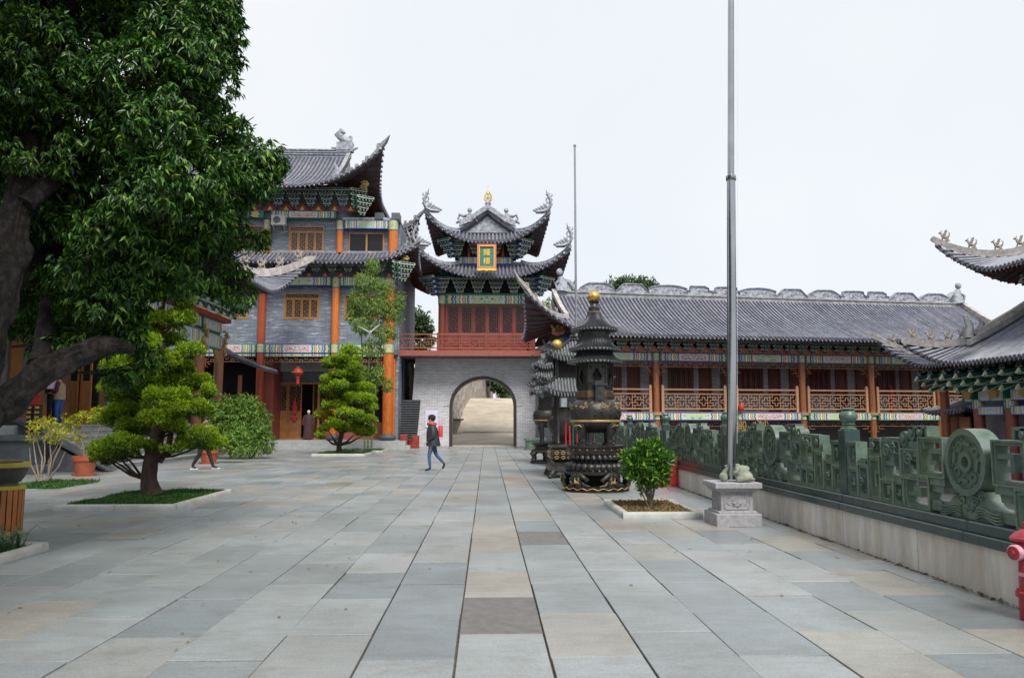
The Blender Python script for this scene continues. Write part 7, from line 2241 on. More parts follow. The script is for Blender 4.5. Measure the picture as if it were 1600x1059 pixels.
cloud_tree('cloud_pruned_tree', 'smaller cloud-pruned podocarpus shaped like a cone before the brick hall doors', (AX(531, Y2t, 705), Y2t, 0), Y2t,
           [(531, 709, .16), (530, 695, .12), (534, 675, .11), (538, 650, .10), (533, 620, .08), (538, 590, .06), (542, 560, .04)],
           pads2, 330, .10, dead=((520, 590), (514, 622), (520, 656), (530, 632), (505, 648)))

# round leafy shrub in the soil bed
sh = thing('round_shrub', (AX(1017, 13.4, 790), 13.4, .05), 'round glossy-leaved shrub on thin stems in the soil bed beside the pedestal', 'shrub')
b = MB(); rn = random.Random(2); b0 = A(1017, 789, 13.4)
tips = [(975, 712), (990, 700), (1005, 695), (1022, 690), (1038, 705), (1045, 722), (1000, 735), (1030, 735), (985, 742), (1012, 715)]
for px, py in tips:
    e = A(px, py, 13.4 + rn.uniform(-.35, .35)); m_ = A(1010 + (px - 1010) * .45, 752, 13.4 + rn.uniform(-.1, .1))
    b.tube([b0 + Vector((rn.uniform(-.05, .05), rn.uniform(-.04, .04), -.03)), m_, e], [.014, .010, .004], seg=6)
b.build('stem', M['twig'], sh, world=True, smooth=60, kind='stuff')
PP, DD, NN = [], [], []
for px, py, r in ((1000, 712, 20), (1020, 700, 20), (1036, 712, 18), (985, 722, 16), (1044, 728, 12), (1012, 730, 24), (1030, 740, 18), (996, 744, 16), (1010, 695, 14), (1028, 692, 10), (1018, 762, 10), (1002, 757, 9), (978, 712, 12), (1042, 745, 9), (972, 708, 7), (1052, 716, 7), (1024, 684, 7), (1000, 690, 7), (975, 738, 8), (1046, 762, 5), (1003, 772, 5)):
    for j in range(2):
        c = A(1010 + (px - 1010) * .86, 736 + (py - 736) * .82, 13.4 + (j - .5) * .3); rr_ = r * 13.4 / F * .8
        p, o_ = clump_points(c, (rr_ * 1.1, rr_ * 1.3, rr_), int(40 * (r / 16) ** 2), shell=.35)
        P_, d_, n_ = whorls(p, o_, 6, .10, .03, spread=.75, droop=-.3, up=.3)
        PP.append(P_); DD.append(d_); NN.append(n_)
PP, DD, NN = map(np.concatenate, (PP, DD, NN))
crown(sh, leaf_mesh('shrub_leaves', PP, DD, NN, rng.uniform(.07, .13, len(PP)), rng.uniform(.026, .040, len(PP)), M['lf_shrub'], droop=.1), 'foliage')


def fuzzy(name, label, cat, base, Y, blobs, mat, L, W, dens, droop=.4, stems=(), stemmat='bamboo', k=5, srad=.03, spread=.9, depth=1.0):
    t = thing(name, base, label, cat)
    PP, DD, NN = [], [], []
    for px, py, rx, ry in blobs:
        c = A(px, py, Y); RX, RZ = rx * Y / F, ry * Y / F
        n = int(dens * RX * RZ)
        p, o_ = clump_points(c, (RX, RX * depth, RZ), n, shell=.2, bottom=-1)
        P_, d_, n_ = whorls(p, o_, k, L, W, spread=spread, droop=droop)
        PP.append(P_); DD.append(d_); NN.append(n_)
    PP, DD, NN = map(np.concatenate, (PP, DD, NN))
    me = leaf_mesh('foliage', PP, DD, NN, rng.uniform(.6, 1.3, len(PP)) * L, rng.uniform(.7, 1.2, len(PP)) * W, M[mat], droop=.25)
    crown(t, me, 'foliage')
    for st in stems:
        b = MB(); b.tube([A(px, py, Y + dy) for px, py, dy in st], [srad * (1 - .7 * i / (len(st) - 1)) for i in range(len(st))], seg=6)
        b.build('stem', M[stemmat], t, world=True, smooth=60)
    return t


fuzzy('bamboo', 'tall airy bamboo with pale green leaves before the orange corner columns', 'bamboo', (AX(575, 39, 700), 39, 0), 39,
      [(583, 415, 12, 14), (572, 440, 20, 16), (598, 450, 18, 18), (560, 468, 18, 18), (588, 480, 26, 20), (615, 488, 16, 20), (570, 508, 24, 16), (600, 520, 22, 16), (625, 470, 9, 16), (582, 545, 18, 14), (560, 590, 14, 14), (590, 585, 14, 16), (575, 610, 14, 12), (606, 600, 8, 12), (550, 490, 10, 14)],
      'lf_bamboo', .18, .036, 560, droop=.6, stems=[[(575, 702, 0), (576, 600, 0), (577, 500, 0), (582, 408, 0)], [(570, 702, .2), (566, 560, .2), (562, 450, .2)], [(580, 702, -.2), (590, 560, -.1), (612, 480, 0)]], srad=.05, k=5)
fuzzy('bamboo_clump', 'dense low bamboo clump beside the side hall steps', 'bamboo', (AX(385, 32, 712), 32, 0), 32,
      [(352, 660, 22, 34), (375, 650, 24, 32), (395, 655, 20, 34), (365, 685, 26, 22), (400, 680, 20, 24), (412, 665, 12, 26), (340, 640, 14, 20), (385, 700, 30, 12), (420, 690, 8, 18), (355, 630, 14, 14), (385, 628, 12, 12)],
      'lf_bush', .20, .040, 420, droop=.5, stems=[[(370, 712, 0), (365, 660, 0), (355, 620, 0)], [(390, 712, 0), (395, 650, 0), (400, 620, 0)], [(378, 712, .2), (380, 640, .2), (378, 615, .3)]], srad=.03)
fuzzy('leafy_bush', 'round pale green bush between the clump of bamboo and the pruned tree', 'bush', (AX(362, 29, 715), 29, 0), 29,
      [(368, 690, 16, 18), (352, 690, 14, 16), (376, 678, 10, 12)], 'lf_bush', .12, .045, 900, droop=.3, stems=[[(366, 716, 0), (364, 700, 0), (362, 685, 0)]], stemmat='twig', srad=.03)
def pot(name, label, X, Y, r, h, mat='terracotta', group=None):
    t = thing(name, (X, Y, 0), label, 'plant pot', group)
    b = MB(); b.lathe([(r * .82, 0), (r * .84, .03), (r * .74, .035), (r * .95, h * .72), (r * 1.0, h * .74), (r * 1.08, h * .76), (r * 1.1, h), (r * .98, h), (r * .9, h * .86)], 28, cap=False); b.build('pot_body', M[mat], t, smooth=35)
    b = MB(); b.lathe([(r * 1.0, 0), (r * 1.05, .05), (r * .8, .055)], 28); b.build('saucer', M[mat], t, smooth=35)
    b = MB(); b.lathe([(r * .93, h * .84), (r * .93, h * .88)], 20); b.build('pot_soil', M['soil'], t)
    return t
Yp = 22.6
pot('plant_pot', 'large terracotta pot holding a yellow-green shrub at the foot of the stair', AX(132, Yp, 740), Yp, .31, .55)
pot('plant_pot', 'terracotta pot half hidden behind the low pads of the larger pruned tree', AX(340, 29.5, 712), 28.6, .32, .5)
fuzzy('potted_shrub', 'sparse yellow-green shrub growing in the large terracotta pot', 'shrub', (AX(132, Yp, 715), Yp, .48), Yp,
      [(112, 662, 14, 14), (130, 650, 12, 10), (148, 650, 16, 14), (160, 645, 10, 10), (120, 680, 12, 10), (105, 655, 8, 8)], 'lf_yellow', .10, .042, 620, droop=.2,
      stems=[[(132, 716, 0), (128, 690, 0), (115, 660, 0)], [(134, 716, 0), (140, 685, 0), (150, 650, 0)], [(135, 716, .1), (148, 690, 0), (162, 650, 0)], [(130, 716, .1), (122, 690, 0), (130, 655, 0)]], stemmat='twig', srad=.025)
Ys_ = 19.0
fuzzy('yellow_shrub', 'bare-stemmed shrub with yellow leaf tips beside the bin', 'shrub', (AX(68, Ys_, 750), Ys_, 0), Ys_,
      [(60, 665, 14, 10), (75, 660, 14, 9), (88, 672, 12, 9), (50, 682, 10, 8), (98, 680, 9, 9), (80, 685, 14, 8)], 'lf_yellow', .065, .024, 1500, droop=.0,
      stems=[[(62, 751, 0), (56, 720, 0), (52, 690, 0), (60, 665, 0)], [(64, 751, 0), (66, 715, .1), (58, 690, .2), (48, 675, .1)], [(74, 751, 0), (80, 718, 0), (78, 690, 0), (84, 668, 0)], [(74, 751, .1), (86, 715, .1), (98, 690, 0), (100, 675, .1)],
             [(62, 751, .1), (70, 720, -.1), (70, 690, 0), (74, 660, 0)], [(76, 751, .1), (76, 720, .2), (90, 695, .1), (92, 680, .1)], [(60, 751, 0), (48, 725, 0), (46, 700, 0)], [(75, 750, 0), (92, 728, 0), (102, 705, 0)]], stemmat='twig', srad=.025)
for nm, lab, x0, x1, Y0_, Y1_ in (('grass_patch', 'strip of short grass around the bare-stemmed yellow shrub', AX(25, 18.8, 750), AX(112, 18.8, 750), 18.2, 20.2),):
    n = 2600
    pos = np.stack([rng.uniform(x0, x1, n), rng.uniform(Y0_, Y1_, n), np.zeros(n)], 1); d = unit_dirs(n); d[:, 2] = np.abs(d[:, 2]) + .6
    o_ = link(leaf_mesh('grass', pos, d, unit_dirs(n), rng.uniform(.05, .14, n), .02, M['lf_grass']), nm); tag(o_, lab, 'grass', kind='stuff')
# long arching blades in the near bed
n = 2600
pos = np.stack([rng.uniform(-7.6, -5.45, n), rng.uniform(6.3, 9.7, n), np.full(n, .05)], 1)
t = thing('lily_turf', (-6.4, 8.4, 0), 'clump of long arching blue-green blades spilling over the near kerb', 'lily turf')
P_, D_, N_, L_ = [], [], [], []
for seg_ in range(3):
    pass
b_p = pos; a_ = rng.uniform(0, 2 * PI, n); hd = np.stack([np.cos(a_), np.sin(a_), np.zeros(n)], 1); ln = rng.uniform(.10, .20, n)
cur = b_p.copy(); verts = []; wd = .011
sd_ = np.cross(hd, np.array([0, 0, 1.0])) * wd
for i, (f_, z_) in enumerate(((0, 0), (.25, .8), (.7, 1.15), (1.25, .75))):
    c_ = b_p + hd * (ln * f_)[:, None] * 1.2; c_[:, 2] = b_p[:, 2] + ln * z_ * 1.1
    w_ = (1, .9, .7, .1)[i]
    verts.append((c_ - sd_ * w_, c_ + sd_ * w_))
V = np.stack([v for pr in verts for v in pr], 1)   # n,8,3
fs = []
me = bpy.data.meshes.new('arching_blades'); me.vertices.add(n * 8); me.vertices.foreach_set('co', V.reshape(-1))
q = np.array([[0, 1, 3, 2], [2, 3, 5, 4], [4, 5, 7, 6]]); idx = (np.arange(n)[:, None, None] * 8 + q[None]).reshape(-1)
me.loops.add(n * 12); me.loops.foreach_set('vertex_index', idx.astype(np.int32)); me.polygons.add(n * 3); me.polygons.foreach_set('loop_start', (np.arange(n * 3) * 4).astype(np.int32)); me.materials.append(M['lf_lily']); me.update(calc_edges=True)
o_ = link(me, 'blades', t); o_.location = -t.location; o_['kind'] = 'stuff'
n = 420
px_ = rng.uniform(-9.5, 4.3, n); py_ = rng.uniform(5.5, 24, n) ; sel = (px_ < -1.5) | (rng.random(n) < .25)
pos = np.stack([px_, py_, np.full(n, .006)], 1)[sel]; d = unit_dirs(len(pos)); d[:, 2] *= .15
o_ = link(leaf_mesh('fallen_leaves', pos, d, np.tile([0, 0, 1.0], (len(pos), 1)) + unit_dirs(len(pos)) * .2, rng.uniform(.03, .075, len(pos)), .028, M['lf_moss'], droop=-.05), 'fallen_leaves')
tag(o_, 'dry leaves scattered over the court paving under the big shade tree', 'leaves', kind='stuff')
n = 1500
pos = np.stack([4.448 - np.abs(rng.normal(0, .022, n)), rng.uniform(4, 40, n), np.full(n, .002)], 1); d = unit_dirs(n)
o_ = link(leaf_mesh('wall_foot_dirt', pos, d * np.array([1, 1, .2]), np.tile([0, 0, 1.0], (n, 1)), rng.uniform(.02, .07, n), .035, M['soil'], droop=0), 'wall_foot_dirt')
tag(o_, 'dark dirt gathered along the foot of the balustrade plinth', 'dirt', kind='stuff')
# trees beyond the roofs
fuzzy('far_tree', 'rounded green treetop showing over the gallery roof ridge', 'tree', (AX(990, 62, 500), 62, LOW), 62,
      [(962, 446, 20, 12), (985, 441, 24, 10), (1008, 444, 20, 12), (990, 455, 44, 14), (1020, 455, 12, 10), (985, 480, 40, 20)], 'lf_far', .30, .14, 190, stems=[[(985, 700, 0), (985, 560, 0), (987, 450, 0)]], stemmat='bark', srad=.4, k=6)
fuzzy('far_tree', 'feathery pale green tree between the bell tower and the gallery ridge', 'tree', (AX(878, 60, 500), 60, LOW), 60,
      [(885, 455, 18, 16), (870, 480, 20, 20), (895, 480, 20, 24), (868, 510, 20, 24), (890, 520, 20, 30)], 'lf_bamboo', .30, .09, 110, stems=[[(878, 700, 0), (880, 560, 0), (884, 450, 0)]], stemmat='bark', srad=.25, k=6)
fuzzy('far_tree', 'dark green tree seen between the brick hall and the bell tower', 'tree', (AX(655, 60, 500), 60, 0), 60,
      [(655, 498, 16, 18), (668, 512, 10, 14), (648, 520, 16, 16), (672, 530, 8, 12), (655, 545, 18, 16)], 'lf_far', .32, .14, 170, stems=[[(655, 690, 0), (655, 560, 0), (655, 500, 0)]], stemmat='bark', srad=.3, k=6)
fuzzy('far_tree', 'leafy dark tree overhanging the road beyond the gate arch', 'tree', (10.5, 92, 3.9), 92,
      [(790, 590, 30, 30), (800, 610, 26, 22), (775, 575, 24, 22), (820, 600, 30, 40), (762, 570, 20, 14)], 'lf_far', .45, .2, 110, stems=[[(850, 640, 0), (835, 610, 0), (800, 590, 0)]], stemmat='bark', srad=.4, k=6)
# stone retaining wall beyond the arch
rw = thing('retaining_wall', (-3, 75, 0), 'rough stone retaining wall beside the rising road beyond the gate arch', 'retaining wall')
b = MB(); n_ = 40; m_ = 12; vs = []
pth = [(A(706, 660, 57), 1.9), (A(716, 648, 62), 3.4), (A(728, 635, 70), 5.2), (A(745, 624, 82), 7.2), (A(770, 620, 100), 6.8)]
rdv = MB()
for i in range(n_ + 1):
    u = i / n_ * (len(pth) - 1); k = min(int(u), len(pth) - 2); f_ = u - k
    p = pth[k][0].lerp(pth[k + 1][0], f_); hh = pth[k][1] * (1 - f_) + pth[k + 1][1] * f_
    for j in range(m_ + 1):
        q = noise.voronoi(Vector((i * .9, j * .8, 0)))[0][0]
        vs.append((p.x - j * .03 + q * .25, p.y, p.z - .9 + (hh + .9) * j / m_))
b.add(vs, [(i * (m_ + 1) + j, i * (m_ + 1) + m_ + 1 + j, i * (m_ + 1) + m_ + 2 + j, i * (m_ + 1) + j + 1) for i in range(n_) for j in range(m_)])
b.build('wall_face', M['mosaic'], rw, world=True)
b = MB(); p = A(712, 690, 56); b.prism([(p.x - .6, .3), (p.x - .1, .3), (p.x + .35, 1.5), (p.x - .6, 1.6)], 'y', 57.5, 57.9); b.build('cheek_wall', M['concrete'], rw, world=True)
b = MB(); b.box(p.x - .2, p.x + .5, 57.3, 58.0, 1.52, 1.64); b.build('cheek_coping', M['slate'], rw, world=True)

# ---------------------------------------------------------------- bin and dark altar things on the left
Yb = 10.95
t = thing('litter_bin', (AX(3, Yb, 800), Yb, .0), 'round slatted orange wood litter bin with yellow rims and bowl top', 'litter bin')
zb = .02
b = MB(); b.lathe([(.20, zb), (.20, .60)], 24); b.build('liner', M['dark'], t)
for k in range(22):
    a = 2 * PI * k / 22; q = MB(); q.box(-.029, .029, -.252, -.232, .05, .62); q.xf(Matrix.Rotation(a, 4, 'Z')); q.build('slat', M['slatwood'], t)
b = MB(); b.lathe([(.235, zb), (.262, zb), (.262, .065), (.235, .065)], 36); b.build('lower_rim', M['yellow'], t, smooth=40)
b = MB(); b.lathe([(.232, .62), (.262, .62), (.262, .665), (.20, .67)], 36); b.build('upper_rim', M['yellow'], t, smooth=40)
b = MB(); b.lathe([(.17, .67), (.17, .71), (.20, .715), (.25, .80), (.275, .88), (.28, .915)], 36, cap=False); b.lathe([(.0, .70), (.28, .89)], 24, cap=False); b.build('bowl', M['binbowl'], t, smooth=40)
b = MB(); b.lathe([(.27, .915), (.305, .915), (.31, .94), (.305, .975), (.265, .975)], 36); b.build('bowl_rim', M['yellow'], t, smooth=40)
b = MB(); b.lathe([(.14, .98), (.22, .985), (.20, 1.0), (.1, 1.02)], 20); b.build('sand', M['soil'], t)
Ya = 23.5
t = thing('stone_altar', (AX(15, Ya, 700), Ya, 0), 'dark carved stone altar trough with gold patterned posts under the leaning trunk', 'stone altar')
b = MB(); b.cbox(-1.1, 1.0, -.4, .4, 0, .25, .03); b.cbox(-.9, .8, -.3, .3, .25, .95, .02); b.cbox(-1.1, 1.0, -.4, .4, .95, 1.12, .03); b.build('altar_body', M['slate'], t)
for i, dx in enumerate((.55, .78)):
    b = MB(); b.box(dx - .07, dx + .07, -.1, .04, 1.12, 2.0); b.build('post', M['dark'], t)
    b = MB()
    for k in range(6): b.box(dx - .06, dx + .06, -.115, -.101, 1.18 + k * .14, 1.25 + k * .14)
    b.build('gilt_pattern', M['goldpaint'], t)
t = thing('red_poster', (AX(54, 26, 632), 26, 1.95), 'red festive paper sign on a post at the terrace edge', 'paper sign')
b = MB(); b.box(-.16, .16, -.02, 0, 0, .42); b.build('paper', M['redflat'], t)
b = MB(); b.box(-.02, .02, 0, .04, -.56, .45); b.build('sign_post', M['wood'], t)

# ---------------------------------------------------------------- people and the dove
def figure(name, label, loc, rz, joints, edges, radii, regions, mats, sub=2, cat='person'):
    """one continuous skinned body; regions: (material, test(x,y,z)) picked per face, first match"""
    names = list(joints)
    me = bpy.data.meshes.new('body_skeleton')
    me.from_pydata([joints[k] for k in names], [(names.index(a), names.index(c)) for a, c in edges], [])
    ob_ = bpy.data.objects.new('tmp_body', me); COL.objects.link(ob_)
    ob_.modifiers.new('skin', 'SKIN'); md = ob_.modifiers.new('sub', 'SUBSURF'); md.levels = sub; md.render_levels = sub
    sv = me.skin_vertices[0].data if me.skin_vertices else None
    if sv is None:
        me.attributes; 
    for i, k in enumerate(names):
        r = radii[k]; sv[i].radius = r if hasattr(r, '__len__') else (r, r)
        sv[i].use_root = (k == 'pelvis')
    bpy.context.view_layer.update()
    m2 = bpy.data.meshes.new_from_object(ob_.evaluated_get(bpy.context.evaluated_depsgraph_get()))
    bpy.data.objects.remove(ob_)
    m2.materials.clear()
    for m in mats: m2.materials.append(M[m])
    idx = []
    for p in m2.polygons:
        c = p.center; k = 0
        for j, test in regions:
            if test(c.x, c.y, c.z): k = j; break
        idx.append(k)
    m2.polygons.foreach_set('material_index', idx)
    m2.shade_smooth()
    t = thing(name, loc, label, cat, rz=rz)
    link(m2, 'body', t)
    return t


def hand_edges(J, E, Rd, side, wrist, d, r=.035, spread=(0, 1, 0)):
    """palm, four fingers and a thumb grown from the wrist"""
    w = Vector(J[wrist]); d = Vector(d).normalized(); s = Vector(spread).normalized()
    pk = side + 'palm'; J[pk] = tuple(w + d * .07); Rd[pk] = (r * .9, r * .5); E.append((wrist, pk))
    for i, (o_, L) in enumerate(((-.026, .07), (-.009, .08), (.009, .075), (.026, .06))):
        a, b_ = f'{side}f{i}a', f'{side}f{i}b'
        J[a] = tuple(w + d * .10 + s * o_); J[b_] = tuple(w + d * (.10 + L) + s * o_ * 1.2 + Vector((.012, 0, -.01)))
        Rd[a] = .010; Rd[b_] = .008; E += [(pk, a), (a, b_)]
    J[side + 'th'] = tuple(w + d * .09 - s * .05); Rd[side + 'th'] = .010; E.append((pk, side + 'th'))


def face_parts(t, c, r=.1, hair='hair', hat=None):
    """nose, eyes, mouth, ears and hair on a head centred at c that looks along +x"""
    c = Vector(c)
    b = MB(); b.prism([(c.x + r * .80, c.z + .01), (c.x + r * 1.18, c.z - .025), (c.x + r * .82, c.z - .035)], 'y', c.y - .013, c.y + .013)
    for s_ in (-1, 1): b.ell((c.x, c.y + s_ * r * .80, c.z - .005), (.018, .010, .03), 8, 6)
    b.build('nose_and_ears', M['skin'], t, smooth=60)
    for s_ in (-1, 1):
        b = MB(); b.ell((c.x + r * .82, c.y + s_ * .032, c.z + .012), (.010, .014, .009), 8, 6); b.build('eye', M['dark'], t)
    b = MB(); b.ell((c.x + r * .86, c.y, c.z - .055), (.010, .024, .006), 8, 5); b.build('mouth', M['maroon'], t)
    b = MB(); b.ell((c.x - .014, c.y, c.z + .022), (r * 1.0, r * .92, r * 1.08), 16, 12)
    b.v = [(x_, y_, max(z_, c.z + (.02 if x_ > c.x + r * .15 else -.055))) for x_, y_, z_ in b.v]
    b.build('hair' if hair == 'hair' else 'cap', M[hair], t, smooth=70)


def torso_wrap(name, t, rings, mat, seg=20, fold=.03, seed=0):
    """garment lofted through rings (cx, cy, z, rx, ry)"""
    b = MB(); vs = []
    for i, (cx_, cy_, z_, rx, ry) in enumerate(rings):
        for k in range(seg):
            a = 2 * PI * k / seg
            f_ = 1 + fold * noise.noise(Vector((math.cos(a) * 2.2 + seed, math.sin(a) * 2.2, z_ * 5)))*2
            vs.append((cx_ + rx * f_ * math.cos(a), cy_ + ry * f_ * math.sin(a), z_))
    fs = [(i * seg + k, i * seg + (k + 1) % seg, (i + 1) * seg + (k + 1) % seg, (i + 1) * seg + k) for i in range(len(rings) - 1) for k in range(seg)]
    fs += [tuple(range(seg - 1, -1, -1)), tuple((len(rings) - 1) * seg + k for k in range(seg))]
    b.add(vs, fs); return b.build(name, M[mat], t, smooth=60)


# woman walking to the left across the court (local +x is forward)
J = {'pelvis': (0, 0, .92), 'spine': (.01, 0, 1.10), 'chest': (.02, 0, 1.27), 'neck': (.03, 0, 1.40), 'head0': (.045, 0, 1.47), 'head1': (.055, 0, 1.58),
     'hipL': (.0, .09, .86), 'kneeL': (.10, .09, .48), 'ankL': (.06, .09, .09), 'toeL': (.22, .09, .035),
     'hipR': (0, -.09, .86), 'kneeR': (-.10, -.09, .50), 'ankR': (-.36, -.09, .22), 'toeR': (-.30, -.09, .06),
     'shL': (.02, .17, 1.33), 'elL': (-.02, .22, 1.07), 'wrL': (.12, .17, .92), 'shR': (.02, -.17, 1.33), 'elR': (-.02, -.22, 1.07), 'wrR': (.12, -.17, .92)}
E = [('pelvis', 'spine'), ('spine', 'chest'), ('chest', 'neck'), ('neck', 'head0'), ('head0', 'head1'), ('pelvis', 'hipL'), ('hipL', 'kneeL'), ('kneeL', 'ankL'), ('ankL', 'toeL'),
     ('pelvis', 'hipR'), ('hipR', 'kneeR'), ('kneeR', 'ankR'), ('ankR', 'toeR'), ('chest', 'shL'), ('shL', 'elL'), ('elL', 'wrL'), ('chest', 'shR'), ('shR', 'elR'), ('elR', 'wrR')]
Rd = {'pelvis': (.13, .15), 'spine': (.12, .14), 'chest': (.12, .16), 'neck': .055, 'head0': (.07, .075), 'head1': (.095, .08), 'hipL': .10, 'kneeL': .062, 'ankL': .042, 'toeL': .032, 'hipR': .10, 'kneeR': .062, 'ankR': .042, 'toeR': .032,
      'shL': .075, 'elL': .055, 'wrL': .035, 'shR': .075, 'elR': .055, 'wrR': .035}
hand_edges(J, E, Rd, 'L', 'wrL', (.6, -.2, -.5)); hand_edges(J, E, Rd, 'R', 'wrR', (.6, .2, -.5))
regs = [(1, lambda x_, y_, z_: z_ < .12 and (x_ > .0 or x_ < -.2)), (1, lambda x_, y_, z_: x_ < -.27 and z_ < .24), (2, lambda x_, y_, z_: z_ < .90 and abs(y_) < .16 and x_ < .17), (0, lambda x_, y_, z_: z_ > 1.41), (3, lambda x_, y_, z_: z_ > .94)]
Yw = 24.1
wm_ = figure('person', 'person in dark hooded coat, red scarf and blue jeans walking across the court', (AX(676, Yw, 700), Yw, 0), PI, J, E, Rd, regs, ['skin', 'shoe', 'jeans', 'coat'])
face_parts(wm_, (.062, 0, 1.56), .10, 'hair')
torso_wrap('coat', wm_, [(-.02, 0, .76, .215, .25), (-.02, 0, .80, .22, .25), (0, 0, .95, .20, .235), (.01, 0, 1.10, .185, .215), (.015, 0, 1.25, .165, .205), (.02, 0, 1.36, .12, .17), (.03, 0, 1.43, .07, .09)], 'coat', fold=.05)
for s_ in (-1, 1):
    b = MB(); b.tube([(.01, s_ * .17, 1.35), (-.03, s_ * .235, 1.2), (-.03, s_ * .25, 1.07), (.06, s_ * .22, .97), (.13, s_ * .18, .93)], [.075, .085, .078, .065, .052], seg=12); b.build('sleeve', M['coat'], wm_, smooth=70)
b = MB(); b.tube([(.12 * math.cos(a) + .03, .11 * math.sin(a), 1.425 + .015 * math.sin(2 * a)) for a in np.linspace(0, 2 * PI, 14)], .038, seg=8, cap=False); b.build('scarf', M['redflat'], wm_, smooth=70)
b = MB(); b.ell((.03, 0, 1.62), (.118, .105, .105), 16, 10); b.build('knit_hat', M['blackcloth'], wm_, smooth=70)
b = MB(); b.cbox(-.30, -.17, -.12, .12, 1.03, 1.38, .03); b.build('red_backpack', M['redflat'], wm_, smooth=50)

def standing(label, loc, rz, top, legs, h=1.7, vest=None, pose='hold', hairm='hair', mats=None):
    k = h / 1.7
    J = {'pelvis': (0, 0, .95), 'spine': (.0, 0, 1.12), 'chest': (.0, 0, 1.30), 'neck': (.01, 0, 1.46), 'head0': (.03, 0, 1.52), 'head1': (.05, 0, 1.62),
         'hipL': (0, .09, .9), 'kneeL': (.03, .10, .5), 'ankL': (.0, .10, .09), 'toeL': (.15, .11, .035), 'hipR': (0, -.09, .9), 'kneeR': (.02, -.10, .5), 'ankR': (-.02, -.10, .09), 'toeR': (.13, -.11, .035),
         'shL': (.0, .19, 1.38), 'elL': (-.02, .24, 1.12), 'wrL': (.20, .14, 1.10), 'shR': (.0, -.19, 1.38), 'elR': (-.02, -.24, 1.12), 'wrR': (.20, -.14, 1.10)}
    if pose == 'down':
        J['elL'] = (-.02, .24, 1.12); J['wrL'] = (.03, .23, .90); J['elR'] = (-.02, -.24, 1.12); J['wrR'] = (.03, -.23, .90)
    if pose == 'walk':
        J['kneeL'] = (.16, .1, .5); J['ankL'] = (.30, .1, .09); J['toeL'] = (.45, .1, .05); J['kneeR'] = (-.08, -.1, .5); J['ankR'] = (-.30, -.1, .12); J['toeR'] = (-.17, -.1, .035)
        J['elL'] = (-.15, .24, 1.12); J['wrL'] = (-.05, .22, .92); J['elR'] = (.08, -.24, 1.12); J['wrR'] = (.22, -.2, .98)
    J = {a: (v[0] * k, v[1] * k, v[2] * k) for a, v in J.items()}
    Rr = {'pelvis': (.13, .15), 'spine': (.12, .14), 'chest': (.125, .17), 'neck': .055, 'head0': (.07, .075), 'head1': (.095, .08), 'hipL': .10, 'kneeL': .07, 'ankL': .05, 'toeL': .036, 'hipR': .10, 'kneeR': .07, 'ankR': .05, 'toeR': .036,
          'shL': .078, 'elL': .055, 'wrL': .036, 'shR': .078, 'elR': .055, 'wrR': .036}
    EE = [e for e in E if not any('palm' in q or q[1:2] == 'f' or q.endswith('th') for q in e)]
    hand_edges(J, EE, Rr, 'L', 'wrL', (.8, -.3, -.1) if pose == 'hold' else (.1, 0, -1)); hand_edges(J, EE, Rr, 'R', 'wrR', (.8, .3, -.1) if pose == 'hold' else (.1, 0, -1))
    wx = J['wrL'][0]
    rg_ = [(1, lambda x_, y_, z_: z_ < .10 * k), (2, lambda x_, y_, z_: z_ < .93 * k and abs(y_) < .19), (0, lambda x_, y_, z_: z_ > 1.47 * k),
           (0, (lambda x_, y_, z_: x_ > .20 * k and z_ < 1.2 * k) if pose == 'hold' else (lambda x_, y_, z_: z_ < .91 * k)), (3, lambda x_, y_, z_: True)]
    f_ = figure('person', label, loc, rz, J, EE, Rr, rg_, ['skin', 'shoe', legs, top])
    face_parts(f_, (.055 * k, 0, 1.60 * k), .10, hairm)
    if vest: torso_wrap('vest', f_, [(0, 0, .86 * k, .17, .20), (0, 0, .95 * k, .17, .205), (0, 0, 1.15 * k, .16, .20), (0, 0, 1.32 * k, .165, .205), (0, 0, 1.42 * k, .12, .15), (.01, 0, 1.47 * k, .07, .08)], vest, fold=.03)
    return f_
Ym = 27.6
vm = standing('person in khaki vest, maroon sleeves and bright blue trousers standing on the terrace', (AX(92, Ym, 640), Ym, TER), PI, 'maroon', 'blue', vest='khaki')
vd = standing('person in dark clothes holding pale sheets beside the vested person', (AX(80, Ym + .5, 640), Ym + .5, TER), R(-20), 'blackcloth', 'blackcloth', h=1.66)
t = thing('paper_sheets', (AX(77, Ym - .2, 605), Ym - .25, TER + 1.28), 'pale pink printed sheets held up by the two people on the terrace', 'papers')
b = MB()
for i in range(3): b.box(-.17 + i * .01, .15 + i * .012, .02 * i, .02 * i + .004, -.02 - .01 * i, .38 - .03 * i)
b.xf(Matrix.Rotation(R(-20), 4, 'X')); b.build('sheets', M['lilac'], t)
Ymk = 46.05
mk = standing('elderly person with white hair in a long brown robe at the open doorway', (x(488, 46), Ymk - .35, ZP), R(100), 'robe', 'robe', h=1.68, pose='down', hairm='white')
torso_wrap('robe', mk, [(0, 0, .06, .24, .30), (0, 0, .4, .21, .27), (0, 0, .9, .19, .25), (0, 0, 1.2, .19, .25), (0, 0, 1.38, .15, .21), (.01, 0, 1.46, .07, .09)], 'robe', fold=.06)
for s_ in (-1, 1):
    b = MB(); b.tube([(0, s_ * .19, 1.37), (0, s_ * .27, 1.15), (.05, s_ * .27, .86)], [.075, .09, .12], seg=12); b.build('sleeve', M['robe'], mk, smooth=70)
Yst = 25.2
st_ = standing('person in a black and white striped top walking behind the larger pruned tree', (AX(318, Yst, 700), Yst, 0), 0, 'blackcloth', 'blackcloth', h=1.66, pose='walk')
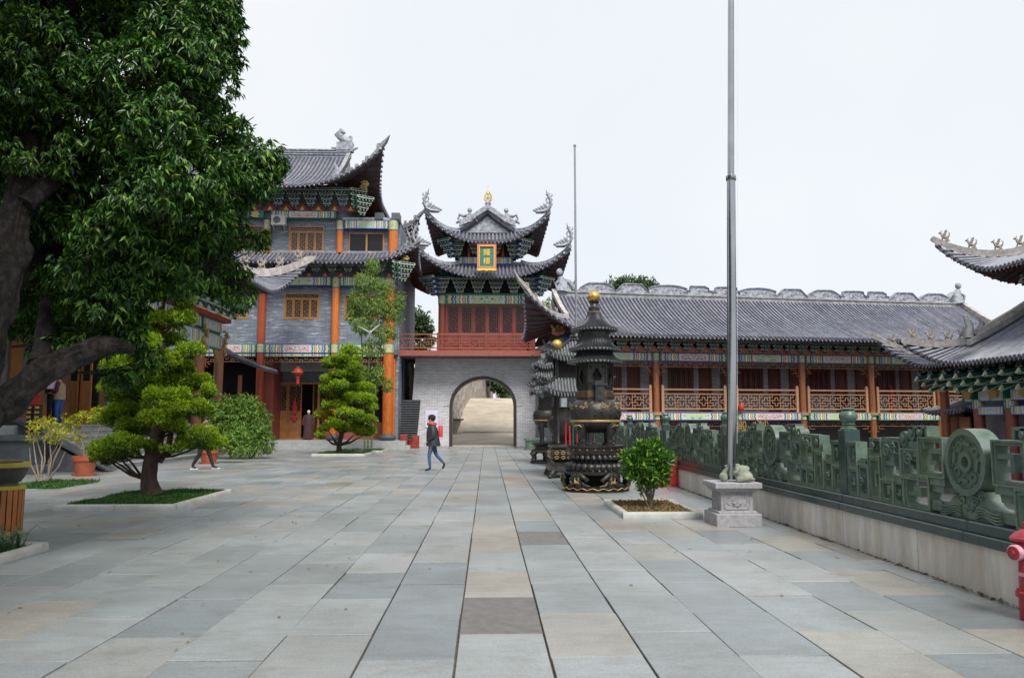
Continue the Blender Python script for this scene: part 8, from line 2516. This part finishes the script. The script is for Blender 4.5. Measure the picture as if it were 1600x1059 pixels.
for i in range(9):
    b = MB(); zc_ = .96 + i * .05; b.lathe([(.192 if zc_ < 1.3 else .175, zc_), (.192 if zc_ < 1.3 else .172, zc_ + .022)], 20, sy=1.12); b.build('white_stripe', M['white'], st_)
b = MB()
for Jx, Jy in ((.42, .1), (-.19, -.1)): b.tube([(Jx - .16, Jy, .02), (Jx + .08, Jy, .02)], .03, seg=8, flat=.6)
b.build('white_soles', M['white'], st_)
# white dove in flight
dv = thing('dove', tuple(A(578, 520, 33)), 'white dove in flight with raised wings before the bamboo', 'bird')
b = MB(); b.tube([(-.26, .0, -.09), (-.15, 0, -.06), (-.05, 0, -.02), (.07, 0, .01), (.14, 0, .035), (.19, 0, .06)], [.02, .05, .08, .078, .045, .03], seg=12)
b.ell((.205, 0, .068), (.042, .036, .036), 10, 8); b.prism([(.24, .075), (.275, .055), (.24, .055)], 'y', -.008, .008)
b.build('body', M['feather'], dv, smooth=70)
b = MB(); b.add([(-.2, -.03, -.08), (-.2, .03, -.08), (-.40, .14, -.13), (-.43, 0, -.135), (-.40, -.14, -.13), (-.2, -.03, -.07), (-.2, .03, -.07), (-.40, .14, -.122), (-.43, 0, -.127), (-.40, -.14, -.122)], [(0, 1, 2, 3, 4), (9, 8, 7, 6, 5), (0, 5, 6, 1), (1, 6, 7, 2), (2, 7, 8, 3), (3, 8, 9, 4), (4, 9, 5, 0)])
b.build('tail', M['feather'], dv)
for s_ in (-1, 1):
    wing_root = thing('wing', (0, 0, 0)); bpy.data.objects.remove(wing_root)
    q = MB(); base_pts = [(.06, .04, .03), (.05, .25, .20), (.0, .45, .36), (-.06, .60, .46)]
    q.tube([(a, s_ * c_, d_) for a, c_, d_ in base_pts], [.035, .03, .022, .008], seg=8, flat=.7)
    nf = 13
    for i in range(nf):
        u = i / (nf - 1); k = u * 3; a = min(int(k), 2); f_ = k - a
        p = Vector(base_pts[a]).lerp(Vector(base_pts[a + 1]), f_); L = .24 - .05 * u + .06 * math.sin(u * 3)
        dr = Vector((-1, .15 + .75 * u, .05 + .42 * u)).normalized(); pr = Vector((0, .75, .6)) * .04
        q.add([(p.x, s_ * p.y, p.z), *( (v.x, s_ * v.y, v.z) for v in (p + dr * L * .5 + pr, p + dr * L, p + dr * L * .6 - pr))], [(0, 1, 2, 3)])
    q.build('wing', M['feather'], dv, smooth=60)
dv.scale = (.74, .74, .74)
dv.rotation_euler = (R(6), R(-10), R(-75))
